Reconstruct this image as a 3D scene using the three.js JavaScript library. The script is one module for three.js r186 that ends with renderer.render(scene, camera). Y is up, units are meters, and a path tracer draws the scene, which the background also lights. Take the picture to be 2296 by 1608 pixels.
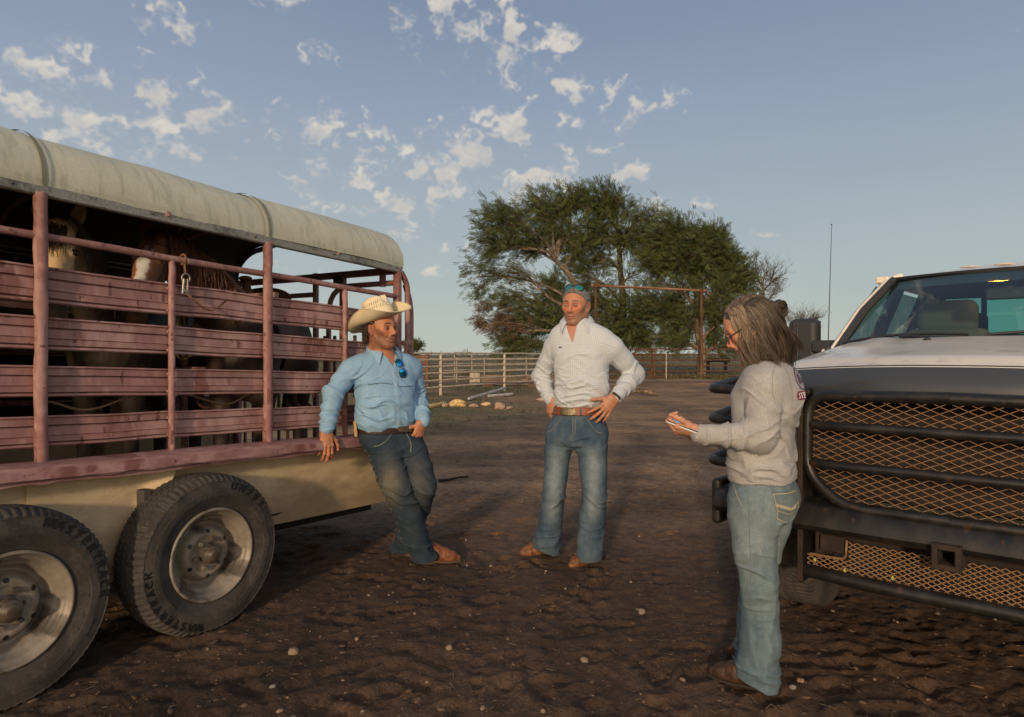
import * as THREE from 'three';
import { mergeGeometries, mergeVertices, toCreasedNormals } from 'three/addons/utils/BufferGeometryUtils.js';
import { RoundedBoxGeometry } from 'three/addons/geometries/RoundedBoxGeometry.js';
import { TextGeometry } from 'three/addons/geometries/TextGeometry.js';
import { FontLoader } from 'three/addons/loaders/FontLoader.js';

// ------------------------------------------------------------------ camera, sky, sun, exposure
const scene = new THREE.Scene();
const FPX = 1530, CXP = 1148, HYP = 796, EYE = 1.37;          // focal length and horizon of the photograph, in its 2296 x 1608 units
const camera = new THREE.PerspectiveCamera(2 * Math.atan(804 / FPX) * 180 / Math.PI, 2296 / 1608, 0.05, 6000);
camera.position.set(0, EYE, 0);
camera.setViewOffset(2296, 1608, 0, 8, 2296, 1608);
const renderer = new THREE.WebGLRenderer();
renderer.toneMapping = THREE.LinearToneMapping;
renderer.toneMappingExposure = 1.0;
renderer.shadowMap.enabled = true;

const V = (x, y, z) => new THREE.Vector3(x, y, z);
const at = (px, py, d) => V((px - CXP) / FPX * d, EYE - (py - HYP) / FPX * d, -d);   // where a ray through the photo reaches a depth
const ground = (px, py) => { const d = EYE * FPX / (py - HYP); return V((px - CXP) / FPX * d, 0, -d); };
const srgb = (r, g, b) => new THREE.Color().setRGB(r / 255, g / 255, b / 255, THREE.SRGBColorSpace);
const lin = (r, g, b) => new THREE.Color(r, g, b);
const clamp = (x, a, b) => x < a ? a : x > b ? b : x;
const mix = (a, b, t) => a + (b - a) * t;
const sstep = (a, b, x) => { const t = clamp((x - a) / (b - a), 0, 1); return t * t * (3 - 2 * t); };
function rng(seed) { let s = seed >>> 0; return () => { s = (s + 0x6d2b79f5) | 0; let t = Math.imul(s ^ (s >>> 15), 1 | s); t = (t + Math.imul(t ^ (t >>> 7), 61 | t)) ^ t; return ((t ^ (t >>> 14)) >>> 0) / 4294967296; }; }
// lattice noise, -1 .. 1
const LAT = new Float32Array(4096); { const r = rng(11); for (let i = 0; i < 4096; i++) LAT[i] = r() * 2 - 1; }
const lat = (x, y, z) => LAT[(Math.imul(x, 73856093) ^ Math.imul(y, 19349663) ^ Math.imul(z, 83492791)) >>> 7 & 4095];
function n3(x, y, z) {
  const ix = Math.floor(x), iy = Math.floor(y), iz = Math.floor(z); let fx = x - ix, fy = y - iy, fz = z - iz;
  fx = fx * fx * (3 - 2 * fx); fy = fy * fy * (3 - 2 * fy); fz = fz * fz * (3 - 2 * fz);
  const a = mix(mix(lat(ix, iy, iz), lat(ix + 1, iy, iz), fx), mix(lat(ix, iy + 1, iz), lat(ix + 1, iy + 1, iz), fx), fy);
  const b = mix(mix(lat(ix, iy, iz + 1), lat(ix + 1, iy, iz + 1), fx), mix(lat(ix, iy + 1, iz + 1), lat(ix + 1, iy + 1, iz + 1), fx), fy);
  return mix(a, b, fz);
}
function n2(x, y) {
  const ix = Math.floor(x), iy = Math.floor(y); let fx = x - ix, fy = y - iy;
  fx = fx * fx * (3 - 2 * fx); fy = fy * fy * (3 - 2 * fy);
  return mix(mix(lat(ix, iy, 5), lat(ix + 1, iy, 5), fx), mix(lat(ix, iy + 1, 5), lat(ix + 1, iy + 1, 5), fx), fy);
}
function fbm2(x, y, o) { let s = 0, a = 0.5; for (let i = 0; i < o; i++) { s += a * n2(x, y); x = x * 2.03 + 17.3; y = y * 2.03 - 9.1; a *= 0.5; } return s; }
function fbm3(x, y, z, o) { let s = 0, a = 0.5; for (let i = 0; i < o; i++) { s += a * n3(x, y, z); x = x * 2.03 + 17.3; y = y * 2.03 - 9.1; z = z * 2.03 + 4.7; a *= 0.5; } return s; }

const SUN_AZ = 14 * Math.PI / 180, SUN_EL = 12 * Math.PI / 180;      // low behind the camera's left shoulder
const SUN_DIR = V(-Math.sin(SUN_AZ) * Math.cos(SUN_EL), Math.sin(SUN_EL), Math.cos(SUN_AZ) * Math.cos(SUN_EL));
// the sky: late light, blue above a pale horizon, small broken clouds in drifts
function makeSky() {
  const SW = 4096, SH = 2048, data = new Float32Array(SW * SH * 4);
  const stops = [[-90, 150, 168, 176], [0, 185, 191, 181], [3, 181, 190, 184], [8, 170, 182, 186], [14, 158, 172, 184], [20, 143, 159, 181], [27, 127, 144, 169], [40, 121, 139, 163], [60, 110, 128, 153], [90, 102, 121, 147]].map(([e, r, g, b]) => { const c = srgb(r, g, b); return [e, c.r, c.g, c.b]; });
  // clouds: direction (through photo coordinates or azimuth and elevation) and angular half sizes in degrees
  const blobs = [];
  const dirOf = (px, py) => V((px - CXP) / FPX, -(py - HYP) / FPX, -1).normalize();
  const add = (d, sx, sy, gain, warm, turn = 0) => {
    const r = V(-d.z, 0, d.x).normalize(), u = V().crossVectors(r, d).normalize(), cs = Math.cos(turn), sn = Math.sin(turn);
    blobs.push({ d, r: r.clone().multiplyScalar(cs).addScaledVector(u, sn), u: u.clone().multiplyScalar(cs).addScaledVector(r, -sn), sx, sy, gain, cosm: Math.cos(Math.max(sx, sy) * 1.9), warm });
  };
  const PX = 1 / FPX;
  for (const [x, y, a, b, g, t] of [[1000, 35, 78, 80, 1.2, -.2], [1130, 75, 78, 92, 1.25, .3], [1245, 132, 58, 62, 1.05, .5], [1285, 208, 70, 34, 1, 0], [1400, 212, 60, 30, .8, -.2], [1135, 188, 24, 20, .9, 0], [1135, 280, 92, 62, 1.15, .5], [1050, 335, 118, 58, 1.2, .3], [985, 385, 112, 44, 1.15, .1], [1240, 385, 88, 42, 1.1, .2], [1165, 415, 62, 44, 1, .4], [1330, 300, 62, 58, .95, .7], [1410, 262, 34, 30, .85, .3], [1395, 385, 48, 26, 1, .1], [1440, 388, 36, 20, .9, 0], [720, 288, 82, 52, 1.1, 0], [700, 380, 50, 36, 1, .2], [345, 205, 165, 50, 1.1, -.12], [440, 215, 80, 44, 1.1, -.2], [255, 140, 80, 30, .55, -.2], [30, 125, 74, 40, .9, -.3], [100, 250, 130, 34, .8, -.25], [185, 270, 46, 24, .85, -.2], [330, 280, 56, 36, .9, -.2], [400, 340, 90, 28, 1, -.12], [180, 322, 80, 20, .9, -.1], [815, 318, 46, 34, .9, .1], [872, 325, 42, 22, .95, 0], [800, 398, 28, 26, .9, 0], [850, 478, 70, 40, .85, 0], [900, 530, 58, 30, 1, -.1], [1020, 555, 54, 18, 1, 0], [880, 440, 60, 40, .75, .1], [970, 440, 80, 30, .8, 0], [1300, 425, 70, 26, .8, .1], [1490, 458, 44, 14, .8, .1], [1550, 458, 40, 14, .85, 0], [1725, 528, 48, 12, .95, 0], [1800, 512, 40, 10, .5, .2], [372, 46, 46, 30, .95, -.2], [440, 55, 20, 22, .9, -.4], [716, 130, 34, 26, .6, -.4], [650, 4, 60, 16, .8, 0], [950, 608, 60, 10, .7, 0], [1020, 602, 50, 10, .6, 0], [690, 590, 60, 22, .75, 0], [1110, 330, 62, 34, .95, 0], [1000, 300, 60, 30, .8, .3], [1470, 225, 60, 30, .6, -.1], [1900, 770, 300, 18, .35, 0], [830, 470, 120, 60, .5, 0]]) add(dirOf(x, y), a * PX * .82, b * PX * .80, g * .93, 1, t);
  const r = rng(77);
  for (let i = 0; i < 130; i++) {                                 // the same broken drifts all the way round, out of the camera's view
    const az = r() * Math.PI * 2, el = (4 + Math.pow(r(), 0.8) * 66) * Math.PI / 180, d = V(Math.sin(az) * Math.cos(el), Math.sin(el), -Math.cos(az) * Math.cos(el));
    const px = d.z < 0 ? CXP + FPX * d.x / -d.z : 1e5, py = d.z < 0 ? HYP - FPX * d.y / -d.z : 1e5;
    if (px > -250 && px < 2550 && py > -250) continue;
    const s = (0.02 + 0.05 * r()) * (0.5 + Math.sin(el)); add(d, s * (1.2 + r()), s * 0.75, 0.8 + 0.4 * r(), 1, (r() - .5) * .6);
  }
  const q = V();
  for (let y = SH / 2 - 2; y < SH; y++) {
    const el = ((y + 0.5) / SH - 0.5) * Math.PI, e = el * 180 / Math.PI, ce = Math.cos(el), se = Math.sin(el);
    let k = 0; while (k < stops.length - 2 && stops[k + 1][0] < e) k++;
    const s0 = stops[k], s1 = stops[k + 1], t = clamp((e - s0[0]) / (s1[0] - s0[0]), 0, 1);
    const near = blobs.filter((b) => Math.abs(Math.asin(b.d.y) - el) < Math.max(b.sx, b.sy) * 1.9);
    for (let x = 0; x < SW; x++) {
      const az = ((x + 0.5) / SW - 0.5) * 2 * Math.PI; q.set(Math.cos(az) * ce, se, Math.sin(az) * ce);
      const hz = fbm2(az * 3 + 40, e * 0.22, 3) * 0.035;             // thin uneven veil
      let R = mix(s0[1], s1[1], t) * (1 + hz * 1.4), G = mix(s0[2], s1[2], t) * (1 + hz), B = mix(s0[3], s1[3], t) * (1 + hz * 0.6);
      { const a = Math.acos(clamp(q.dot(SUN_DIR), -1, 1)), lo = Math.exp(-Math.max(0, e) / 38), g = (1.5 * Math.exp(-((a / 0.52) ** 2)) + 0.80 * Math.exp(-((a / 1.10) ** 2))) * lo; R += g; G += g * 0.66; B += g * 0.38; }   // the glow round the low sun, behind the camera
      let w = 0, up = 0;
      for (const b of near) {
        const c = q.dot(b.d); if (c < b.cosm) continue;
        const u = q.dot(b.r) / b.sx, v = q.dot(b.u) / b.sy, d2 = u * u + v * v; if (d2 > 3.2) continue;
        const g = Math.exp(-d2 * 1.15) * b.gain; w += g; up += g * v;
      }
      if (w > 0.03) {
        up /= w;
        const sx = az * 44, sy = e * 1.02;
        const wx = fbm2(sx * 1.3 + 3, sy * 1.3, 3) * 1.1, wy = fbm2(sx * 1.3 - 8, sy * 1.3 + 5, 3) * 0.9;
        const n = fbm2(sx + wx, sy + wy, 6) * 1.15 + 0.18 * fbm2(sx * 5.1 + wy * 3, sy * 5.1, 4);
        const ww = Math.min(w, 1.05), dens = ww * 0.66 + n * 1.25 - 0.50;
        const a = sstep(-0.04, 0.66, dens) * 0.93, veil = sstep(-0.32, 0.3, dens) * 0.15;
        const thick = sstep(0.15, 0.75, dens), sh = clamp(0.62 + 0.35 * up + 0.9 * n - 0.35 * thick, 0, 1);
        const cr = mix(0.37, 0.70, sh), cg = mix(0.39, 0.655, sh), cb = mix(0.43, 0.585, sh), A = a + veil * (1 - a);
        R = mix(R, cr, A); G = mix(G, cg, A); B = mix(B, cb, A);
      }
      const o = (y * SW + x) * 4; data[o] = R; data[o + 1] = G; data[o + 2] = B; data[o + 3] = 1;
    }
  }
  for (let y = 0; y < SH / 2 - 2; y++) for (let x = 0; x < SW; x++) { const o = (y * SW + x) * 4; data[o] = 0.11; data[o + 1] = 0.085; data[o + 2] = 0.065; data[o + 3] = 1; }
  const tex = new THREE.DataTexture(data, SW, SH, THREE.RGBAFormat, THREE.FloatType);
  tex.mapping = THREE.EquirectangularReflectionMapping; tex.magFilter = THREE.LinearFilter; tex.needsUpdate = true;
  scene.background = tex; scene.environment = tex;
}
makeSky();
const sun = new THREE.DirectionalLight(lin(1, 0.76, 0.50), 2.2);
sun.position.copy(SUN_DIR).multiplyScalar(60);
sun.castShadow = true; sun.shadow.radius = 6; sun.shadow.mapSize.set(4096, 4096);
Object.assign(sun.shadow.camera, { left: -30, right: 30, top: 30, bottom: -30, near: 1, far: 160 });
scene.add(sun, sun.target);

// ------------------------------------------------------------------ naming, tagging, small builders
const taken = new Map();
function numbered(name) { const n = taken.get(name) ?? 0; taken.set(name, n + 1); return n ? name + '_' + String(n).padStart(3, '0') : name; }
function thing(name, label, category, pos = [0, 0, 0], turn = 0, group) {
  const o = new THREE.Group(); o.name = numbered(name); o.position.set(...pos); o.rotation.y = turn; scene.add(o);
  o.userData = { label, category }; if (group) o.userData.group = group; return o;
}
function part(parent, name, geo, mat, label) {
  const g = Array.isArray(geo) ? merge(geo) : geo, m = new THREE.Mesh(g, mat); m.name = name; m.castShadow = m.receiveShadow = true;
  if (label) m.userData.label = label; parent.add(m); return m;
}
function solo(name, label, category, geo, mat, pos = [0, 0, 0], turn = 0, group) {
  const m = part(scene, numbered(name), geo, mat); m.position.set(...pos); m.rotation.y = turn; m.userData = { label, category }; if (group) m.userData.group = group; return m;
}
function struct(name, geo, mat) { const m = part(scene, name, geo, mat); m.userData.kind = 'structure'; return m; }
function merge(list) {
  const any = list.some((g) => g.index), col = list.some((g) => g.attributes.color);
  const out = mergeGeometries(list.map((g) => {
    const k = any && !g.index ? mergeVertices(g) : g.clone();
    for (const n of Object.keys(k.attributes)) if (!['position', 'normal', 'uv', 'color'].includes(n)) k.deleteAttribute(n);
    if (!k.attributes.normal) k.computeVertexNormals();
    if (!k.attributes.uv) k.setAttribute('uv', new THREE.BufferAttribute(new Float32Array(k.attributes.position.count * 2), 2));
    if (col && !k.attributes.color) k.setAttribute('color', new THREE.BufferAttribute(new Float32Array(k.attributes.position.count * 3).fill(1), 3));
    k.morphAttributes = {}; return k;
  })); return out;
}
function tint(g, c) { const n = g.attributes.position.count, a = new Float32Array(n * 3); for (let i = 0; i < n; i++) a.set([c.r, c.g, c.b], i * 3); g.setAttribute('color', new THREE.BufferAttribute(a, 3)); return g; }
const metreUV = (g, s = 1) => {                                       // box-projected texture coordinates in metres
  if (g.index) g = g.toNonIndexed(); const p = g.attributes.position, n = p.count, uv = new Float32Array(n * 2);
  const a = V(), b = V(), c = V(), nn = V();
  for (let i = 0; i < n; i += 3) {
    a.fromBufferAttribute(p, i); b.fromBufferAttribute(p, i + 1); c.fromBufferAttribute(p, i + 2);
    nn.crossVectors(b.clone().sub(a), c.clone().sub(a)); const x = Math.abs(nn.x), y = Math.abs(nn.y), z = Math.abs(nn.z);
    for (let k = 0; k < 3; k++) { const q = [a, b, c][k]; const u = x >= y && x >= z ? [q.z, q.y] : y >= z ? [q.x, q.z] : [q.x, q.y]; uv[(i + k) * 2] = u[0] * s; uv[(i + k) * 2 + 1] = u[1] * s; }
  }
  g.setAttribute('uv', new THREE.BufferAttribute(uv, 2)); return g;
};
const box = (w, h, d, x = 0, y = 0, z = 0, r = 0) => (r ? new RoundedBoxGeometry(w, h, d, 2, Math.min(r, w / 2.01, h / 2.01, d / 2.01)) : new THREE.BoxGeometry(w, h, d)).translate(x, y, z);
function rod(a, b, r0, r1 = r0, seg = 8) {
  const L = a.distanceTo(b), g = new THREE.CylinderGeometry(r1, r0, L, seg, 1), q = new THREE.Quaternion().setFromUnitVectors(V(0, 1, 0), b.clone().sub(a).normalize());
  return g.translate(0, L / 2, 0).applyQuaternion(q).translate(a.x, a.y, a.z);
}
function bar(a, b, w, h, up = V(0, 1, 0), r = 0) {                   // a box beam from a to b
  const L = a.distanceTo(b), z = b.clone().sub(a).normalize(), x = V().crossVectors(up, z).normalize(), y = V().crossVectors(z, x), m = new THREE.Matrix4().makeBasis(x, y, z);
  return (r ? new RoundedBoxGeometry(w, h, L, 2, r) : new THREE.BoxGeometry(w, h, L)).applyMatrix4(m).translate((a.x + b.x) / 2, (a.y + b.y) / 2, (a.z + b.z) / 2);
}
function tube(pts, r, seg = 24, rs = 8, closed = false) { return new THREE.TubeGeometry(new THREE.CatmullRomCurve3(pts, closed, 'centripetal'), seg, r, rs, closed); }
// pipe along a polyline with rounded corners
function pipe(pts, r, bend = 0.06, rs = 8) {
  const path = new THREE.CurvePath(); let p = pts[0].clone();
  for (let i = 1; i < pts.length; i++) {
    if (i < pts.length - 1) {
      const a = pts[i].clone().add(pts[i - 1].clone().sub(pts[i]).setLength(bend)), b = pts[i].clone().add(pts[i + 1].clone().sub(pts[i]).setLength(bend));
      path.add(new THREE.LineCurve3(p, a)); path.add(new THREE.QuadraticBezierCurve3(a, pts[i], b)); p = b;
    } else path.add(new THREE.LineCurve3(p, pts[i]));
  }
  const n = 2 + 8 * (pts.length - 2) * 2, P = [];                      // sample every piece evenly so that corners stay round
  for (const c of path.curves) { const k = c.isLineCurve3 ? 1 : 6; for (let i = 0; i < k; i++) P.push(c.getPoint(i / k)); } P.push(pts[pts.length - 1].clone());
  return sweep(P, () => r, rs);
}
// tube of varying radius along points, frames carried along
function sweep(P, rad, rs = 6, cap = true, flat = 1) {
  const n = P.length, pos = [], idx = [], uv = []; let N = null, L = 0;
  for (let i = 0; i < n; i++) {
    const T = (P[Math.min(i + 1, n - 1)].clone().sub(P[Math.max(i - 1, 0)])).normalize();
    if (!N) { N = Math.abs(T.y) < 0.9 ? V(0, 1, 0) : V(1, 0, 0); } N = N.clone().addScaledVector(T, -N.dot(T)).normalize(); const B = V().crossVectors(T, N);
    if (i) L += P[i].distanceTo(P[i - 1]); const r = rad(i / (n - 1), i);
    for (let k = 0; k <= rs; k++) { const a = k / rs * Math.PI * 2, c = Math.cos(a) * r * flat, s = Math.sin(a) * r; pos.push(P[i].x + N.x * c + B.x * s, P[i].y + N.y * c + B.y * s, P[i].z + N.z * c + B.z * s); uv.push(k / rs * r * 6.28, L); }
  }
  for (let i = 0; i < n - 1; i++) for (let k = 0; k < rs; k++) { const a = i * (rs + 1) + k, b = a + rs + 1; idx.push(a, a + 1, b, a + 1, b + 1, b); }
  if (cap) for (const [row, flip] of [[0, 1], [n - 1, 0]]) { const c = pos.length / 3; pos.push(P[row].x, P[row].y, P[row].z); uv.push(0, 0); for (let k = 0; k < rs; k++) { const a = row * (rs + 1) + k; flip ? idx.push(c, a + 1, a) : idx.push(c, a, a + 1); } }
  const g = new THREE.BufferGeometry(); g.setAttribute('position', new THREE.Float32BufferAttribute(pos, 3)); g.setAttribute('uv', new THREE.Float32BufferAttribute(uv, 2)); g.setIndex(idx); g.computeVertexNormals(); return g;
}
// a sheet over a grid of points, f(i, j) -> Vector3
function sheet(nu, nv, f, uvf) {
  const pos = [], uv = [], idx = [];
  for (let j = 0; j <= nv; j++) for (let i = 0; i <= nu; i++) { const p = f(i / nu, j / nv); pos.push(p.x, p.y, p.z); const t = uvf ? uvf(i / nu, j / nv, p) : [i / nu, j / nv]; uv.push(t[0], t[1]); }
  for (let j = 0; j < nv; j++) for (let i = 0; i < nu; i++) { const a = j * (nu + 1) + i, b = a + nu + 1; idx.push(a, a + 1, b, a + 1, b + 1, b); }
  const g = new THREE.BufferGeometry(); g.setAttribute('position', new THREE.Float32BufferAttribute(pos, 3)); g.setAttribute('uv', new THREE.Float32BufferAttribute(uv, 2)); g.setIndex(idx); g.computeVertexNormals(); return g;
}
// tiling noise texture: f(u, v, N) -> [r, g, b] 0..255 or a grey value
function texture(size, f, color = true, rep = 1) {
  const d = new Uint8Array(size * size * 4);
  for (let y = 0; y < size; y++) for (let x = 0; x < size; x++) { const c = f(x / size, y / size), o = (y * size + x) * 4; if (color) { d[o] = clamp(c[0], 0, 255); d[o + 1] = clamp(c[1], 0, 255); d[o + 2] = clamp(c[2], 0, 255); } else d[o] = d[o + 1] = d[o + 2] = clamp(c, 0, 255); d[o + 3] = 255; }
  const t = new THREE.DataTexture(d, size, size, THREE.RGBAFormat); t.wrapS = t.wrapT = THREE.RepeatWrapping; t.magFilter = THREE.LinearFilter; t.minFilter = THREE.LinearMipmapLinearFilter; t.generateMipmaps = true;
  if (color) t.colorSpace = THREE.SRGBColorSpace; t.repeat.set(rep, rep); t.needsUpdate = true; return t;
}
// noise that repeats every 1 in u and v, with `k` cells
function tn(u, v, k, seed = 0) {
  const x = u * k, y = v * k, ix = Math.floor(x), iy = Math.floor(y); let fx = x - ix, fy = y - iy; fx = fx * fx * (3 - 2 * fx); fy = fy * fy * (3 - 2 * fy);
  const L = (a, b) => lat(((a % k) + k) % k, ((b % k) + k) % k, seed + k);
  return mix(mix(L(ix, iy), L(ix + 1, iy), fx), mix(L(ix, iy + 1), L(ix + 1, iy + 1), fx), fy);
}
const tfbm = (u, v, k, o, seed = 0) => { let s = 0, a = 0.5; for (let i = 0; i < o; i++) { s += a * tn(u, v, k, seed + i * 7); k *= 2; a *= 0.5; } return s; };
const std = (o) => new THREE.MeshStandardMaterial({ roughness: 0.85, ...o });
// ------------------------------------------------------------------ ground
const prints = []; const PH = new Map();
{
  const r = rng(5);
  for (let i = 0; i < 1500; i++) {                                       // hoof and boot prints trodden into the yard
    const d = 2.1 + Math.pow(r(), 1.35) * 9, x = (r() - .5) * 1.9 * d + .2, hoof = r() < .62, boot = !hoof;
    const p = { x, z: -d, a: r() * 6.283, l: hoof ? .045 + .025 * r() : .12 + .03 * r(), w: hoof ? .04 + .02 * r() : .045 + .012 * r(), dep: (.005 + .009 * r()) * (d < 6 ? 1 : .75), boot };
    prints.push(p); const R = .3;
    for (let cx = Math.floor((x - R) / .4); cx <= Math.floor((x + R) / .4); cx++) for (let cz = Math.floor((-d - R) / .4); cz <= Math.floor((-d + R) / .4); cz++) { const k = cx * 4096 + cz; if (!PH.has(k)) PH.set(k, []); PH.get(k).push(p); }
  }
}
const grassiness = (x, z) => {                                            // 0 bare dirt, 1 green
  const far = sstep(-33, -44, z), n = fbm2(x * .23 + 3, z * .23, 4) * 1.6 + fbm2(x * 1.1, z * 1.1, 3) * .8;
  const strip = sstep(-9, -14, z) * sstep(2.2, -2.2, x - (-z - 14) * .12) * sstep(-70, -30, z);          // left of the track, up to the white fence
  return clamp(Math.max(far * (.8 + n * .5), strip * (.62 + n * .75), sstep(.55, .95, n) * .3 * sstep(-5, -8, z)), 0, 1);
};
function landHeight(x, z) {
  const d = Math.hypot(x, z); let h = 0;
  if (d < 60) {
    const near = sstep(28, 5, d);
    h += fbm2(x * .55 + 9, z * .55, 3) * .045 * sstep(60, 20, d);
    const wx = fbm2(x * 2.1, z * 2.1, 2) * .35, wz = fbm2(x * 2.1 + 31, z * 2.1 - 7, 2) * .35;
    const rid = 1 - Math.abs(n2((x + wx) * 4.6, (z + wz) * 5.2)) * 2.1, rid2 = 1 - Math.abs(n2((x - wz) * 11.5 + 9, (z + wx) * 12.5)) * 2.1;
    const patch = .45 + .55 * sstep(-.25, .3, fbm2(x * .9 + 50, z * .9, 2));
    h += near * (.35 + .65 * sstep(2.0, 4.2, d)) * patch * (rid * .0042 + rid2 * .0046 + fbm2(x * 27, z * 27, 3) * .0095);
    const L = PH.get(Math.floor(x / .4) * 4096 + Math.floor(z / .4));
    if (L) for (const p of L) {
      const dx = x - p.x, dz = z - p.z, c = Math.cos(p.a), s = Math.sin(p.a), u = (dx * c + dz * s) / p.l, v = (-dx * s + dz * c) / p.w, q = Math.sqrt(u * u + v * v);
      if (q > 2) continue;
      h += -p.dep * sstep(1.08, .72, q) * (p.boot ? 1 + .12 * Math.sin(u * 22) : 1 - .5 * sstep(.55, .1, Math.hypot(u + .35, v))) + p.dep * .55 * Math.exp(-((q - 1.25) ** 2) * 14);
    }
    // a low bank of pushed-up earth before the rusty fence
    h += .28 * Math.exp(-(((x - 6) / 6) ** 2) - (((z + 31) / 2.6) ** 2)) * (1 + .4 * fbm2(x, z, 3));
  } else h += fbm2(x * .012, z * .012, 3) * .5 * sstep(60, 400, d);
  return h;
}
const dirtMap = texture(1024, (u, v) => {
  const a = tfbm(u, v, 5, 6), b = tfbm(u, v, 34, 4, 3), c = tn(u, v, 190, 9), e = tn(u, v, 330, 4);
  let k = 222 + a * 58 + b * 50 + c * 22 + e * 12; const w = sstep(.72, .95, tn(u, v, 120, 21)) * 60; k -= sstep(.55, .9, tn(u, v, 96, 55)) * 48; const s = sstep(-.1, .5, a + b * .6);
  return [k + w + 3 * s, k * .985 + w * .9, k * .97 + w * .72 - 4 * s];
});
const dirtBump = texture(1024, (u, v) => 128 + tfbm(u, v, 22, 6, 13) * 120 + sstep(.6, .9, tn(u, v, 80, 3)) * 50 - sstep(.6, .9, tn(u, v, 64, 31)) * 40, false);
dirtMap.repeat.set(1 / 1.7, 1 / 1.7); dirtBump.repeat.set(1 / 1.1, 1 / 1.1);
{
  const axis = (lo, hi, a, b, step, grow) => { const L = []; for (let t = a; t < b; t += step) L.push(t); L.push(b); let s = step, t = b; while (t < hi) { s *= grow; t += s; L.push(t); } s = step; t = a; while (t > lo) { s *= grow; t -= s; L.unshift(t); } return L; };
  const X = axis(-3500, 3500, -3.4, 3.8, .021, 1.075), Z = axis(-3500, 3000, -6.6, -2.1, .021, 1.03), nx = X.length, nz = Z.length;
  const pos = new Float32Array(nx * nz * 3), uv = new Float32Array(nx * nz * 2), col = new Float32Array(nx * nz * 3), idx = [];
  for (let j = 0; j < nz; j++) for (let i = 0; i < nx; i++) {
    const x = X[i], z = Z[j], o = j * nx + i, d = Math.hypot(x, z); pos[o * 3] = x; pos[o * 3 + 1] = landHeight(x, z); pos[o * 3 + 2] = z; uv[o * 2] = x; uv[o * 2 + 1] = z;
    const dry = clamp(sstep(3.2, 8.5, -z) + fbm2(x * .5, z * .5, 4) * .5, 0, 1) * (z < 0 ? 1 : 0), m = fbm2(x * .8 + 70, z * .8 + 3, 4), damp = sstep(.1, .45, fbm2(x * .7 - 20, z * 1.1, 4) + .12) * .35;  // dry: foreground darkening painted into the soil colour, dark near and pale far
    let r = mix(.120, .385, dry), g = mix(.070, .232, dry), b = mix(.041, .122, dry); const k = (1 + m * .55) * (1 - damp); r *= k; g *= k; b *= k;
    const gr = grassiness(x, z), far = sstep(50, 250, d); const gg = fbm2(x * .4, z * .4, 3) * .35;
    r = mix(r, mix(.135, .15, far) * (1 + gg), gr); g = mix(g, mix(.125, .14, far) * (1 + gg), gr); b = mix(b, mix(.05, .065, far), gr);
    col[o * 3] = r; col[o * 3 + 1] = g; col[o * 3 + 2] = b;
  }
  for (let j = 0; j < nz - 1; j++) for (let i = 0; i < nx - 1; i++) { const a = j * nx + i, b = a + nx; idx.push(a, b, a + 1, a + 1, b, b + 1); }
  const g = new THREE.BufferGeometry(); g.setAttribute('position', new THREE.BufferAttribute(pos, 3)); g.setAttribute('uv', new THREE.BufferAttribute(uv, 2)); g.setAttribute('color', new THREE.BufferAttribute(col, 3)); g.setIndex(idx); g.computeVertexNormals();
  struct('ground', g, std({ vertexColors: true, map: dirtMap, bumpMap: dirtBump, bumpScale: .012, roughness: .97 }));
}
// ------------------------------------------------------------------ pebbles, straw, grass
const stoneGeo = (seed, det = 1) => { const g = mergeVertices(new THREE.IcosahedronGeometry(1, det).deleteAttribute('uv').deleteAttribute('normal')), p = g.attributes.position, q = V(); for (let i = 0; i < p.count; i++) { q.fromBufferAttribute(p, i).normalize(); const k = 1 + n3(q.x * 1.6 + seed, q.y * 1.6, q.z * 1.6) * .38 + n3(q.x * 4 + seed, q.y * 4, q.z * 4) * .12; p.setXYZ(i, q.x * k, q.y * k * .72, q.z * k * .85); } g.computeVertexNormals(); return g; };
function scatter(name, geo, mat, n, place) {
  const im = new THREE.InstancedMesh(geo, mat, n), m = new THREE.Matrix4(), q = new THREE.Quaternion(), e = new THREE.Euler(); im.name = name; let k = 0;
  for (let i = 0; i < n; i++) { const t = place(i); if (!t) continue; e.set(t.rx ?? 0, t.ry ?? 0, t.rz ?? 0, 'YXZ'); m.compose(t.p, q.setFromEuler(e), t.s); im.setMatrixAt(k, m); im.setColorAt(k, t.c); k++; }
  im.count = k; im.castShadow = im.receiveShadow = true; return im;
}
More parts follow.
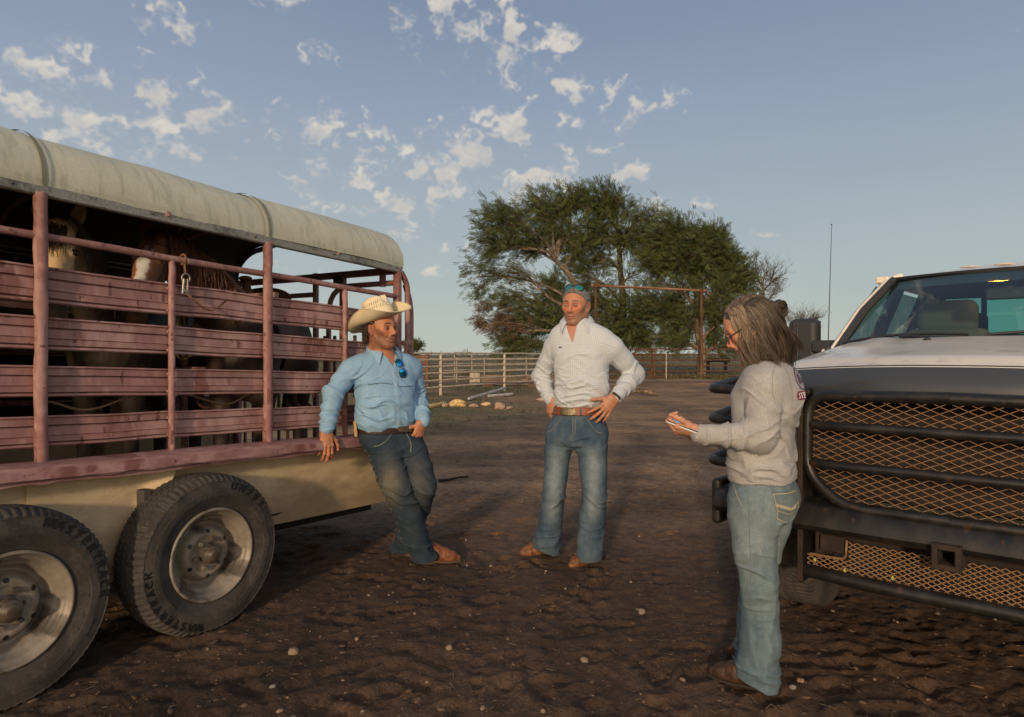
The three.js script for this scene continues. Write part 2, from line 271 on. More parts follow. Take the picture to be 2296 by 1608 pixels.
{
  const r = rng(21), c = new THREE.Color();
  const peb = scatter('gravel', stoneGeo(3, 1), std({ roughness: .9 }), 1500, () => { const d = 2.2 + Math.pow(r(), 1.7) * 13, x = (r() - .5) * 1.7 * d + .1, s = (.0022 + .008 * Math.pow(r(), 6)), t = Math.pow(r(), 1.8); c.setRGB(.16 + .26 * t, .115 + .20 * t, .08 + .14 * t); return { p: V(x, landHeight(x, -d) + s * .3, -d), s: V(s * (1 + r() * .6), s, s), ry: r() * 6, c: c.clone() }; });
  peb.userData = { kind: 'stuff', label: 'small pale pebbles scattered over the trodden dirt', category: 'gravel' }; scene.add(peb);
  const clod = scatter('dirt_clods', stoneGeo(8, 1), std({ roughness: 1 }), 3000, () => { const d = 2.1 + Math.pow(r(), 1.5) * 10, x = (r() - .5) * 1.7 * d + .1, s = .004 + .013 * Math.pow(r(), 3), t = .6 + .45 * r(); c.setRGB(.165 * t, .098 * t, .058 * t); return { p: V(x, landHeight(x, -d) - s * .1, -d), s: V(s * (1 + 1.2 * r()), s * .6, s), ry: r() * 6, c: c.clone() }; });
  clod.userData = { kind: 'stuff', label: 'crumbled lumps of brown soil on the yard', category: 'soil' }; scene.add(clod);
  const straw = scatter('straw_litter', new THREE.CylinderGeometry(.5, .35, 1, 4).rotateZ(Math.PI / 2), std({ roughness: .9 }), 1300, () => { const d = 2.2 + Math.pow(r(), 1.4) * 14, x = (r() - .5) * 1.7 * d, l = .012 + .03 * r(), t = r(); c.setRGB(.18 + .16 * t, .125 + .12 * t, .075 + .07 * t); return { p: V(x, landHeight(x, -d) + .004, -d), s: V(l, .0022, .0022), ry: r() * 6, rz: (r() - .5) * .5, c: c.clone() }; });
  straw.userData = { kind: 'stuff', label: 'dry bits of straw and twig littering the dirt', category: 'straw' }; scene.add(straw);
  // grass: a tuft of bent blades
  const blades = []; for (let i = 0; i < 9; i++) { const a = r() * 6.28, l = .6 + .5 * r(), o = V(Math.cos(a) * .12 * r(), 0, Math.sin(a) * .12 * r()), dir = V(Math.cos(a), 0, Math.sin(a)), w = V(-dir.z, 0, dir.x).multiplyScalar(.035), lean = .25 + .5 * r(); blades.push(sheet(1, 3, (u, v) => o.clone().addScaledVector(w, (u - .5) * 2 * (1 - v)).addScaledVector(dir, lean * v * v * l).add(V(0, l * v * (1 - .25 * v * lean), 0)))); }
  const tuft = merge(blades);
  const grass = scatter('grass', tuft, std({ roughness: .8, side: THREE.DoubleSide }), 46000, (i) => {
    const d = i < 26000 ? 9 + Math.pow(r(), .8) * 30 : 38 + Math.pow(r(), 1.4) * 90, x = (r() - .5) * 1.62 * d, g = grassiness(x, -d), fence = Math.exp(-((d - 37.2 - Math.max(0, 6 - x) * .9) ** 2) * .6);
    if (r() > g * .9 + fence * .5 - .18) return null; const h = (.05 + .09 * r()) * (d > 36 ? 2.2 : 1) * (1 + fence), t = r(), dryness = r();
    c.setRGB(mix(.07, .26, dryness * .8) * (.7 + .6 * t), mix(.085, .21, dryness * .8) * (.7 + .6 * t), mix(.03, .1, dryness) * (.7 + .6 * t)); return { p: V(x, landHeight(x, -d) - .005, -d), s: V(h * 1.4, h, h * 1.4), ry: r() * 6, c: c.clone() };
  });
  grass.userData = { kind: 'stuff', label: 'sparse dry grass on the bare ground and in the pasture', category: 'grass' }; scene.add(grass);
}
// single stones one can pick out on the dirt
{
  const pale = std({ color: lin(.27, .195, .135), roughness: .9 }), grey = std({ color: lin(.22, .2, .18), roughness: .9 }), rust = std({ color: lin(.3, .19, .12), roughness: .9 });
  const S = [[658, 1469, 12, pale, 'pale stone lying on the dirt right of the rear trailer wheel'], [1440, 1372, 10, pale, 'pale stone right of the boots of the man in the white shirt'], [1310, 1475, 13, pale, 'broad cream stone on the dirt, low in the middle of the yard'], [1008, 1455, 9, pale, 'flat pale stone between the cowboy and the low cream stone'], [800, 1436, 6, pale, 'small round white pebble just right of the rear trailer wheel stone'], [612, 1543, 8, grey, 'grey stone nearest the lower left, below the rear trailer wheel'], [1530, 1525, 8, rust, 'reddish stone left of the woman’s boots'], [1218, 1590, 7, pale, 'pale stone at the bottom edge of the yard, middle'], [1795, 1529, 9, rust, 'brown stone behind the heel of the woman’s boot, by the truck'], [1778, 1545, 8, grey, 'grey stone touching the heel of the woman’s boot'], [1835, 1460, 7, rust, 'brown clod of stone under the truck bumper'], [1268, 1322, 4, pale, 'tiny pale stone in front of the standing man’s boots']];
  S.forEach(([x, y, s, m, l], i) => { const p = ground(x, y), k = s / FPX * -p.z * .95; p.y = landHeight(p.x, p.z) + k * .3; const o = solo('stone', l.replace('’', "'"), 'stone', stoneGeo(i * 3.7, 2), m, [p.x, p.y, p.z], i * 1.3, 'single stones on the dirt'); o.scale.setScalar(k); });
}
// ------------------------------------------------------------------ trees
const barkTex = texture(256, (u, v) => { const k = 150 + tfbm(u * 3 % 1, v, 16, 4) * 110 + tfbm(u, v, 6, 3, 4) * 60; return [k, k * .95, k * .88]; });
const barkMat = std({ map: barkTex, color: lin(.50, .43, .34), roughness: 1 }), deadMat = std({ map: barkTex, color: lin(.42, .36, .31), roughness: 1 });
const leafMat = new THREE.MeshPhysicalMaterial({ color: 0xffffff, roughness: .75, side: THREE.DoubleSide, transmission: .22, thickness: 0 });
const sprig = (() => { const r = rng(8), L = []; for (let i = 0; i < 11; i++) { const t = .12 + .88 * i / 10, s = i % 2 ? 1 : -1, o = V(t, -.10 * t * t, 0), dir = V(.75, -.45 - .25 * r(), s * (.5 + .4 * r())).normalize(), l = .34 + .14 * r(), w = V().crossVectors(dir, V(0, 1, 0)).normalize().multiplyScalar(.042), tip = o.clone().addScaledVector(dir, l), mid = o.clone().addScaledVector(dir, l * .45).add(V(0, .02, 0)); const g = new THREE.BufferGeometry(); const a = mid.clone().add(w), b = mid.clone().sub(w); g.setAttribute('position', new THREE.Float32BufferAttribute([o, a, b, a, tip, b].flatMap((p) => [p.x, p.y, p.z]), 3)); g.computeVertexNormals(); L.push(g); } const out = merge(L); return out; })();
function limb(out, a, b, r0, r1, r, sag, wob = .12) {                     // a crooked tapering limb, returns its points
  const L = a.distanceTo(b), n = Math.max(4, Math.round(L / .45)), P = [], off = V(r() - .5, r() - .5, r() - .5).multiplyScalar(L * wob), off2 = V(r() - .5, r() - .5, r() - .5).multiplyScalar(L * wob * .7);
  for (let i = 0; i <= n; i++) { const t = i / n, p = a.clone().lerp(b, t).addScaledVector(off, Math.sin(t * Math.PI)).addScaledVector(off2, Math.sin(t * 2 * Math.PI)); p.y += sag * Math.sin(t * Math.PI) * L + (i && i < n ? (r() - .5) * .05 * Math.min(1, L) : 0); P.push(p); }
  out.push(sweep(P, (t) => mix(r0, r1, t), r0 > .09 ? 7 : r0 > .03 ? 5 : 3, r0 > .04)); return P;
}
function makeTree(o) {
  const r = rng(o.seed), g = thing(o.name, o.label, o.category ?? 'tree', o.base.toArray()), wood = [], twigs = [], leaves = [], B = o.base;
  const tops = o.trunk.map((p) => p.clone().sub(B)); let P = [];
  for (let i = 0; i < tops.length - 1; i++) P = P.concat(limb(wood, tops[i], tops[i + 1], mix(o.r, o.r * .45, i / Math.max(1, tops.length - 1)), mix(o.r, o.r * .45, (i + 1) / Math.max(1, tops.length - 1)), r, 0, .05));
  for (const lb of o.lobes) {
    const c = lb.c.clone().sub(B), R = lb.r; let s = P[0], bd = 1e9;
    for (const p of P) { if (p.y > c.y + .3 && P.length > 4) continue; const d = p.distanceTo(c) + Math.max(0, (1.2 - p.y)) * 2 + Math.abs(p.y - c.y * .62) * .6; if (d < bd) { bd = d; s = p; } }
    const main = limb(wood, s, c, Math.max(.05, o.r * (lb.k ?? .38)), .03, r, .10, .18);
    for (let i = 0; i < (lb.n ?? 26); i++) {
      let q; do q = V(r() * 2 - 1, r() * 2 - 1, r() * 2 - 1); while (q.lengthSq() > 1); q.multiplyScalar(1 / Math.max(.2, Math.pow(q.length(), .45))); const e = c.clone().add(V(q.x * R.x, q.y * R.y, q.z * R.z));
      if (e.y < .3) e.y = .3 + r() * .4; const st = main[Math.floor((.35 + .65 * r()) * (main.length - 1))];
      const br = limb(twigs, st, e, .028, .009, r, .08, .2);
      for (let k = 0; k < (o.bare ? 5 : 4); k++) {
        const t = br[Math.floor((.3 + .7 * r()) * (br.length - 1))], d2 = e.clone().sub(st).normalize().add(V(r() - .5, r() - .35, r() - .5).multiplyScalar(1.5)).normalize().multiplyScalar((.5 + .7 * r()) * (o.bare ? .75 : 1));
        const tw = limb(twigs, t, t.clone().add(d2), .010, .004, r, .04, .2);
        if (o.bare) { for (let m = 0; m < 3; m++) { const t2 = tw[1 + Math.floor(r() * (tw.length - 1))]; limb(twigs, t2, t2.clone().add(V(r() - .5, r() * .7, r() - .5).multiplyScalar(.7)), .006, .003, r, 0, .2); } continue; }
        const dens = lb.dens ?? 1, nl = Math.round((o.per ?? 7) * .95 * dens * (.6 + .8 * r()));
        for (let m = 0; m < nl; m++) leaves.push([tw[Math.floor(r() * tw.length)].clone().add(V(r() - .5, r() - .5, r() - .5).multiplyScalar(.35)), d2.clone().normalize(), lb]);
      }
    }
  }
  part(g, 'trunk', wood, o.bare ? deadMat : barkMat); part(g, 'branches', twigs, o.bare ? deadMat : barkMat).userData.kind = 'stuff';
  if (leaves.length) {
    const im = new THREE.InstancedMesh(sprig, leafMat, leaves.length), q = new THREE.Quaternion(), q2 = new THREE.Quaternion(), m = new THREE.Matrix4(), col = new THREE.Color(); im.name = 'crown'; im.userData.kind = 'stuff';
    leaves.forEach(([p, d, lb], i) => {
      const dir = d.clone().add(V(-.35, -.35, .1)).add(V(r() - .5, r() - .5, r() - .5).multiplyScalar(1.1)).normalize(); q.setFromUnitVectors(V(1, 0, 0), dir).multiply(q2.setFromAxisAngle(V(1, 0, 0), r() * 6.28));
      const s = (.32 + .24 * r()) * (o.leaf ?? 1); m.compose(p, q, V(s, s, s)); im.setMatrixAt(i, m); const t = .55 + .9 * r(), b = lb.brown ? .85 : r() < .05 ? .5 : 0; col.setRGB(mix(.078, .16, b) * t, mix(.102, .08, b) * t, mix(.017, .04, b) * t); im.setColorAt(i, col);
    });
    im.castShadow = im.receiveShadow = true; g.add(im);
  }
  return g;
}
const Zt = (zx, zy) => [1022.6 + zx * .3672, 394.7 + zy * .3672];          // positions read off an enlargement of the trees
function lobe(zx, zy, rx, ry, d, extra = {}) { const [px, py] = Zt(zx, zy), k = d / FPX * .3672; return { c: at(px, py, d), r: V(rx * k, ry * k, (rx + ry) * .5 * k), ...extra }; }
const tp = (zx, zy, d) => at(...Zt(zx, zy), d);
makeTree({ name: 'elm_tree', seed: 31, label: 'tall wind-bent green tree spreading left behind the man in the white shirt', base: V(at(...Zt(775, 1200), 42).x, 0, -42), r: .3, trunk: [V(at(...Zt(775, 1200), 42).x, 0, -42), tp(765, 900, 42), tp(725, 650, 42), tp(610, 520, 42.3)], per: 7,
  lobes: [lobe(290, 270, 150, 90, 41.5, { n: 30 }), lobe(510, 200, 150, 75, 43, { n: 30 }), lobe(180, 420, 95, 100, 41, { n: 20 }), lobe(400, 400, 160, 95, 42.5, { n: 32 }), lobe(650, 330, 120, 110, 43, { n: 30 }), lobe(140, 620, 80, 110, 41, { n: 14, dens: .75 }), lobe(330, 590, 130, 70, 42, { n: 16, dens: .35 }), lobe(300, 770, 130, 80, 41.5, { n: 22, dens: .8 }), lobe(180, 900, 60, 85, 40.6, { n: 13, brown: 1 }), lobe(430, 890, 150, 85, 42, { n: 30 }), lobe(370, 1030, 130, 50, 41.6, { n: 30, dens: 1.2 }), lobe(690, 180, 90, 70, 43.5, { n: 26 }), lobe(740, 440, 110, 100, 43.5, { n: 28, dens: .9 }), lobe(600, 740, 110, 120, 43, { n: 26 }), lobe(600, 950, 110, 100, 43, { n: 24 })] });
makeTree({ name: 'elm_tree', seed: 47, label: 'pale-limbed green tree in the middle of the clump, rising highest', base: V(at(...Zt(1015, 1210), 44).x, 0, -44), r: .27, trunk: [V(at(...Zt(1015, 1210), 44).x, 0, -44), tp(1020, 800, 44), tp(1000, 480, 44), tp(985, 330, 44)], per: 7,
  lobes: [lobe(860, 160, 130, 90, 44, { n: 34, dens: 1.15 }), lobe(980, 220, 90, 70, 44.5, { n: 24 }), lobe(1180, 260, 110, 70, 44, { n: 18, dens: .55 }), lobe(860, 340, 110, 100, 44, { n: 30 }), lobe(1050, 390, 130, 90, 44, { n: 20, dens: .55 }), lobe(870, 520, 110, 90, 44, { n: 22, dens: .6 }), lobe(1060, 620, 120, 80, 43.5, { n: 16, dens: .4 }), lobe(1120, 380, 120, 90, 43, { n: 30, dens: .9 }), lobe(760, 620, 100, 90, 44, { n: 20, dens: .6 }), lobe(800, 760, 90, 90, 44.5, { n: 24 }), lobe(790, 980, 110, 90, 44.5, { n: 24 }), lobe(1090, 860, 120, 130, 43, { n: 46, dens: 1.2 }), lobe(930, 860, 90, 140, 43.5, { n: 30 }), lobe(1090, 1010, 110, 60, 43, { n: 30, dens: 1.1 })] });
makeTree({ name: 'elm_tree', seed: 63, label: 'darkest rounded green tree right behind the rusty pipe arch', base: V(at(...Zt(1500, 1240), 40.5).x, 0, -40.5), r: .32, trunk: [V(at(...Zt(1500, 1240), 40.5).x, 0, -40.5), tp(1505, 1060, 40.5), tp(1470, 830, 40.6), tp(1480, 640, 41)], per: 8,
  lobes: [lobe(1330, 400, 150, 100, 41, { n: 48, dens: 1.25 }), lobe(1480, 430, 150, 100, 41.5, { n: 48, dens: 1.3 }), lobe(1230, 500, 120, 100, 41, { n: 36, dens: 1.2 }), lobe(1610, 470, 85, 80, 41, { n: 26, dens: 1.2 }), lobe(1380, 540, 170, 80, 40.5, { n: 44, dens: 1.25 }), lobe(1660, 590, 100, 90, 41, { n: 30, dens: 1.1 }), lobe(1740, 650, 70, 100, 41, { n: 20 }), lobe(1270, 660, 150, 70, 40.5, { n: 18, dens: .35 }), lobe(1560, 720, 130, 120, 40, { n: 26, dens: .9 }), lobe(1280, 820, 130, 110, 41.5, { n: 34 }), lobe(1400, 900, 120, 120, 41.5, { n: 30, dens: .9 }), lobe(1640, 880, 130, 110, 40.5, { n: 30, dens: .8 }), lobe(1330, 1010, 130, 50, 41, { n: 22, dens: .8 }), lobe(1620, 1020, 130, 45, 41, { n: 22, dens: .7 })] });
makeTree({ name: 'bare_tree', seed: 71, bare: true, label: 'leafless grey tree right of the green clump, above the woman’s head'.replace('’', "'"), base: V(at(...Zt(1905, 1200), 46).x, 0, -46), r: .16, trunk: [V(at(...Zt(1905, 1200), 46).x, 0, -46), tp(1890, 900, 46), tp(1880, 700, 46)],
  lobes: [lobe(1820, 560, 40, 110, 46, { n: 12 }), lobe(1900, 580, 50, 120, 46, { n: 14 }), lobe(1980, 620, 60, 90, 46, { n: 14 }), lobe(1870, 700, 60, 80, 46, { n: 10 }), lobe(1960, 720, 50, 60, 46, { n: 8 })] });
makeTree({ name: 'bare_tree', seed: 72, bare: true, label: 'low leafless bush beyond the black side mirror of the truck', base: V(at(...Zt(2110, 1150), 48).x, 0, -48), r: .07, trunk: [V(at(...Zt(2110, 1150), 48).x, 0, -48), tp(2105, 960, 48)],
  lobes: [lobe(2060, 880, 60, 50, 48, { n: 10 }), lobe(2140, 870, 60, 40, 48, { n: 11 }), lobe(2210, 870, 50, 35, 48, { n: 8 })] });
makeTree({ name: 'far_bush', seed: 73, category: 'bush', label: 'small far bush just right of the trailer’s rear gate'.replace('’', "'"), base: V(at(932, 800, 90).x, 0, -90), r: .12, per: 9, leaf: 1.5, trunk: [V(at(932, 800, 90).x, 0, -90), at(932, 796, 90)], lobes: [{ c: at(933, 792, 90), r: V(.75, 1.05, .75), n: 16, dens: 1.2 }] });
// low dark scrub seen under the trees and on the skyline: one mass
{
  const r = rng(99), c = new THREE.Color();
  const sc = scatter('far_scrub', sprig, leafMat, 9000, () => { const d = 95 + 160 * r(), x = (r() - .5) * 1.7 * d, n = fbm2(x * .02 + 3, d * .02, 3); if (n < -.02 + .1 * r()) return null; const h = .75 * (.3 + n * 1.6) * (.5 + r()), t = .7 + .6 * r(); c.setRGB(.10 * t, .105 * t, .055 * t); return { p: V(x, h * r(), -d), s: V(1, 1, 1).multiplyScalar(1.2 + 1.4 * r()), rx: r() * 6, ry: r() * 6, rz: r() * 6, c: c.clone() }; });
  sc.userData = { kind: 'stuff', label: 'low far scrub along the horizon beyond the pens', category: 'scrub' }; scene.add(sc);
}
// ------------------------------------------------------------------ fences and pens
const speck = (r0, g0, b0, r1, g1, b1, k = 8, thr = 0) => texture(256, (u, v) => { const t = sstep(thr - .25, thr + .3, tfbm(u, v, k, 5) + .25 * tn(u, v, 90)); const j = 1 + tn(u, v, 128, 3) * .1; return [mix(r0, r1, t) * j, mix(g0, g1, t) * j, mix(b0, b1, t) * j]; });
const whitePipe = std({ map: speck(198, 184, 160, 170, 142, 112, 5, .2), roughness: .7 }), rustPipe = std({ map: speck(80, 52, 35, 112, 78, 54, 9, .0), roughness: .9 }), greyPipe = std({ map: speck(168, 160, 148, 140, 118, 98, 6, .2), roughness: .75 });
function panelFence(name, label, pts, rails, rr, pr, mat, postTop, group) {     // pts: feet of the posts; rails: heights
  const o = thing(name, label, 'fence', [pts[0].x, 0, pts[0].z], 0, group), L = pts.map((p) => p.clone().sub(pts[0]));
  L.forEach((p, i) => part(o, 'post', rod(V(p.x, -.1, p.z), V(p.x, postTop[i] ?? postTop[0], p.z), pr), mat));
  for (const h of rails) { const r = rng(Math.round(h * 100)); for (let i = 0; i < L.length - 1; i++) { const a = V(L[i].x, h, L[i].z), b = V(L[i + 1].x, h, L[i + 1].z), n = 6, P = []; for (let k = 0; k <= n; k++) P.push(a.clone().lerp(b, k / n).add(V(0, (k && k < n ? (r() - .5) * .02 : 0), 0))); part(o, 'rail', sweep(P, () => rr, 6), mat); } }
  return o;
}
const fp = (px, d) => V((px - CXP) / FPX * d, 0, -d);
panelFence('pipe_fence', 'white-painted pipe fence between the two men, nearest the rock pile', [fp(838, 20.0), fp(988, 22.8), fp(1131, 26.3), fp(1262, 30.2), fp(1340, 33.6)], [.30, .53, .76, .99, 1.2, 1.42], .032, .05, whitePipe, [1.42]);
panelFence('pipe_fence', 'rusty brown pipe fence under the trees, right of the man in white', [fp(1340, 34.2), fp(1462, 36), fp(1573, 36.9), fp(1700, 37.6), fp(1850, 38.6), fp(2050, 40)], [.22, .5, .8, 1.1, 1.4, 1.68], .034, .055, rustPipe, [1.68]);
{ // post pair and bow gate standing in the rusty fence
  const o = thing('pipe_gate', 'rusty pipe gate with its pale upright, left of the tall arch post', 'gate', fp(1425, 35.4).toArray()), a = V(0, 0, 0), b = fp(1494, 36.1).sub(fp(1425, 35.4));
  for (const t of [0, .62, 1]) { const p = a.clone().lerp(b, t); part(o, 'upright', rod(V(p.x, t === 1 ? .02 : .15, p.z), V(p.x, t === 1 ? 1.5 : 1.6, p.z), t === 1 ? .028 : .04), t === 1 ? whitePipe : rustPipe); }
  for (const h of [.2, .45, .75, 1.05, 1.35, 1.58]) part(o, 'rail', rod(V(0, h, 0), V(b.x, h, b.z), .024, .024, 6), rustPipe);
}
{ // tall goal-post arch of pipe over the gateway
  const A = fp(1336, 35.8), B = fp(1573, 36.75), o = thing('gate_arch', 'tall rusty pipe arch over the gateway in front of the trees', 'gate arch', A.toArray()), b = B.clone().sub(A), hA = EYE + (796 - 640) / FPX * 35.8, hB = EYE + (796 - 652) / FPX * 36.75;
  part(o, 'post', rod(V(0, -.1, 0), V(0, hA, 0), .07, .065, 10), rustPipe); part(o, 'post', rod(V(b.x, -.1, b.z), V(b.x, hB, b.z), .085, .075, 10), rustPipe);
  part(o, 'crossbar', rod(V(-.25, hA + .01, -.05), V(b.x + .25, hB + .01, b.z - .03), .06, .06, 10), std({ map: speck(150, 118, 92, 112, 72, 48, 9, 0), roughness: .9 })); part(o, 'bracket', box(.26, .2, .2, 0, hA, 0, .02), rustPipe); part(o, 'bracket', box(.24, .2, .2, b.x, hB, b.z, .02), rustPipe);
}
// the pens behind the white fence: thinner panels, a trough, a low wall
panelFence('pen_panel', 'grey pipe pen panels farther off, seen between the rails of the white fence', [fp(905, 31), fp(1024, 32), fp(1086, 33), fp(1180, 34.5), fp(1262, 36)], [.35, .65, .95, 1.2], .022, .03, greyPipe, [1.25], 'pen panels behind the white fence');
{ const o = panelFence('pen_panel', 'tallest grey pen panel, standing askew behind the fence beside the trough', [fp(1019, 38), fp(1058, 36.5)], [.55, .9, 1.2, 1.52], .022, .035, greyPipe, [1.4, 1.54], 'pen panels behind the white fence'); }
const concrete = std({ map: speck(176, 164, 140, 150, 138, 118, 7, .05), roughness: .95 }), oldBoard = std({ map: speck(124, 92, 70, 96, 66, 48, 7, .05), roughness: .95 });
{ const p = fp(1066, 29), o = thing('water_trough', 'cream concrete trough with a long grey side, behind the white fence', 'trough', p.toArray(), -.28); part(o, 'end_wall', box(.46, .5, .1, 0, .36, .05, .01), concrete); part(o, 'side_wall', box(.1, .46, .0, 0, 0, 0).scale(0, 0, 0).translate(0, -1, 0), concrete).removeFromParent(); part(o, 'side_wall', box(3.3, .42, .09, 1.9, .32, -.05, .01), std({ map: speck(128, 112, 96, 104, 88, 74, 7, .05), roughness: .95 })); part(o, 'foot', box(.5, .16, .3, .6, .06, 0, .01), oldBoard); part(o, 'foot', box(.5, .16, .3, 2.6, .06, 0, .01), oldBoard); }
{ const p = fp(936, 30), o = thing('loading_chute', 'weathered brown board chute behind the cowboy’s shoulder'.replace('’', "'"), 'chute', p.toArray(), -.15); for (const [y, w, x] of [[1.28, 1.0, 0], [1.02, .9, -.05], [.72, 1.0, 0], [.3, .86, -.1]]) part(o, 'board', box(w, y < .5 ? .42 : .13, .06, x, y, 0, .01), oldBoard); part(o, 'post', box(.14, 1.4, .14, .46, .7, .04, .01), oldBoard); part(o, 'post', box(.14, 1.36, .14, -.46, .68, .04, .01), oldBoard); }
{ const p = at(1607, 806, 52), o = thing('feed_bunk', 'long black feed bunk in the pasture behind the rusty fence', 'feed bunk', [p.x, 0, p.z], .1), bm = std({ color: lin(.02, .02, .02), roughness: .6 }); part(o, 'tray', box(1.9, .3, .7, 0, .98, 0, .06), bm); for (const x of [-.7, .7]) part(o, 'leg', box(.1, .9, .5, x, .42, 0, .01), bm); }
// ------------------------------------------------------------------ rocks, pipes and driftwood at the edge of the yard
{
  const sand = std({ map: speck(232, 200, 140, 196, 160, 108, 6, 0), roughness: .95 }), pinkish = std({ map: speck(196, 164, 140, 160, 132, 112, 6, 0), roughness: .95 });
  const R = [[1026, 905, 20, 10, sand, 'big yellow sandstone rock in the pile before the white fence'], [999, 909, 9, 5, pinkish, 'pinkish rock left of the big yellow sandstone'], [1062, 910, 14, 5, pinkish, 'flat pinkish rock right of the big yellow sandstone'], [1091, 906, 12, 5, sand, 'low cream rock in the middle of the rock pile'], [1120, 909, 13, 9, pinkish, 'pointed pinkish rock near the right end of the pile'], [1142, 914, 11, 4, pinkish, 'flat grey-pink rock ending the pile on the right'], [1084, 897, 5, 5, std({ color: lin(.13, .08, .06), roughness: 1 }), 'small dark red rock beside the white pipes'], [1215, 895, 10, 5, pinkish, 'dark pinkish rock by the right hand of the man in white']];
  R.forEach(([x, y, sx, sy, m, l], i) => { const p = ground(x, y + sy * .8), k = -p.z / FPX; const o = solo('rock', l, 'rock', metreUV(stoneGeo(i * 5.1 + 2, 3)).scale(1, 1, 1), m, [p.x, landHeight(p.x, p.z) + sy * k * .6, p.z], i * .9, 'rocks by the white fence'); o.scale.set(sx * k, sy * k * 1.35, sx * k * .8); });
  const wp = std({ map: speck(186, 180, 172, 150, 138, 130, 6, .2), roughness: .6 });
  const lay = (name, label, cat, a, b, r, m, la = .05, lb = .05) => { const A = ground(...a), B = ground(...b), o = A.clone(); const g = sweep([0, .25, .5, .75, 1].map((t) => A.clone().lerp(B, t).sub(o).add(V(0, mix(la, lb, t), 0))), () => r, 8); return solo(name, label, cat, g, m, [o.x, 0, o.z], 0, cat + 's lying before the white fence'); };
  lay('loose_pipe', 'white pipe leaning its far end against the foot of the white fence', 'pipe', [1051, 899], [1131, 884], .055, wp, .06, .2); lay('loose_pipe', 'white pipe lying flat, pointing right past the fence post', 'pipe', [1094, 892], [1148, 888], .05, wp, .05, .06);
  lay('driftwood', 'straight pale log at the left end of the rock pile', 'log', [959, 917], [996, 910], .06, sand, .05, .06);
  { const P = [[1378, 898], [1400, 890], [1425, 886], [1440, 887], [1458, 889], [1474, 892]].map(([x, y], i) => ground(x, y).setZ(-22.5 - .1 * i)), o = P[0].clone(); P.forEach((p, i) => { p.x = ([1378, 1400, 1425, 1440, 1458, 1474][i] - CXP) / FPX * -p.z; p.sub(o); p.y = [.06, .16, .22, .2, .13, .05][i]; }); const q = thing('driftwood', 'crooked pale branch lying on the dirt right of the man in white', 'log', [o.x, landHeight(o.x, o.z) - .02, o.z], 0, 'logs lying before the white fence'); part(q, 'stem', sweep(P, (t) => mix(.07, .1, Math.sin(t * 3)), 8), std({ map: barkTex, color: lin(.6, .47, .36), roughness: 1 })); part(q, 'stub', rod(P[2], P[2].clone().add(V(.1, .12, .15)), .05, .03, 6), std({ map: barkTex, color: lin(.6, .47, .36), roughness: 1 })); }
  { const P = [[983, 1083], [1000, 1082], [1015, 1079], [1030, 1075], [1050, 1074]].map(([x, y]) => ground(x, y)), o = P[0].clone(); P.forEach((p) => p.sub(o).setY(.022)); solo('dark_stick', 'thin black curved stick on the dirt behind the cowboy’s knee'.replace('’', "'"), 'stick', sweep(P, (t) => .012 * (1 - .6 * t) + .004, 6), std({ color: lin(.03, .022, .018), roughness: 1 }), [o.x, landHeight(o.x, o.z), o.z]); }
}
// ------------------------------------------------------------------ stock trailer
const font = await new FontLoader().loadAsync('fonts/droid/droid_sans_bold.typeface.json');
const TR = { pos: [-1.457, 0, -3.355], turn: 58.87 * Math.PI / 180, pitch: -.038 };
const tW = (u, y, w, pitched = true) => { const c = Math.cos(TR.turn), s = Math.sin(TR.turn), yy = pitched ? y + u * TR.pitch : y; return V(TR.pos[0] + u * c + w * s, yy, TR.pos[2] - u * s + w * c); };
const redTex = texture(1024, (u, v) => {
  const a = tfbm(u, v, 4, 6, 2), b = tfbm(u, v, 28, 4, 8), st = tfbm(u, v * .5, 60, 3, 5), rust = sstep(.36, .52, tfbm(u, v, 7, 6, 33) + .12 * b), dust = sstep(-.25, .35, a + b * .4), chip = sstep(.47, .53, tfbm(u, v, 34, 4, 61)) * .6;
  let r = mix(152, 176, dust) + st * 6 + b * 10, g = mix(112, 140, dust) + st * 5 + b * 9, bl = mix(106, 132, dust) + st * 5 + b * 8;
  r = mix(r, 104, rust * .55); g = mix(g, 58, rust * .55); bl = mix(bl, 48, rust * .55); r = mix(r, 84, chip); g = mix(g, 48, chip); bl = mix(bl, 40, chip); return [r, g, bl];
});
const redBump = texture(512, (u, v) => 128 + tfbm(u, v, 60, 4, 6) * 110, false); redBump.repeat.set(2, 2);
const redPaint = std({ map: redTex, bumpMap: redBump, bumpScale: .0012, roughness: .72 });
const pipePaint = std({ map: redTex, color: lin(.92, .86, .84), bumpMap: redBump, bumpScale: .0015, roughness: .75 });
const fibreTex = texture(1024, (u, v) => { const drip = tfbm(u, v * .10, 64, 4, 4) * sstep(1.0, .3, v) * 1.2, a = tfbm(u, v, 5, 5, 9), f = tn(u, v * .25, 400, 2), d2 = tfbm(u, v * .2, 20, 4, 8); const g = sstep(-.1, .6, drip + a * .5 + d2 * .3) * .55; return [mix(198, 166, g) + a * 18 + f * 6, mix(196, 166, g) + a * 17 + f * 6, mix(174, 140, g) + a * 15 + f * 5]; });
const fibre = std({ map: fibreTex, roughness: .62, side: THREE.DoubleSide });
const roofShade = std({ color: lin(.07, .055, .042), roughness: .95, side: THREE.DoubleSide });  // dark sheet added under the roof: interior shade put into its colour
const alu = std({ map: speck(150, 146, 136, 112, 108, 100, 9, .1), roughness: .5, metalness: .35 });
const whiteTex = texture(1024, (u, v) => { const a = tfbm(u, v, 4, 6, 5), b = tfbm(u, v, 30, 4, 2), mud = sstep(.15, -.1, v - .22 + a * .25) * .55, sp = sstep(.45, .62, tn(u, v, 150, 7) + a * .3) * .10; return [mix(216 + a * 26 + b * 14, 128, mud + sp), mix(192 + a * 28 + b * 14, 102, mud + sp), mix(152 + a * 30 + b * 12, 76, mud + sp)]; });
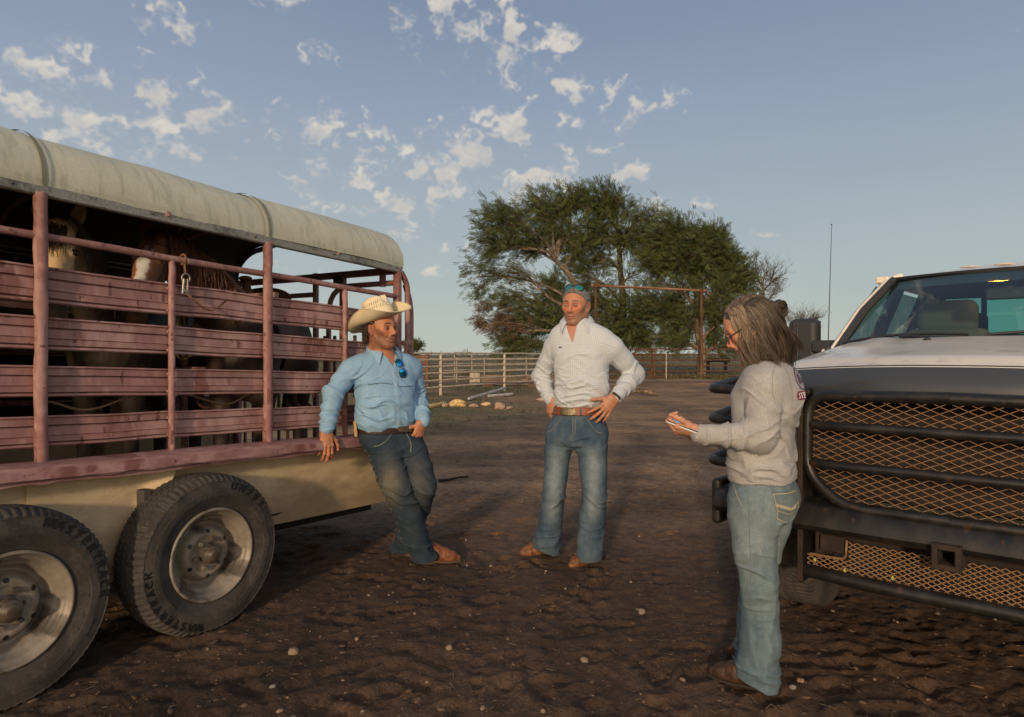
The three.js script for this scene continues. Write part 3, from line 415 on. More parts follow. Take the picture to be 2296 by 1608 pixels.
const skirtMat = std({ map: whiteTex, roughness: .62 });
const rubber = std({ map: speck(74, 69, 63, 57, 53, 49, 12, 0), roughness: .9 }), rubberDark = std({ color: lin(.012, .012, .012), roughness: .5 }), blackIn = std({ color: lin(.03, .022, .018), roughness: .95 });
const rimTex = texture(512, (u, v) => { const a = tfbm(u, v, 6, 5, 5), b = tfbm(u, v, 40, 3, 1), d = sstep(.08, .5, tfbm(u, v, 7, 6, 40)); return [mix(142, 80, d) + a * 26 + b * 14, mix(131, 71, d) + a * 24 + b * 13, mix(116, 60, d) + a * 22 + b * 12]; });
const rimMat = std({ map: rimTex, roughness: .5, metalness: .15 }), grime = std({ color: lin(.075, .06, .048), roughness: .8 });

const trailer = thing('stock_trailer', 'faded red open-slat livestock trailer with a curved fibreglass roof, horses inside', 'livestock trailer', TR.pos, TR.turn);
const pit = (g) => g.applyMatrix4(new THREE.Matrix4().makeShear(TR.pitch, 0, 0, 0, 0, 0));
const tpart = (name, g, m, parent = trailer, label) => part(parent, name, pit(metreUV(Array.isArray(g) ? merge(g) : g)), m, label);
{
  // shear check: y += pitch * x
  const test = new THREE.BoxGeometry(2, 2, 2); const q = V(1, 0, 0).applyMatrix4(new THREE.Matrix4().makeShear(TR.pitch, 0, 0, 0, 0, 0)); if (Math.abs(q.y - TR.pitch) > 1e-6) throw new Error('shear ' + q.toArray());
  const U0 = -3.3, U1 = 1.66, WN = -.26, WF = -2.06;
  // roof sheets
  const prof = (t) => { const L = [[WN + .02, 2.055], [WN + .022, 2.085]]; for (let k = 0; k <= 12; k++) { const a = k / 12 * Math.PI / 2; L.push([WN + .022 - .31 * (1 - Math.cos(a)), 2.09 + .25 * Math.sin(a)]); } for (let k = 1; k <= 6; k++) { const s = k / 6; L.push([WN - .288 + s * (-.612), 2.34 + .06 * Math.sin(s * Math.PI / 2)]); } const half = L.slice(); for (let i = half.length - 2; i >= 0; i--) L.push([-2.32 - half[i][0], half[i][1]]); const f = t * (L.length - 1), i = Math.min(L.length - 2, Math.floor(f)), q = f - i; return [mix(L[i][0], L[i + 1][0], q), mix(L[i][1], L[i + 1][1], q)]; };
  const N = 41; const cuts = [-3.3, -1.85, -.66, .515, 1.69];
  for (let k = 0; k < 4; k++) {
    const a = cuts[k] - (k ? .03 : 0), b = cuts[k + 1], lift = k % 2 ? .006 : 0;
    const g = sheet(10, N, (u, v) => { const [w, y] = prof(v), bulge = .008 * Math.sin(u * Math.PI) + .003 * n2(u * 6 + k * 9, v * 12); return V(mix(a, b, u), y + lift + bulge, w + (w > -1 ? lift + bulge : 0)); }, (u, v) => [mix(a, b, u) / 1.6, Math.min(v, .5) * 1.6]);
    const rs = part(trailer, 'roof_sheet', pit(g.clone()), fibre); part(rs, 'roof_shade_sheet', pit(g.clone().translate(0, 0, 1.16).scale(1, 1, .982).translate(0, -.004, -1.16)), roofShade);
    if (k < 3) part(trailer, 'roof_seam', pit(sheet(1, N, (u, v) => { const [w, y] = prof(v); return V(cuts[k + 1] + (u - .5) * .018, y + .0125 + (u > .3 && u < .7 ? .004 : 0), w + (w > -1 ? .0125 : 0)); })), std({ color: lin(.2, .2, .13), roughness: .9, side: THREE.DoubleSide }));
  }
  { const g = sheet(N, 1, (u, v) => { const [w, y] = prof(u); return V(1.69 - .02 * v, y - .05 * v, w - .03 * v * Math.sign(w + 1.16)); }); part(trailer, 'roof_edge', pit(g), fibre); }
  for (const u of [-2.4, -1.26, -.1, 1.05]) tpart('roof_bow', sweep(Array.from({ length: 15 }, (_, i) => { const [w, y] = prof(.04 + .92 * i / 14); return V(u, y - .035, w); }), () => .016, 6), pipePaint);
  // roof rails
  for (const [w, s] of [[WN + .012, 1], [WF - .012, -1]]) { const o = tpart('roof_rail', [box(U1 - U0 + .04, .05, .03, (U0 + U1) / 2, 2.046, w, .006), box(U1 - U0 + .04, .010, .036, (U0 + U1) / 2, 2.030, w, .004)], alu); for (let u = -3; s > 0 && u < 1.7; u += .5975) part(o, 'rivet', pit(new THREE.SphereGeometry(.007, 8, 6).translate(u + .43, 2.05, w + .015)), grime); }
  // posts and slats, near and far side
  const slatP = (y0, y1) => { const H = y1 - y0, P = [[0, .010], [.05, .016], [.09, .006], [.30, .006], [.335, -.008], [.375, .006], [.60, .010], [.63, .014], [.66, .008], [.84, .008], [.87, -.008], [.905, .006], [.96, .008], [1, .0]].map(([t, z]) => [y1 - t * H, z]); return P; };
  const slat = (u0, u1, y0, y1, w, flip, seed) => { const P = slatP(y0, y1), n = 8; const g = sheet(n, P.length - 1, (a, b) => { const [y, z] = P[Math.round(b * (P.length - 1))], dent = .004 * n3(a * 3 + seed, y * 6, seed) + .003 * n3(a * 8, y * 3, seed + 4); return V(mix(u0, u1, a), y + .003 * n2(a * 2 + seed, 3), w + flip * (z + dent)); }, (a, b) => [mix(u0, u1, a) * .9 + seed * .37, mix(y1, y0, b) * .9 + seed * .21]); if (flip < 0) g.index.array.reverse(); return toCreasedNormals(g, .5); };
  const S = [[1.57, 1.728], [1.37, 1.512], [1.165, 1.30], [.95, 1.085]], PU = [-3.03, -2.44, -1.85, -1.26, -.669, -.08, .507, 1.115, 1.65];
  const redSide = redPaint.clone(); redSide.side = THREE.DoubleSide;
  for (const [w, f] of [[WN - .012, 1], [WF + .012, -1]]) for (let b = -1; b < PU.length - 1; b++) { if (f < 0 && b % 2) continue; const u0 = b < 0 ? U0 : PU[b], u1 = f < 0 ? PU[Math.min(b + 2, PU.length - 1)] : PU[b + 1]; S.forEach(([y0, y1], k) => part(trailer, 'slat', pit(slat(u0, u1, y0, y1, w, f, b * 4 + k + (f < 0 ? 50 : 0))), redSide)); }
  const dirty = (g, seed) => { const p = g.attributes.position; for (let i = 0; i < p.count; i++) { const x = p.getX(i), y = p.getY(i), z = p.getZ(i), k = .0035 * n3(x * 20 + seed, y * 14, z * 20); p.setXYZ(i, x + k, y, z + k); } g.computeVertexNormals(); return g; };
  const vpost = (u, w, y0, y1, r, seed) => dirty(sweep(Array.from({ length: 30 }, (_, i) => V(u, mix(y0, y1, i / 29), w)), () => r, 10), seed);
  for (const [i, u] of PU.entries()) {
    if (i === PU.length - 1) { tpart('corner_post', box(.045, 1.64, .05, u, 1.235, WN + .004, .008), pipePaint); continue; }
    if (i % 2 === 0) { tpart('post', vpost(u, WN + .020, .88, 2.035, .0265, i), pipePaint); }
    else tpart('post', dirty(pipe([V(u, .88, WN + .024), V(u, 1.80, WN + .024), V(u + .012, 1.85, WN + .004)], .0165, .05, 8), i), pipePaint);
  }
  for (const u of PU.filter((_, i) => i % 2 === 0)) tpart('far_post', vpost(u, WF + .03, .4, 2.05, .028, u * 7), pipePaint);
  for (const u of [-.08, 1.115, .507]) { const L = []; for (const [a, b] of S) for (const y of [a + .02, b - .03]) { const g = stoneGeo(u * 9 + y * 5, 1); g.scale(.007, .011, .007); g.translate(u - .018, y, WN + .02); L.push(g); } tpart('weld_bead', L, pipePaint).userData.kind = 'stuff'; }
  for (const [w, y] of [[WN + .010, 1.852], [WF, 1.852]]) { const P = Array.from({ length: 40 }, (_, i) => V(mix(U0, 1.645, i / 39), y + .004 * n2(i * .4, 3), w + .004 * n2(i * .3, 9))); tpart('side_pipe', sweep(P, () => .0175, 8), pipePaint); }
  // running rail (ledge above the wheels)
  { const P = [[WN - .01, .893], [-.118, .893], [-.104, .887], [-.1, .874], [-.1, .836], [-.106, .828], [-.125, .828], [-.125, .812]]; const g = sheet(90, P.length - 1, (a, b) => { const k = Math.round(b * (P.length - 1)), [w, y] = P[k], u = mix(U0, 1.665, a); return V(u, y + (k > 4 ? .007 * n2(u * 14, k > 6 ? 1 : 3) : .003 * n2(u * 3, 8)), w + .003 * n2(u * 5, k)); }, (a, b) => [mix(U0, 1.665, a) * .8, b * .3]); const m = redPaint.clone(); m.side = THREE.DoubleSide; m.color = lin(1.0, .96, .98); part(trailer, 'fender_rail', pit(toCreasedNormals(g, .6)), m); tpart('fender_rail_end', box(.02, .07, .15, 1.662, .858, -.18), pipePaint); }
  // lower body
  { const dentS = (u0, u1, y0, y1, w) => sheet(40, 14, (a, b) => V(mix(u0, u1, a), mix(y0, y1, b), w + .006 * fbm2(a * 4, b * 3, 3) + .004 * Math.sin(a * 9)), (a, b) => [mix(u0, u1, a) * .55, mix(y0, y1, b) * 1.2 - .42]);
    const m = skirtMat.clone(); m.side = THREE.DoubleSide;
    part(trailer, 'side_skirt', pit(dentS(-.7, 1.655, .40, .825, WN)), m); part(trailer, 'side_skirt', pit(dentS(U0, -.7, .40, .825, WN - .004)), m);
    const edge = (y) => mix(-.20, -.085, sstep(.55, .83, y)); // panel between the wheels, flared at its rear edge
    part(trailer, 'wheel_panel', pit(sheet(34, 14, (a, b) => { const y = mix(.30, .826, b), e = edge(y), u = mix(-.72, e, a), fl = sstep(.80, 1, a); return V(u, y, WN + .012 + fl * .065 * (.35 + .65 * sstep(.4, .83, y))); }, (a, b) => [mix(-.72, -.1, a) * .55, mix(.3, .826, b) * 1.2 - .3])), m);
    part(trailer, 'wheel_panel_edge', pit(sheet(1, 14, (a, b) => { const y = mix(.30, .826, b), e = edge(y); return V(e, y, mix(WN + .002, WN + .077 * (.35 + .65 * sstep(.4, .83, y)), a)); })), m);
    tpart('bracket', box(.05, .12, .06, -.235, .66, WN + .05, .012), grime);
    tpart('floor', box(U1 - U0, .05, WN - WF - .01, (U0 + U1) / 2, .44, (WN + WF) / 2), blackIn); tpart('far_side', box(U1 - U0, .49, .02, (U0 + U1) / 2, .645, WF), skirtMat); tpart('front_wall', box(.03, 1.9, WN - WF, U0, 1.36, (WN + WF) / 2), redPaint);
    tpart('frame_beam', [bar(V(U0, .35, -.55), V(U1, .35, -.55), .06, .12), bar(V(U0, .35, -1.75), V(U1, .35, -1.75), .06, .12)], blackIn);
    tpart('tongue', [bar(V(U0 - 1.5, .45, -1.16), V(U0 + .1, .42, -.7), .06, .12), bar(V(U0 - 1.5, .45, -1.16), V(U0 + .1, .42, -1.6), .06, .12)], blackIn); }
  // rear gate
  { const gate = new THREE.Group(); gate.name = 'rear_gate'; trailer.add(gate); const gp = (n, g, m = pipePaint) => part(gate, n, pit(metreUV(Array.isArray(g) ? merge(g) : g)), m), U = 1.655;
    gp('top_bar', bar(V(U, 2.04, WN), V(U, 2.04, WF), .05, .045)); gp('far_corner_post', box(.05, 1.64, .05, U, 1.235, WF + .02));
    gp('gate_frame', pipe([V(U + .01, .5, -.96), V(U + .01, 1.955, -.96), V(U + .01, 1.955, -.28)], .02, .22, 8)); gp('gate_post', box(.03, .5, .042, U, 1.80, -.80)); gp('gate_post', box(.03, 1.6, .036, U, 1.27, -1.09)); gp('gate_post', box(.028, .14, .04, U, 2.0, -.40));
    gp('latch_box', box(.06, .075, .10, U, 2.0, -.83, .014), grime); gp('gate_bar', bar(V(U, 1.905, -1.09), V(U, 1.905, WF), .03, .035)); gp('gate_bar', bar(V(U, 1.74, WN), V(U, 1.74, WF), .03, .035)); gp('gate_bar', bar(V(U, .52, WN), V(U, .52, WF), .03, .04)); gp('gate_bar', bar(V(U, 1.44, WN), V(U, 1.44, -1.0), .02, .03));
    for (let w = -.36; w > -2; w -= .105) gp('picket', box(.012, 1.16, .026, U, 1.0, w), std({ map: redTex, color: lin(.75, .78, .78), roughness: .8 }));
    gp('outer_frame', pipe([V(U + .03, 2.03, WN + .01), V(U + .10, 1.95, WN + .01), V(U + .105, .5, WN + .01)], .021, .06, 10)); gp('outer_frame', pipe([V(U + .11, 1.95, WN - .02), V(U + .175, 1.82, WN - .02), V(U + .175, .45, WN - .02)], .021, .09, 10));
    gp('latch', [box(.10, .035, .03, U + .07, 1.52, WN + .03, .008), rod(V(U + .03, 1.36, WN + .035), V(U + .06, 1.53, WN + .04), .014), stoneGeo(4, 1).scale(.03, .05, .025).translate(U + .03, 1.40, WN + .03)]); }
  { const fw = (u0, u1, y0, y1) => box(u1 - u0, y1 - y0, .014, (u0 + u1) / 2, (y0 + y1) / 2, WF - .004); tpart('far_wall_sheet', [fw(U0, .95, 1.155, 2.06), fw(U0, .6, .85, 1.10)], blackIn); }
  tpart('divider', [box(.03, 1.2, .03, .62, 1.1, -1.2), bar(V(.62, 1.75, WN - .04), V(.62, 1.75, WF + .03), .03, .03), bar(V(.62, 1.3, -.9), V(.62, 1.3, WF + .03), .03, .03)], pipePaint);
}
// wheels
const planarUV = (g) => { const p = g.attributes.position, u = g.attributes.uv; for (let i = 0; i < p.count; i++) u.setXY(i, p.getX(i) * 1.7 + .5, p.getY(i) * 1.7 + .5); return g; };
function makeWheel(R, width, lugs, words) {
  const g = new THREE.Group(); g.name = 'wheel'; const P = [[.215, -.205], [.235, -.225], [.275, -width], [.335, -width + .004], [.366, -width + .018], [.382, -width + .034], [.386, -.16], [.383, -.155], [.383, -.148], [.387, -.143], [.388, -.12], [.384, -.115], [.384, -.108], [.388, -.103], [.388, -.085], [.384, -.08], [.384, -.074], [.387, -.069], [.386, -.05], [.382, -.036], [.372, -.022], [.366, -.013], [.362, -.0075], [.356, -.0055], [.353, -.0075], [.335, -.004], [.318, -.0018], [.316, .0002], [.300, .0], [.284, -.0004], [.282, -.003], [.262, -.009], [.244, -.017], [.232, -.020], [.226, -.026]].map(([r, z]) => [r * R / .388, z]);
  const NA = 304, ny = P.length; const f = (a, b) => { const k = Math.round(b * (ny - 1)); let [r, z] = P[k]; const th = a * Math.PI * 2, ph = (a * 76) % 1, ph2 = (a * 76 + .35) % 1; if (k >= 17 && k <= 22) { const n = ph < .34 ? 1 : 0; r -= n * (k < 21 ? .006 : .003); if (k > 19) z -= n * .0025; } else if (k >= 3 && k <= 6 && ph2 < .3) r -= .005; else if (k > 6 && k < 17 && ((ph2 + (k % 5) * .2) % 1) < .16) r -= .004; if (k >= 27 && k <= 29) z += Math.floor(a * 26) % 2 ? -.0012 : .0006; return V(Math.sin(th) * r, Math.cos(th) * r, z); };
  part(g, 'tyre', toCreasedNormals(metreUV(sheet(NA, ny - 1, f)), .45), rubber);
  const letters = []; for (const [txt, mid, size, rad, step] of words) { const n = txt.length; [...txt].forEach((ch, i) => { const a = mid + (i - (n - 1) / 2) * step, t = new TextGeometry(ch, { font, size, depth: .004, curveSegments: 3 }); t.computeBoundingBox(); const b = t.boundingBox; t.translate(-(b.min.x + b.max.x) / 2, -size / 2, 0); t.scale(1.15, 1, 1); t.rotateZ(-a); t.translate(Math.sin(a) * rad, Math.cos(a) * rad, -.0052); letters.push(t); }); }
  if (letters.length) part(g, 'lettering', letters, rubberDark);
  const rp = [[.228, -.028], [.230, -.020], [.226, -.013], [.219, -.011], [.214, -.017], [.210, -.030], [.200, -.036], [.193, -.042], [.188, -.060], [.176, -.066], [.168, -.072], [.160, -.095], [.154, -.106], [.147, -.112], [.139, -.108], [.130, -.088], [.118, -.068], [.106, -.060], [.09, -.060], [.088, -.066], [.0, -.066]];
  const dent = (geo, k) => { const p = geo.attributes.position; for (let i = 0; i < p.count; i++) { const x = p.getX(i), y = p.getY(i), z = p.getZ(i); p.setZ(i, z + k * n3(x * 30, y * 30, z * 30)); } return geo; };
  part(g, 'rim', planarUV(new THREE.LatheGeometry(rp.map(([r, z]) => new THREE.Vector2(r, z)).reverse(), 72).rotateX(Math.PI / 2).scale(1, 1, 1)), (() => { const m = rimMat.clone(); m.side = THREE.DoubleSide; return m; })());
  const hp = [[0, .0], [.022, 0], [.028, -.006], [.029, -.014], [.040, -.02], [.0455, -.028], [.047, -.07], [.05, -.08], [.084, -.081]].map(([r, z]) => new THREE.Vector2(r, z + .004));
  part(g, 'hub_cap', metreUV(dent(new THREE.LatheGeometry(hp.reverse(), 32).rotateX(Math.PI / 2), .001)), (() => { const m = rimMat.clone(); m.side = THREE.DoubleSide; m.color = lin(1.15, 1.1, 1.05); return m; })());
  for (let i = 0; i < lugs; i++) { const a = i / lugs * 6.283 + .35, m = new THREE.CylinderGeometry(.0115, .0125, .026, 6).rotateX(Math.PI / 2).translate(Math.sin(a) * .071, Math.cos(a) * .071, -.056); part(g, 'lug_nut', m, i % 2 ? rimMat : grime); }
  for (let i = 0; i < 6; i++) { const a = i / 6 * 6.283, r = .111; part(g, 'rim_hole', new THREE.CylinderGeometry(.011, .011, .004, 14).rotateX(Math.PI / 2 - .55).rotateZ(-a + 0).translate(Math.sin(a) * r, Math.cos(a) * r, -.064), rubberDark); }
  return g;
}
{
  const w1 = makeWheel(.392, .235, 6, [['UN203', .62, .036, .339, .150], ['MASTERTRACK', 4.05, .036, .339, .128]]); w1.position.set(0, .385, 0); trailer.add(w1);
  const w2 = makeWheel(.392, .235, 6, [['MASTERTRACK', 1.02, .036, .339, .128], ['UN203', 4.3, .036, .339, .150]]); w2.position.set(-.87, .385, .0); w2.rotation.z = 0; trailer.add(w2);
  for (const u of [0, -.87]) { const w = w1.clone(); w.position.set(u, .385, -2.32); w.rotation.y = Math.PI; trailer.add(w); part(trailer, 'axle', rod(V(u, .385, -2.1), V(u, .385, -.2), .04), grime); }
}
// ------------------------------------------------------------------ pickup truck with a ranch grille guard
const TK = { pos: [1.663, 0, -2.59], turn: -41.68 * Math.PI / 180 };
const truck = thing('pickup_truck', 'white pickup truck with a black grille guard of rusty expanded mesh, at the right', 'pickup truck', TK.pos, TK.turn);
const tkW = (a, h, z) => { const c = Math.cos(TK.turn), s = Math.sin(TK.turn); return V(TK.pos[0] + a * c + z * s, h, TK.pos[2] - a * s + z * c); };
{
  const white = new THREE.MeshPhysicalMaterial({ color: lin(.92, .84, .72), roughness: .55, clearcoat: .8, clearcoatRoughness: .14, map: texture(512, (u, v) => { const a = tfbm(u, v, 4, 5, 3), k = 246 + a * 22 - sstep(.2, .6, tfbm(u, v, 8, 4, 12)) * 26; return [k, k * .985, k * .96]; }) });
  const whiteD = white.clone(); whiteD.side = THREE.DoubleSide;
  const black = std({ color: lin(.028, .028, .03), roughness: .42, bumpMap: redBump, bumpScale: .0006 }), trim = std({ color: lin(.03, .031, .034), roughness: .55 }), gloss = new THREE.MeshPhysicalMaterial({ color: lin(.045, .05, .058), roughness: .32, clearcoat: .4, clearcoatRoughness: .3, side: THREE.DoubleSide });
  const steelTex = texture(512, (u, v) => { const a = tfbm(u, v, 6, 5, 9), r = sstep(.36, .6, tfbm(u, v, 9, 6, 20)) * .6, d = sstep(-.2, .5, tfbm(u, v * .5, 12, 4, 2)) * .5; return [mix(mix(34, 62, d), 96, r) + a * 14, mix(mix(33, 56, d), 62, r) + a * 13, mix(mix(33, 50, d), 40, r) + a * 12]; });
  const steel = std({ map: steelTex, roughness: .42, metalness: .1, bumpMap: redBump, bumpScale: .0004 }), rust = std({ map: speck(158, 124, 90, 116, 84, 58, 8, .05), roughness: .9, side: THREE.DoubleSide });
  const darkRust = std({ map: speck(60, 46, 36, 44, 36, 30, 8, .05), roughness: .9 });
  const glass = new THREE.MeshPhysicalMaterial({ color: lin(.66, .80, .76), roughness: .02, transmission: 1, thickness: 0, ior: 1.45, side: THREE.DoubleSide }), tintGlass = glass.clone(), sideGlass = glass.clone(); tintGlass.color = lin(.42, .72, .68); sideGlass.color = lin(.16, .24, .22);
  const inside = std({ color: lin(.045, .047, .043), roughness: .9 }), liner = std({ color: lin(.09, .088, .08), roughness: .95, side: THREE.DoubleSide }), seatM = std({ color: lin(.085, .09, .075), roughness: .9 });
  const p = (n, g, m, l) => part(truck, n, Array.isArray(g) ? merge(g) : g, m, l), muv = (g) => metreUV(g);
  // hood
  const frontZ = (a) => -.13 - .16 * Math.pow(Math.abs(a) / .72, 2.6), cowlZ = (a) => -1.06 - .30 * Math.pow(Math.abs(a) / .8, 2);
  const hoodH = (a, t) => { const s = Math.abs(a) / .8, y = mix(1.348, 1.464, Math.pow(t, .85)) - .035 * s ** 2.2 * (1 - .2 * t) + .014 * sstep(.50, .62, s) * sstep(.80, .70, s) * sstep(0, .3, t) - .10 * sstep(.86, 1.06, s) ** 1.5 - .018 * sstep(.12, 0, t); return y; };
  p('hood', toCreasedNormals(muv(sheet(56, 40, (u, v) => { const a = mix(-.83, .83, u); return V(a, hoodH(a, v), mix(frontZ(a), cowlZ(a) + .0, v)); })), .7), whiteD);
  p('hood_lip', sheet(56, 6, (u, v) => { const a = mix(-.83, .83, u), th = v * 1.35; return V(a, hoodH(a, 0) - .018 * (1 - Math.cos(th)) - .004, frontZ(a) + .018 * Math.sin(th)); }), whiteD);
  p('bug_shield', sheet(56, 10, (u, v) => { const a = mix(-.80, .80, u), z = frontZ(a) + .015; return V(a * (1 - .02 * v), hoodH(a, 0) - .008 - v * (.128 - .035 * sstep(.5, .8, Math.abs(a))), z + .036 * Math.sin(v * 2.2) + .012 * v); }), gloss, 'glossy black deflector along the hood edge');
  p('washer_nozzle', new THREE.SphereGeometry(.014, 10, 8).scale(1.3, .8, 1).translate(-.245, 1.447, -.93), trim);
  // cowl, fenders, grille, lamps
  p('cowl', sheet(40, 5, (u, v) => { const a = mix(-.82, .82, u); return V(a, hoodH(a, 1) - .012 - .004 * v, cowlZ(a) + .01 - v * .10); }), trim);
  for (const s of [-1, 1]) {
    p('fender', toCreasedNormals(muv(sheet(30, 16, (u, v) => { const z = mix(-.22, -1.52, u), ph = v * 1.55, top = mix(1.285, 1.39, u), a = .80 + .165 * Math.sin(ph), arch = Math.hypot((z + .92) / .5, 0) < 1 ? .40 + .50 * Math.sqrt(1 - ((z + .92) / .5) ** 2) : .5; const y = v < .5 ? top - .11 * (1 - Math.cos(ph * 2)) * .5 : mix(top - .11 * (1 - Math.cos(1.55)) * .5, Math.max(arch, .5), (v - .5) / .5); return V(s * Math.min(a + .0, .975) * (u < .06 ? .985 : 1), y, z); })), .6), whiteD);
    p('headlight', [box(.30, .26, .07, s * .77, 1.03, -.27, .03)], new THREE.MeshPhysicalMaterial({ color: lin(.7, .72, .74), roughness: .08, metalness: .5, clearcoat: 1 })); p('lamp_surround', box(.36, .36, .06, s * .77, 1.03, -.31, .03), white);
    p('door', [box(.05, .86, 1.05, s * .945, .98, -2.12, .02)], white); p('rear_door', box(.05, .86, .92, s * .945, .98, -3.12, .02), white); p('rocker', box(.1, .14, 2.1, s * .90, .52, -2.55, .03), trim);
    p('side_window', sheet(8, 4, (u, v) => V(s * mix(.915, .74, v), mix(1.42, 1.83, v), mix(mix(-1.66, -2.0, v), -2.60, u))), sideGlass); p('rear_side_window', sheet(8, 4, (u, v) => V(s * mix(.915, .74, v), mix(1.42, 1.83, v), mix(-2.70, mix(-3.55, -3.45, v), u))), sideGlass);
    const A = V(s * .845, 1.40, -1.42), B = V(s * .665, 1.862, -1.99); p('a_pillar', sweep([A.clone().add(V(s * .02, -.10, .06)), A, A.clone().lerp(B, .5).add(V(s * .012, .022, 0)), B, B.clone().add(V(-s * .06, .035, -.08))], () => .021, 8, true, .8), white); p('pillar_trim', sweep([A, A.clone().lerp(B, .5).add(V(s * .012, .022, 0)), B].map((q) => q.clone().add(V(-s * .036, 0, .014))), () => .027, 6), trim);
    for (const z of [-2.65, -3.55]) p('door_pillar', bar(V(s * .925, 1.40, z), V(s * .735, 1.86, z + .05), .10, .05), trim);
    p('drip_rail', bar(V(s * .70, 1.868, -1.98), V(s * .70, 1.878, -3.6), .08, .05, V(0, 1, 0), .015), white);
    p('bed_side', box(.06, .62, 2.1, s * .94, 1.0, -4.75, .02), white);
    // towing mirror
    const m = new THREE.Group(); m.name = 'side_mirror'; truck.add(m); const mx = s * 1.115, mz = -1.74; part(m, 'mirror_housing', new RoundedBoxGeometry(.20, .345, .115, 4, .05).translate(mx, 1.445, mz), trim); part(m, 'mirror_rib', box(.012, .30, .02, mx + s * .03, 1.44, mz + .053, .005), black); part(m, 'mirror_arm', [bar(V(s * .93, 1.425, -1.72), V(mx, 1.44, mz + .01), .05, .055, V(0, 1, 0), .012), box(.17, .085, .09, s * .97, 1.425, -1.715, .02), bar(V(s * .93, 1.33, -1.72), V(mx, 1.345, mz + .01), .035, .03, V(0, 1, 0), .01)], trim); part(m, 'mirror_glass', box(.17, .31, .004, mx, 1.445, mz - .059), new THREE.MeshStandardMaterial({ color: lin(.8, .8, .8), metalness: 1, roughness: .05 }));
  }
  p('grille', [box(1.2, .5, .05, 0, .98, -.26, .02), ...[.84, .94, 1.04, 1.14].map((y) => box(1.1, .03, .03, 0, y, -.228, .008))], blackIn); p('engine_bay', box(1.6, .70, .75, 0, .85, -.72), inside); p('chassis', [box(.9, .2, 5, 0, .5, -3, .02)], inside); p('firewall', box(1.7, .9, .05, 0, .95, -1.35), inside);
  p('bed_front', box(1.86, .66, .05, 0, 1.02, -3.72, .01), white); p('bed_floor', box(1.86, .05, 2.05, 0, .78, -4.75), trim); p('tailgate', box(1.86, .58, .06, 0, 1.0, -5.8, .02), white);
  // glass and roof
  p('windshield', sheet(24, 12, (u, v) => { const k = mix(-1, 1, u), a = k * mix(.80, .625, v); return V(a, mix(1.418, 1.872 - .010 * k * k, v) + .03 * (1 - k * k) * (1 - v), mix(-1.13 - .28 * k * k, -1.89 - .11 * k * k, v) + .012 * Math.sin(v * 3.14)); }), glass);
  p('windshield_seal', sheet(24, 1, (u, v) => { const k = mix(-1, 1, u); return V(k * .64, 1.874 - .010 * k * k + v * .014, -1.885 - .11 * k * k - v * .006); }), std({ color: lin(.012, .012, .012), roughness: .6, side: THREE.DoubleSide }));
  p('sun_band', sheet(24, 1, (u, v) => { const k = mix(-1, 1, u); return V(k * mix(.655, .63, v), mix(1.80, 1.868, v) - .010 * k * k, mix(-1.775, -1.888, v) - .12 * k * k - .012); }), new THREE.MeshPhysicalMaterial({ color: lin(.06, .07, .075), roughness: .2, transmission: .5, thickness: 0, side: THREE.DoubleSide }));
  p('roof', sheet(24, 24, (u, v) => { const k = mix(-1, 1, u); return V(k * .71, mix(1.888, 1.90, v) + .090 * (1 - Math.abs(k) ** 2.6) * sstep(-.02, .40, v) - .03 * sstep(.85, 1, v) - .012 * k * k, mix(-1.90 - .11 * k * k, -3.62, v)); }), whiteD);
  p('headliner', sheet(6, 6, (u, v) => V(mix(-.66, .66, u), 1.858, mix(-1.97, -3.55, v))), liner); p('back_wall', [box(1.66, .75, .05, 0, 1.06, -3.6), box(.16, .44, .05, .68, 1.66, -3.57), box(.16, .44, .05, -.68, 1.66, -3.57), box(1.5, .04, .05, 0, 1.85, -3.57)], inside);
  p('rear_window', box(1.24, .41, .006, 0, 1.64, -3.575), tintGlass); for (const a of [-.33, .33]) p('slider_frame', box(.035, .41, .03, a, 1.64, -3.56), inside);
  for (const a of [-.23, -.05, .13]) p('roof_lamp', new THREE.SphereGeometry(.045, 12, 6).scale(1.3, .14, 1).translate(a, 1.903 + .090 * sstep(-.02, .40, .135) * (1 - Math.abs(a / .71) ** 2.6), -2.13), white);
  // cabin
  p('dashboard', [box(1.66, .16, .42, 0, 1.335, -1.55, .05), box(1.6, .5, .2, 0, 1.1, -1.6, .05)], std({ color: lin(.06, .058, .052), roughness: .85 }));
  for (const s of [-1, 1]) { const st = new THREE.Group(); st.name = 'seat'; truck.add(st); part(st, 'seat_back', [new RoundedBoxGeometry(.52, .62, .16, 4, .07).rotateX(-.16).translate(s * .40, 1.24, -2.34)], seatM); part(st, 'headrest', new RoundedBoxGeometry(.36, .23, .13, 5, .06).rotateX(-.12).translate(s * .40, 1.628, -2.42), seatM); part(st, 'seat_cushion', box(.52, .16, .5, s * .40, .9, -2.1, .06), seatM); }
  p('rear_bench', [new RoundedBoxGeometry(1.4, .62, .16, 4, .06).rotateX(-.16).translate(0, 1.22, -3.32)], seatM); for (const a of [-.42, .12, .5]) p('rear_headrest', new RoundedBoxGeometry(.27, .20, .1, 4, .05).translate(a, 1.60, -3.42), inside);
  { const sw = new THREE.TorusGeometry(.19, .017, 8, 28).rotateX(-.5).translate(.40, 1.30, -1.86); p('steering_wheel', [sw, box(.34, .05, .03, .40, 1.30, -1.86, .01)], trim); p('rear_view_mirror', [box(.24, .075, .03, .0, 1.735, -1.90, .014), rod(V(0, 1.74, -1.89), V(0, 1.86, -1.93), .01)], trim); }
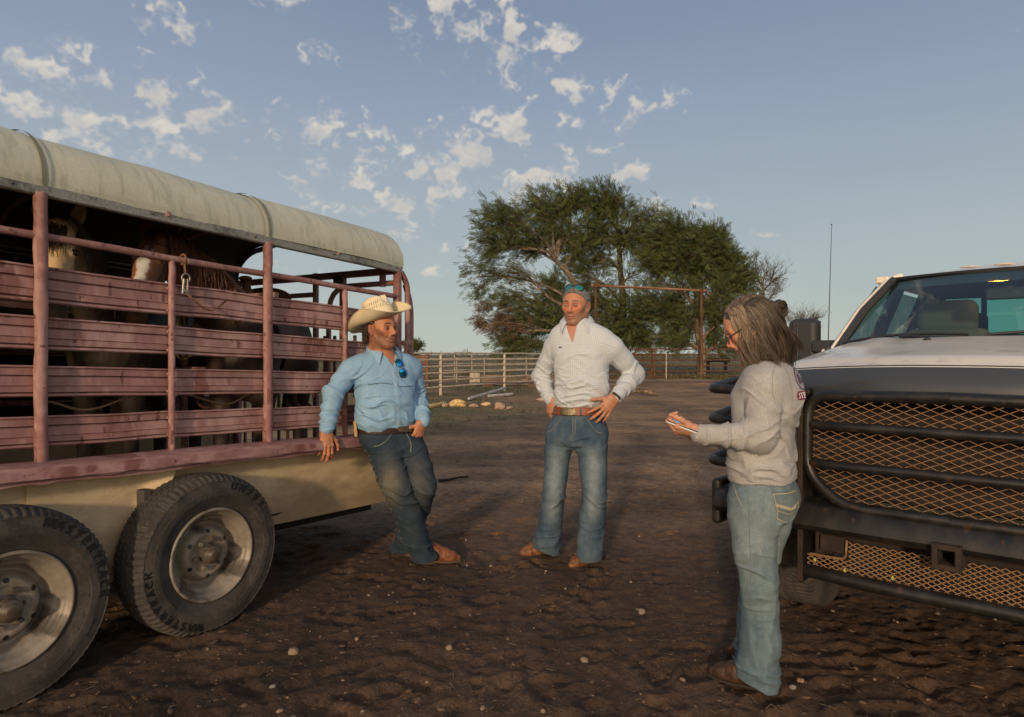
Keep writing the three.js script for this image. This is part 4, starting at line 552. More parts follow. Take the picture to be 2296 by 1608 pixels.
  { const L = V(-.085, 1.846, -2.22); p('dome_lamp', box(.13, .016, .05, L.x, L.y, L.z, .006), std({ color: lin(.8, .5, .15), emissive: lin(1, .52, .08), emissiveIntensity: 1.2 })); const pl = new THREE.PointLight(lin(1, .6, .2), .12, 3); pl.position.set(L.x, L.y - .03, L.z); pl.castShadow = true; truck.add(pl); }
  // wipers and aerial
  for (const [a0, a1, y] of [[-.76, -.10, 0], [-.02, .62, .004]]) { const w = new THREE.Group(); w.name = 'wiper'; truck.add(w); const P = (a, up, f) => { const k = a / .8; return V(a, 1.432 + .03 * (1 - k * k) + up, -1.13 - .28 * k * k + f - up * 1.4); }; part(w, 'wiper_blade', sweep([0, .25, .5, .75, 1].map((t) => P(mix(a0, a1, t), .012 + .018 * Math.sin(t * 3), .02)), () => .0075, 6), trim); part(w, 'wiper_arm', sweep([0, .5, 1].map((t) => P(mix(a1 - .02, (a0 + a1) / 2, t), -.012 + .035 * t, .035)), () => .009, 6), black); }
  { const an = new THREE.Group(); an.name = 'antenna'; truck.add(an); const b = V(-.79, 1.40, -1.16), t = b.clone().add(V(-.005, .745, -.085)); part(an, 'antenna_base', new THREE.CylinderGeometry(.016, .024, .05, 12).translate(b.x, b.y - .01, b.z), trim); part(an, 'antenna_mast', rod(b, t, .0032, .0014, 6), black); part(an, 'antenna_tip', new THREE.SphereGeometry(.004, 6, 5).translate(t.x, t.y, t.z), black); }
  // grille guard
  const gg = new THREE.Group(); gg.name = 'grille_guard'; truck.add(gg); const G = (n, g, m = steel) => part(gg, n, metreUV(Array.isArray(g) ? merge(g) : g, 2), m);
  const R = .0235, HB = [1.07, .905];
  { const c = []; const A = .53, T = 1.205, Bt = .735; c.push(V(0, T, 0), V(A, T - .012, -.035), V(A + .01, .86, -.035), V(A - .14, Bt, -.01), V(-(A - .14), Bt, -.01), V(-A - .01, .86, -.035), V(-A, T - .012, -.035), V(0, T, 0)); G('guard_frame', [pipe([c[0], c[1], c[2], c[3], V(0, Bt, 0)], R, .09, 12), pipe([c[0], c[6], c[5], c[4], V(0, Bt, 0)], R, .09, 12)]); }
  for (const h of HB) G('guard_bar', pipe([V(-.53, h, -.035), V(-.42, h, -.006), V(0, h, .004), V(.42, h, -.006), V(.53, h, -.035)], .0195, .08, 10));
  for (const s of [-1, 1]) {
    for (const [h, dz] of [[1.205, 0], [1.06, 0], [.855, 0]]) G('guard_wing', pipe([V(s * .53, h, -.05), V(s * .90, h, -.085), V(s * 1.02, h, -.10), V(s * 1.02, h + .034, -.44), V(s * .80, h + .034, -.48), V(s * .58, h + .034, -.48)], .0225, .06, 10));
    G('guard_wing_plate', box(.012, .5, .12, s * .9, 1.03, -.26, .003)); G('guard_side_plate', [box(.016, .84, .15, s * .556, .80, -.085, .004)]); G('guard_side_edge', box(.022, .80, .012, s * .556, .79, -.006, .003), darkRust);
  }
  // expanded metal: zigzag strands, every other one shifted
  function mesh(a0, a1, y0, y1, z, dw, dh, th, inside2 = () => true, zf = () => 0) {
    const L = []; const rows = Math.ceil((y1 - y0) / dh), cols = Math.ceil((a1 - a0) / dw);
    const one = new THREE.BoxGeometry(1, 1, 1);
    for (let r = 0; r < rows; r++) for (let c = 0; c < cols * 2; c++) {
      const x0 = a0 + c * dw / 2, x1 = x0 + dw / 2, up = (c + r) % 2 === 0, ya = y0 + (r + (up ? 0 : 1)) * dh, yb = y0 + (r + (up ? 1 : 0)) * dh; if (!inside2((x0 + x1) / 2, (ya + yb) / 2) || Math.max(ya, yb) > y1 + .002 || x1 > a1 + .001) continue;
      const A = V(x0, ya, z + zf(x0) + .0015), B = V(x1, yb, z + zf(x1) - .0015); L.push(bar(A, B, th, th * .85));
    }
    one.dispose(); return merge(L);
  }
  const zc = (x) => -.028 * (x / .53) ** 2 * 1.0;
  const cut = (x, y) => y > .76 + Math.max(0, Math.abs(x) - .39) * .85 && y < 1.19 - Math.max(0, Math.abs(x) - .47) * .8 && Math.abs(x) < .525;
  [[.755, .895], [.92, 1.055], [1.085, 1.195]].forEach(([y0, y1]) => { const m = part(gg, 'mesh_panel', mesh(-.532, .532, y0, y1, -.014, .062, .0142, .0026, cut, zc), rust); m.userData.kind = 'stuff'; });
  // bumper channel, receiver, lower grille
  { const prof = [[.742, -.10], [.738, -.02], [.725, .012], [.70, .03], [.672, .046], [.650, .050], [.632, .040], [.618, .015], [.612, -.04], [.600, -.06], [.598, -.12]]; const arc = (a) => -.10 * sstep(.55, .98, Math.abs(a)); G('bumper_channel', toCreasedNormals(sheet(60, prof.length - 1, (u, v) => { const a = mix(-.98, .98, u), [h, z] = prof[Math.round(v * (prof.length - 1))]; return V(a, h + .002 * n2(a * 6, v * 3), z + arc(a)); }), .6), (() => { const m = steel.clone(); m.side = THREE.DoubleSide; return m; })());
    for (const s of [-1, 1]) G('bumper_end', [new RoundedBoxGeometry(.05, .22, .30, 3, .022).translate(s * .985, .66, -.24)]); }
  { const o = .044, i = .031, ring = new THREE.Shape(); ring.moveTo(-o, -o); ring.lineTo(o, -o); ring.lineTo(o, o); ring.lineTo(-o, o); ring.closePath(); const hole = new THREE.Path(); hole.moveTo(-i, -i); hole.lineTo(-i, i); hole.lineTo(i, i); hole.lineTo(i, -i); hole.closePath(); ring.holes.push(hole); G('receiver_tube', new THREE.ExtrudeGeometry(ring, { depth: .17, bevelEnabled: true, bevelSize: .003, bevelThickness: .003, bevelSegments: 1 }).translate(0, .617, -.085), darkRust); G('receiver_back', box(.06, .06, .01, 0, .617, -.08), std({ color: lin(.015, .012, .01), roughness: 1 })); }
  { const m = part(gg, 'lower_mesh', mesh(-.535, .535, .448, .588, -.035, .0335, .0098, .0036, (x, y) => !(Math.abs(x) > .375 && y > .505) && !(Math.abs(x) < .05 && y > .57)), rust); m.userData.kind = 'stuff'; }
  for (const s of [-1, 1]) { G('mesh_frame', pipe([V(s * .525, .507, -.035), V(s * .38, .507, -.035), V(s * .375, .592, -.035)], .005, .025, 6), rust); G('tow_mount', [box(.1, .07, .09, s * .44, .56, -.10, .006), box(.04, .12, .04, s * .50, .55, -.10, .01)], darkRust); }
  G('lower_bar', pipe([V(-.545, .435, -.03), V(-.3, .43, -.012), V(.3, .43, -.012), V(.545, .435, -.03)], .029, .1, 12)); G('backing', box(1.06, .16, .01, 0, .53, -.24), blackIn);
  { const r = rng(4), M = std({ color: lin(.42, .40, .10), roughness: .8, side: THREE.DoubleSide }); for (const [a, h] of [[-.50, .475], [-.38, .455], [-.20, .462], [.02, .66]]) G('stuck_leaf', sheet(1, 3, (u, v) => V(a + (u - .5) * .012 * Math.sin(v * 3.1 + .1), h + v * .022, -.028 + .006 * Math.sin(v * 3))), M); }
  const wt = [[.84, -.92], [.84, -4.75]]; for (const [a, z] of wt) for (const s of [-1, 1]) { const w = makeWheel(.40, .26, 8, []); w.position.set(s * (a + .1), .395, z); w.rotation.y = s * Math.PI / 2; truck.add(w); }
}
// ------------------------------------------------------------------ signed-distance modelling for bodies, clothes and animals
const smin = (a, b, k) => { if (k <= 0) return a < b ? a : b; const h = Math.max(k - Math.abs(a - b), 0) / k; return Math.min(a, b) - h * h * k * .25; };
const smax = (a, b, k) => -smin(-a, -b, k);
class Field {
  constructor(k = .02) { this.P = []; this.k = k; this.post = []; }
  push(f, c, R, o = {}) { this.P.push({ f, cx: c.x, cy: c.y, cz: c.z, R, k: o.k ?? this.k, sub: !!o.sub, chart: o.chart }); return this; }
  cap(a, b, ra, rb = ra, o = {}) {                                    // tapered capsule; o.n, o.q: squeezed by q along n
    const ax = a.x, ay = a.y, az = a.z, dx = b.x - ax, dy = b.y - ay, dz = b.z - az, L2 = dx * dx + dy * dy + dz * dz || 1e-9, n = o.n, s = n ? 1 / o.q - 1 : 0;
    const f = (x, y, z) => { let px = x - ax, py = y - ay, pz = z - az; const h = clamp((px * dx + py * dy + pz * dz) / L2, 0, 1); px -= dx * h; py -= dy * h; pz -= dz * h; if (n) { const t = (px * n.x + py * n.y + pz * n.z) * s; px += n.x * t; py += n.y * t; pz += n.z * t; } return Math.sqrt(px * px + py * py + pz * pz) - (ra + (rb - ra) * h); };
    return this.push(f, a.clone().add(b).multiplyScalar(.5), Math.sqrt(L2) / 2 + Math.max(ra, rb), o);
  }
  ell(c, rx, ry, rz, o = {}) {                                         // ellipsoid, o.m: Matrix3-like basis [x, y, z]
    const B = o.b, m = Math.min(rx, ry, rz);
    const f = (x, y, z) => { let px = x - c.x, py = y - c.y, pz = z - c.z; if (B) { const u = px * B[0].x + py * B[0].y + pz * B[0].z, v = px * B[1].x + py * B[1].y + pz * B[1].z, w = px * B[2].x + py * B[2].y + pz * B[2].z; px = u; py = v; pz = w; } const k0 = Math.sqrt((px / rx) ** 2 + (py / ry) ** 2 + (pz / rz) ** 2), k1 = Math.sqrt((px / rx / rx) ** 2 + (py / ry / ry) ** 2 + (pz / rz / rz) ** 2); return k1 < 1e-6 ? -m : k0 * (k0 - 1) / k1; };
    return this.push(f, c, Math.max(rx, ry, rz), o);
  }
  chain(pts, rad, o = {}) { let v = 0; for (let i = 0; i < pts.length - 1; i++) { const L = pts[i].distanceTo(pts[i + 1]); this.cap(pts[i], pts[i + 1], rad[i], rad[i + 1], { ...o, k: i ? Math.min(o.k ?? this.k, .012) : o.k, chart: o.uv ? axisChart(pts[i], pts[i + 1], o.uv, v) : undefined }); v += L; } return this; }
  loft(S, o = {}) {                                                    // vertical stack of rounded sections {y, x, z, rx, rz, yaw, e}
    const s = S.slice().sort((a, b) => a.y - b.y), n = s.length, y0 = s[0].y, y1 = s[n - 1].y; let mr = 0; for (const q of s) mr = Math.max(mr, q.rx, q.rz);
    const f = (x, y, z) => { const yy = clamp(y, y0, y1); let i = 0; while (i < n - 2 && s[i + 1].y < yy) i++; const a = s[i], b = s[i + 1]; let t = (yy - a.y) / (b.y - a.y); const am = s[Math.max(0, i - 1)], bp = s[Math.min(n - 1, i + 2)];
      const cr = (k) => { const p0 = am[k], p1 = a[k], p2 = b[k], p3 = bp[k]; return p1 + .5 * t * (p2 - p0 + t * (2 * p0 - 5 * p1 + 4 * p2 - p3 + t * (3 * (p1 - p2) + p3 - p0))); };
      const yaw = mix(a.yaw ?? 0, b.yaw ?? 0, t), c = Math.cos(yaw), q = Math.sin(yaw), dx = x - cr('x'), dz = z - cr('z'), rx = Math.max(.004, cr('rx')), rz = Math.max(.004, cr('rz')), u = Math.abs(dx * c - dz * q) / rx, w = Math.abs(dx * q + dz * c) / rz, e = o.e ?? 2.3, r = Math.pow(Math.pow(u, e) + Math.pow(w, e), 1 / e), d = (r - 1) * Math.min(rx, rz) * (r > 1 ? 1 + .25 * (Math.max(rx, rz) / Math.min(rx, rz) - 1) : 1), dy = Math.abs(y - yy);
      return dy > 0 ? (d > 0 ? Math.hypot(d, dy) : Math.max(d, dy)) : d; };
    const m = s[n >> 1]; return this.push(f, V(m.x, (y0 + y1) / 2, m.z), (y1 - y0) / 2 + mr + .1, o);
  }
  list(x, y, z, r) { const ds = this.P.map((p) => { const d = Math.hypot(x - p.cx, y - p.cy, z - p.cz) - p.R; return d; }); let best = 1e9; const ex = []; for (let i = 0; i < ds.length; i++) { const p = this.P[i]; if (ds[i] > best + r * 3 + .08) { ex.push(1e9); continue; } const e = p.f(x, y, z); ex.push(e); if (!p.sub) best = Math.min(best, e); } return this.P.filter((p, i) => p.sub ? ex[i] < r * 2 + p.k + .02 : ex[i] < best + r * 2.6 + p.k + .02); }
  raw(x, y, z, L = this.P) { let d = 1e3; for (const p of L) { const e = p.f(x, y, z); d = p.sub ? smax(d, -e, p.k) : smin(d, e, p.k); } return d; }
  at(x, y, z, L = this.P) { let d = this.raw(x, y, z, L); for (const q of this.post) d = q(d, x, y, z); return d; }
  cut(p, n, k = .004) { const c = p.dot(n); this.post.push((d, x, y, z) => smax(d, x * n.x + y * n.y + z * n.z - c, k)); return this; }   // keep what lies below the plane
  // folds: crossings repeat along `across`, run along `along`
  folds(c, R, across, amp, freq, o = {}) { const a = across.clone().normalize(), w = o.warp ?? 1.2, st = o.stretch ?? .22, sd = o.seed ?? 0; this.post.push((d, x, y, z) => { if (d > .06 || d < -.05) return d; const px = x - c.x, py = y - c.y, pz = z - c.z, q = (px * px + py * py + pz * pz) / (R * R); if (q > 3) return d; const t = px * a.x + py * a.y + pz * a.z, f2 = freq * st, wv = n3(x * freq * .35 + sd, y * freq * .35, z * freq * .35) * w, rx = x - a.x * t, ry = y - a.y * t, rz = z - a.z * t, n = n3((t * freq + wv) + sd, (rx + ry * .7) * f2 + sd, (rz - ry * .6) * f2), rid = Math.pow(Math.max(0, 1 - Math.abs(n) * 2.9), 1.35); return d - amp * 2.1 * (rid - .25) * Math.exp(-q * 1.4); }); return this; }
}
function axisChart(a, b, R, v0 = 0) { const ax = b.clone().sub(a).normalize(), ref = Math.abs(ax.z) < .9 ? V(0, 0, -1) : V(0, 1, 0), e1 = ref.clone().addScaledVector(ax, -ref.dot(ax)).normalize(), e2 = V().crossVectors(ax, e1); return { o: a, ax, e1, e2, R, v0 }; }
// naive surface nets over the field, only near its surface
function net(F, h, lo, hi, o = {}) {
  const nx = Math.ceil((hi.x - lo.x) / h) + 1, ny = Math.ceil((hi.y - lo.y) / h) + 1, nz = Math.ceil((hi.z - lo.z) / h) + 1, val = new Float32Array(nx * ny * nz), B = 8, Rb = h * B * .87; const active = [];
  for (let bz = 0; bz < nz; bz += B) for (let by = 0; by < ny; by += B) for (let bx = 0; bx < nx; bx += B) {
    const cx = lo.x + (bx + B / 2) * h, cy = lo.y + (by + B / 2) * h, cz = lo.z + (bz + B / 2) * h, L = F.list(cx, cy, cz, Rb), c = F.at(cx, cy, cz, L), skip = Math.abs(c) > Rb * (o.safe ?? 1.7) + .02;
    if (!skip) active.push(bx, by, bz);
    for (let z = bz; z < Math.min(bz + B, nz); z++) for (let y = by; y < Math.min(by + B, ny); y++) { let i = (z * ny + y) * nx + bx; for (let x = bx; x < Math.min(bx + B, nx); x++, i++) val[i] = skip ? (c > 0 ? 1 : -1) : F.at(lo.x + x * h, lo.y + y * h, lo.z + z * h, L); }
  }
  const vid = new Int32Array(nx * ny * nz).fill(-1), pos = [], q = [], C = [0, 1, nx, nx + 1, nx * ny, nx * ny + 1, nx * ny + nx, nx * ny + nx + 1], E = [[0, 1], [2, 3], [4, 5], [6, 7], [0, 2], [1, 3], [4, 6], [5, 7], [0, 4], [1, 5], [2, 6], [3, 7]], off = [[0, 0, 0], [1, 0, 0], [0, 1, 0], [1, 1, 0], [0, 0, 1], [1, 0, 1], [0, 1, 1], [1, 1, 1]];
  const isNear = new Uint8Array(Math.ceil(nx / B) * Math.ceil(ny / B) * Math.ceil(nz / B)), bnx = Math.ceil(nx / B), bny = Math.ceil(ny / B); for (let i = 0; i < active.length; i += 3) for (let dz = -1; dz <= 1; dz++) for (let dy = -1; dy <= 1; dy++) for (let dx = -1; dx <= 1; dx++) { const X = active[i] / B + dx, Y = active[i + 1] / B + dy, Z = active[i + 2] / B + dz; if (X >= 0 && Y >= 0 && Z >= 0 && X < bnx && Y < bny && Z < Math.ceil(nz / B)) isNear[(Z * bny + Y) * bnx + X] = 1; }
  for (let z = 0; z < nz - 1; z++) for (let y = 0; y < ny - 1; y++) for (let x = 0; x < nx - 1; x++) {
    if (!isNear[((z >> 3) * bny + (y >> 3)) * bnx + (x >> 3)]) { x |= 7; continue; }
    const i = (z * ny + y) * nx + x; let m = 0; for (let c = 0; c < 8; c++) if (val[i + C[c]] < 0) m |= 1 << c; if (m === 0 || m === 255) continue;
    let sx = 0, sy = 0, sz = 0, n = 0; for (const [a, b] of E) { const va = val[i + C[a]], vb = val[i + C[b]]; if ((va < 0) === (vb < 0)) continue; const t = va / (va - vb); sx += mix(off[a][0], off[b][0], t); sy += mix(off[a][1], off[b][1], t); sz += mix(off[a][2], off[b][2], t); n++; }
    vid[i] = pos.length / 3; pos.push(lo.x + (x + sx / n) * h, lo.y + (y + sy / n) * h, lo.z + (z + sz / n) * h);
    // faces on the three edges that start at this corner
    for (let ax = 0; ax < 3; ax++) { const d = [1, nx, nx * ny], s = val[i] < 0, e = val[i + d[ax]] < 0; if (s === e) continue; const u = d[(ax + 1) % 3], v = d[(ax + 2) % 3], cu = [x, y, z][(ax + 1) % 3], cv = [x, y, z][(ax + 2) % 3]; if (!cu || !cv) continue; const a = vid[i], b = vid[i - u], c = vid[i - u - v], f = vid[i - v]; if (a < 0 || b < 0 || c < 0 || f < 0) continue; s ? q.push(a, b, c, a, c, f) : q.push(a, c, b, a, f, c); }
  }
  const n = pos.length / 3, nor = new Float32Array(n * 3), e = h * .7;
  for (let i = 0; i < n; i++) { const x = pos[i * 3], y = pos[i * 3 + 1], z = pos[i * 3 + 2], L = F.P.length > 10 ? F.list(x, y, z, h * 2) : F.P; let gx = F.at(x + e, y, z, L) - F.at(x - e, y, z, L), gy = F.at(x, y + e, z, L) - F.at(x, y - e, z, L), gz = F.at(x, y, z + e, L) - F.at(x, y, z - e, L); const l = Math.hypot(gx, gy, gz) || 1; nor[i * 3] = gx / l; nor[i * 3 + 1] = gy / l; nor[i * 3 + 2] = gz / l; }
  const g = new THREE.BufferGeometry(); g.setAttribute('position', new THREE.Float32BufferAttribute(pos, 3)); g.setAttribute('normal', new THREE.BufferAttribute(nor, 3)); g.setIndex(q);
  if (o.color) { const col = new Float32Array(n * 3); for (let i = 0; i < n; i++) { const c = o.color(pos[i * 3], pos[i * 3 + 1], pos[i * 3 + 2], nor[i * 3], nor[i * 3 + 1], nor[i * 3 + 2]); col.set(c, i * 3); } g.setAttribute('color', new THREE.BufferAttribute(col, 3)); }
  if (!o.uv) { g.setAttribute('uv', new THREE.BufferAttribute(new Float32Array(n * 2), 2)); return g; }
  // texture coordinates in metres: wrapped round the limb (or torso) that each face belongs to
  const f = g.toNonIndexed(), p = f.attributes.position, uv = new Float32Array(p.count * 2), cs = F.P.filter((k) => k.chart);
  for (let i = 0; i < p.count; i += 3) {
    const cx = (p.getX(i) + p.getX(i + 1) + p.getX(i + 2)) / 3, cy = (p.getY(i) + p.getY(i + 1) + p.getY(i + 2)) / 3, cz = (p.getZ(i) + p.getZ(i + 1) + p.getZ(i + 2)) / 3; let best = 1e9, ch = null; for (const k of cs) { const d = k.f(cx, cy, cz); if (d < best) { best = d; ch = k.chart; } }
    const ang = (x, y, z) => { const px = x - ch.o.x, py = y - ch.o.y, pz = z - ch.o.z; return Math.atan2(px * ch.e2.x + py * ch.e2.y + pz * ch.e2.z, px * ch.e1.x + py * ch.e1.y + pz * ch.e1.z); }, a0 = ang(cx, cy, cz);
    for (let k = 0; k < 3; k++) { const x = p.getX(i + k), y = p.getY(i + k), z = p.getZ(i + k); let a = ang(x, y, z); if (a - a0 > Math.PI) a -= 2 * Math.PI; if (a - a0 < -Math.PI) a += 2 * Math.PI; uv[(i + k) * 2] = a * ch.R; uv[(i + k) * 2 + 1] = (x - ch.o.x) * ch.ax.x + (y - ch.o.y) * ch.ax.y + (z - ch.o.z) * ch.ax.z + ch.v0; }
  }
  f.setAttribute('uv', new THREE.BufferAttribute(uv, 2)); return f;
}
function netOf(F, h, o = {}) { const lo = V(1e9, 1e9, 1e9), hi = V(-1e9, -1e9, -1e9), m = (o.pad ?? .03); for (const p of F.P) if (!p.sub) { lo.min(V(p.cx - p.R, p.cy - p.R, p.cz - p.R)); hi.max(V(p.cx + p.R, p.cy + p.R, p.cz + p.R)); } return net(F, h, lo.subScalar(m), hi.addScalar(m), o); }
// a strip laid on a field: points o + U u + W v are dropped along -N until they meet it, then lifted by `lift`
function drape(F, o, U, W, N, nu, nv, shape, lift, uvf) {
  const hit = (p) => { let t = .25; const q = V(); for (let k = 0; k < 60; k++) { q.copy(p).addScaledVector(N, t); const d = F.at(q.x, q.y, q.z); if (d < .0006) break; t -= Math.max(d * .7, .0005); if (t < -.35) { q.copy(p); break; } } return q; };
  const pt = (u, v) => { const [a, b] = shape(u, v); return hit(o.clone().addScaledVector(U, a).addScaledVector(W, b)).addScaledVector(N, typeof lift === 'function' ? lift(u, v) : lift); };
  return sheet(nu, nv, pt, uvf);
}
const frame = (F, up = V(0, 1, 0), roll = 0) => { const z = F.clone().normalize(), x = V().crossVectors(up, z).normalize(), y = V().crossVectors(z, x); const m = new THREE.Matrix4().makeBasis(x, y, z); if (roll) m.multiply(new THREE.Matrix4().makeRotationZ(roll)); return m; };
// ------------------------------------------------------------------ a head in its own axes: +z face, +y up, +x the person's left; about 0.235 m tall
function headField(o = {}) {
  const F = new Field(.018), j = o.jaw ?? 1, n = o.nose ?? 1;
  F.ell(V(0, .036, -.014), .0765, .084, .096); F.ell(V(0, .018, .020), .066, .080, .070, { k: .03 }); F.ell(V(0, -.040, .030), .052 * j, .066, .052, { k: .03 });
  for (const s of [-1, 1]) { F.cap(V(s * .052 * j, -.045, -.002), V(s * .020, -.099, .058), .020, .019 * j, { k: .03 }); F.ell(V(s * .043, -.012, .056), .022, .020, .020, { k: .03 }); F.cap(V(s * .008, .025, .086), V(s * .046, .024, .069), .0105, .0095, { k: .014 }); }
  F.ell(V(0, -.098, .066), .021 * j, .018, .019, { k: .022 });
  for (const s of [-1, 1]) F.ell(V(s * .031, .003, .092), .0190, .0115, .0165, { k: .013, sub: true });
  F.cap(V(0, .018, .083), V(0, -.022, .104), .0085, .0105 * n, { k: .012 }); F.ell(V(0, -.029, .105), .0125 * n, .0105, .0125 * n, { k: .010 }); for (const s of [-1, 1]) F.ell(V(s * .0125 * n, -.034, .094), .0085, .008, .010, { k: .008 });
  F.ell(V(0, -.056, .072), .030, .020, .020, { k: .022 });
  F.chain([V(-.023, -.0625, .080), V(-.008, -.0605, .0885), V(.008, -.0605, .0885), V(.023, -.0625, .080)], [.0035, .0048, .0048, .0035], { k: .008 }); F.chain([V(-.019, -.0705, .0815), V(-.006, -.0715, .0875), V(.006, -.0715, .0875), V(.019, -.0705, .0815)], [.004, .0056, .0056, .004], { k: .008 });
  for (const s of [-1, 1]) F.cap(V(s * .028, -.066 + (o.smile ?? 0) * .0035, .083), V(0, -.066, .0965), .0020, .0022, { k: .004, sub: true });
  for (const s of [-1, 1]) { F.cap(V(s * .023, -.034, .092), V(s * .036, -.062, .076), .0026, .0022, { k: .011, sub: true }); }
  for (const s of [-1, 1]) { const b = [V(s * .94, 0, s * s * .0 + .34).normalize(), V(0, .98, -.18).normalize(), null]; b[2] = V().crossVectors(b[0], b[1]); F.ell(V(s * .079, -.002, -.010), .0085, .032, .020, { b, k: .008 }); F.ell(V(s * .087, .002, -.006), .006, .020, .011, { b, k: .006, sub: true }); F.ell(V(s * .080, -.028, -.003), .008, .010, .010, { k: .008 }); }
  F.cap(V(0, -.05, -.028), V(0, o.neckEnd ?? -.20, -.045 + (o.neckZ ?? 0)), .053 * (o.neck ?? 1), .058 * (o.neck ?? 1), { k: .03 });
  for (const s of [-1, 1]) F.cap(V(s * .05, -.05, -.03), V(s * .016, (o.neckEnd ?? -.20) + .025, .015), .013, .010, { k: .03 });
  F.ell(V(0, -.115, .018), .012, .016, .014, { k: .02 });
  return F;
}
function headColor(o) {                                                 // skin with blush, lips, brows and stubble: linear colours
  const s = o.skin, lip = o.lip, st = o.stubble, br = o.brow;
  return (x, y, z) => {
    let c = [s.r, s.g, s.b]; const n = fbm3(x * 60, y * 60, z * 60, 3), blush = Math.exp(-(((Math.abs(x) - .042) / .024) ** 2 + ((y + .014) / .02) ** 2)) * (z > .02 ? 1 : 0) + .8 * Math.exp(-((x / .018) ** 2 + ((y + .03) / .016) ** 2)) * (z > .08 ? 1 : 0) + .5 * (Math.abs(x) > .074 && Math.abs(y) < .04 ? 1 : 0);
    const k = 1 + n * .16; c = [c[0] * k * (1 + .10 * blush), c[1] * k * (1 - .16 * blush), c[2] * k * (1 - .16 * blush)];
    if (st) { const reg = sstep(-.030, -.052, y - Math.max(0, Math.abs(x) - .045) * 1.6) * sstep(-.03, .0, z + .02) * sstep(-.13, -.115, y) + (Math.abs(x) > .062 && z < .03 && z > -.004 && y < .03 && y > -.06 ? .7 : 0); const lipz = Math.hypot(x / .026, (y + .066) / .011) < 1 && z > .07 ? 0 : 1; const t = clamp(reg, 0, 1) * (o.stub ?? .6) * lipz * (.75 + .5 * n3(x * 420, y * 420, z * 420)); c = [mix(c[0], st.r, t), mix(c[1], st.g, t), mix(c[2], st.b, t)]; }
    if (z > .07) { const l = Math.hypot(x / .027, (y + .066) / .0092); if (l < 1.15) { const t = sstep(1.15, .8, l) * .75; c = [mix(c[0], lip.r, t), mix(c[1], lip.g, t), mix(c[2], lip.b, t)]; if (Math.abs(y + .066 - (o.smile ?? 0) * .0035 * Math.abs(x) / .028) < .0018) c = [c[0] * .45, c[1] * .38, c[2] * .38]; } }
    if (z > .05) { const ax = Math.abs(x), by = .0285 + .004 * Math.sin((ax - .01) * 60) - Math.max(0, ax - .036) * .35, t = sstep(.0058, .003, Math.abs(y - by)) * sstep(.009, .014, ax) * sstep(.054, .046, ax) * .85; c = [mix(c[0], br.r, t), mix(c[1], br.g, t), mix(c[2], br.b, t)]; }
    return c;
  };
}
function eyes(parent, M, o = {}) {                                       // lids are the head's own; eyeball, iris, lashes
  const wh = std({ color: lin(.30, .265, .235), roughness: .3 }), ir = std({ color: o.iris ?? lin(.05, .035, .02), roughness: .15 }), lash = std({ color: o.lash ?? lin(.03, .018, .012), roughness: .9 });
  for (const s of [-1, 1]) { part(parent, 'eye', new THREE.SphereGeometry(.0118, 20, 14).translate(s * .031, .003, .0745).applyMatrix4(M), wh); part(parent, 'iris', new THREE.SphereGeometry(.0062, 14, 10).scale(1, 1, .5).translate(s * .031 + (o.look ?? 0) * .004, .0022, .0837).applyMatrix4(M), ir);
    const lid = (y0, y1, dz) => sheet(12, 4, (u, v) => { const a = mix(-1.05, 1.05, u), x = s * .031 + Math.sin(a) * .0152, yy = mix(y0 * Math.cos(a * 1.2), y1, v); return V(x, .003 + yy, .0745 + Math.sqrt(Math.max(0, .0133 ** 2 - yy * yy * .9 - (Math.sin(a) * .0105) ** 2)) + dz * v); });
    part(parent, 'eyelid', merge([lid((o.open ?? .0032), .0105, .0), lid(-.0032, -.009, .0)]).applyMatrix4(M), (() => { const m = std({ color: o.lidColor ?? lin(.30, .14, .085), roughness: .7, side: THREE.DoubleSide }); return m; })());
    part(parent, 'eyelash', sweep([0, .25, .5, .75, 1].map((t) => { const a = mix(-1.0, 1.0, t); return V(s * .031 + Math.sin(a) * .0152, .003 + (o.open ?? .0032) * Math.cos(a * 1.2), .0748 + Math.sqrt(Math.max(0, .0136 ** 2 - (Math.sin(a) * .0105) ** 2))).applyMatrix4(M); }), () => .0011, 4), lash); }
}
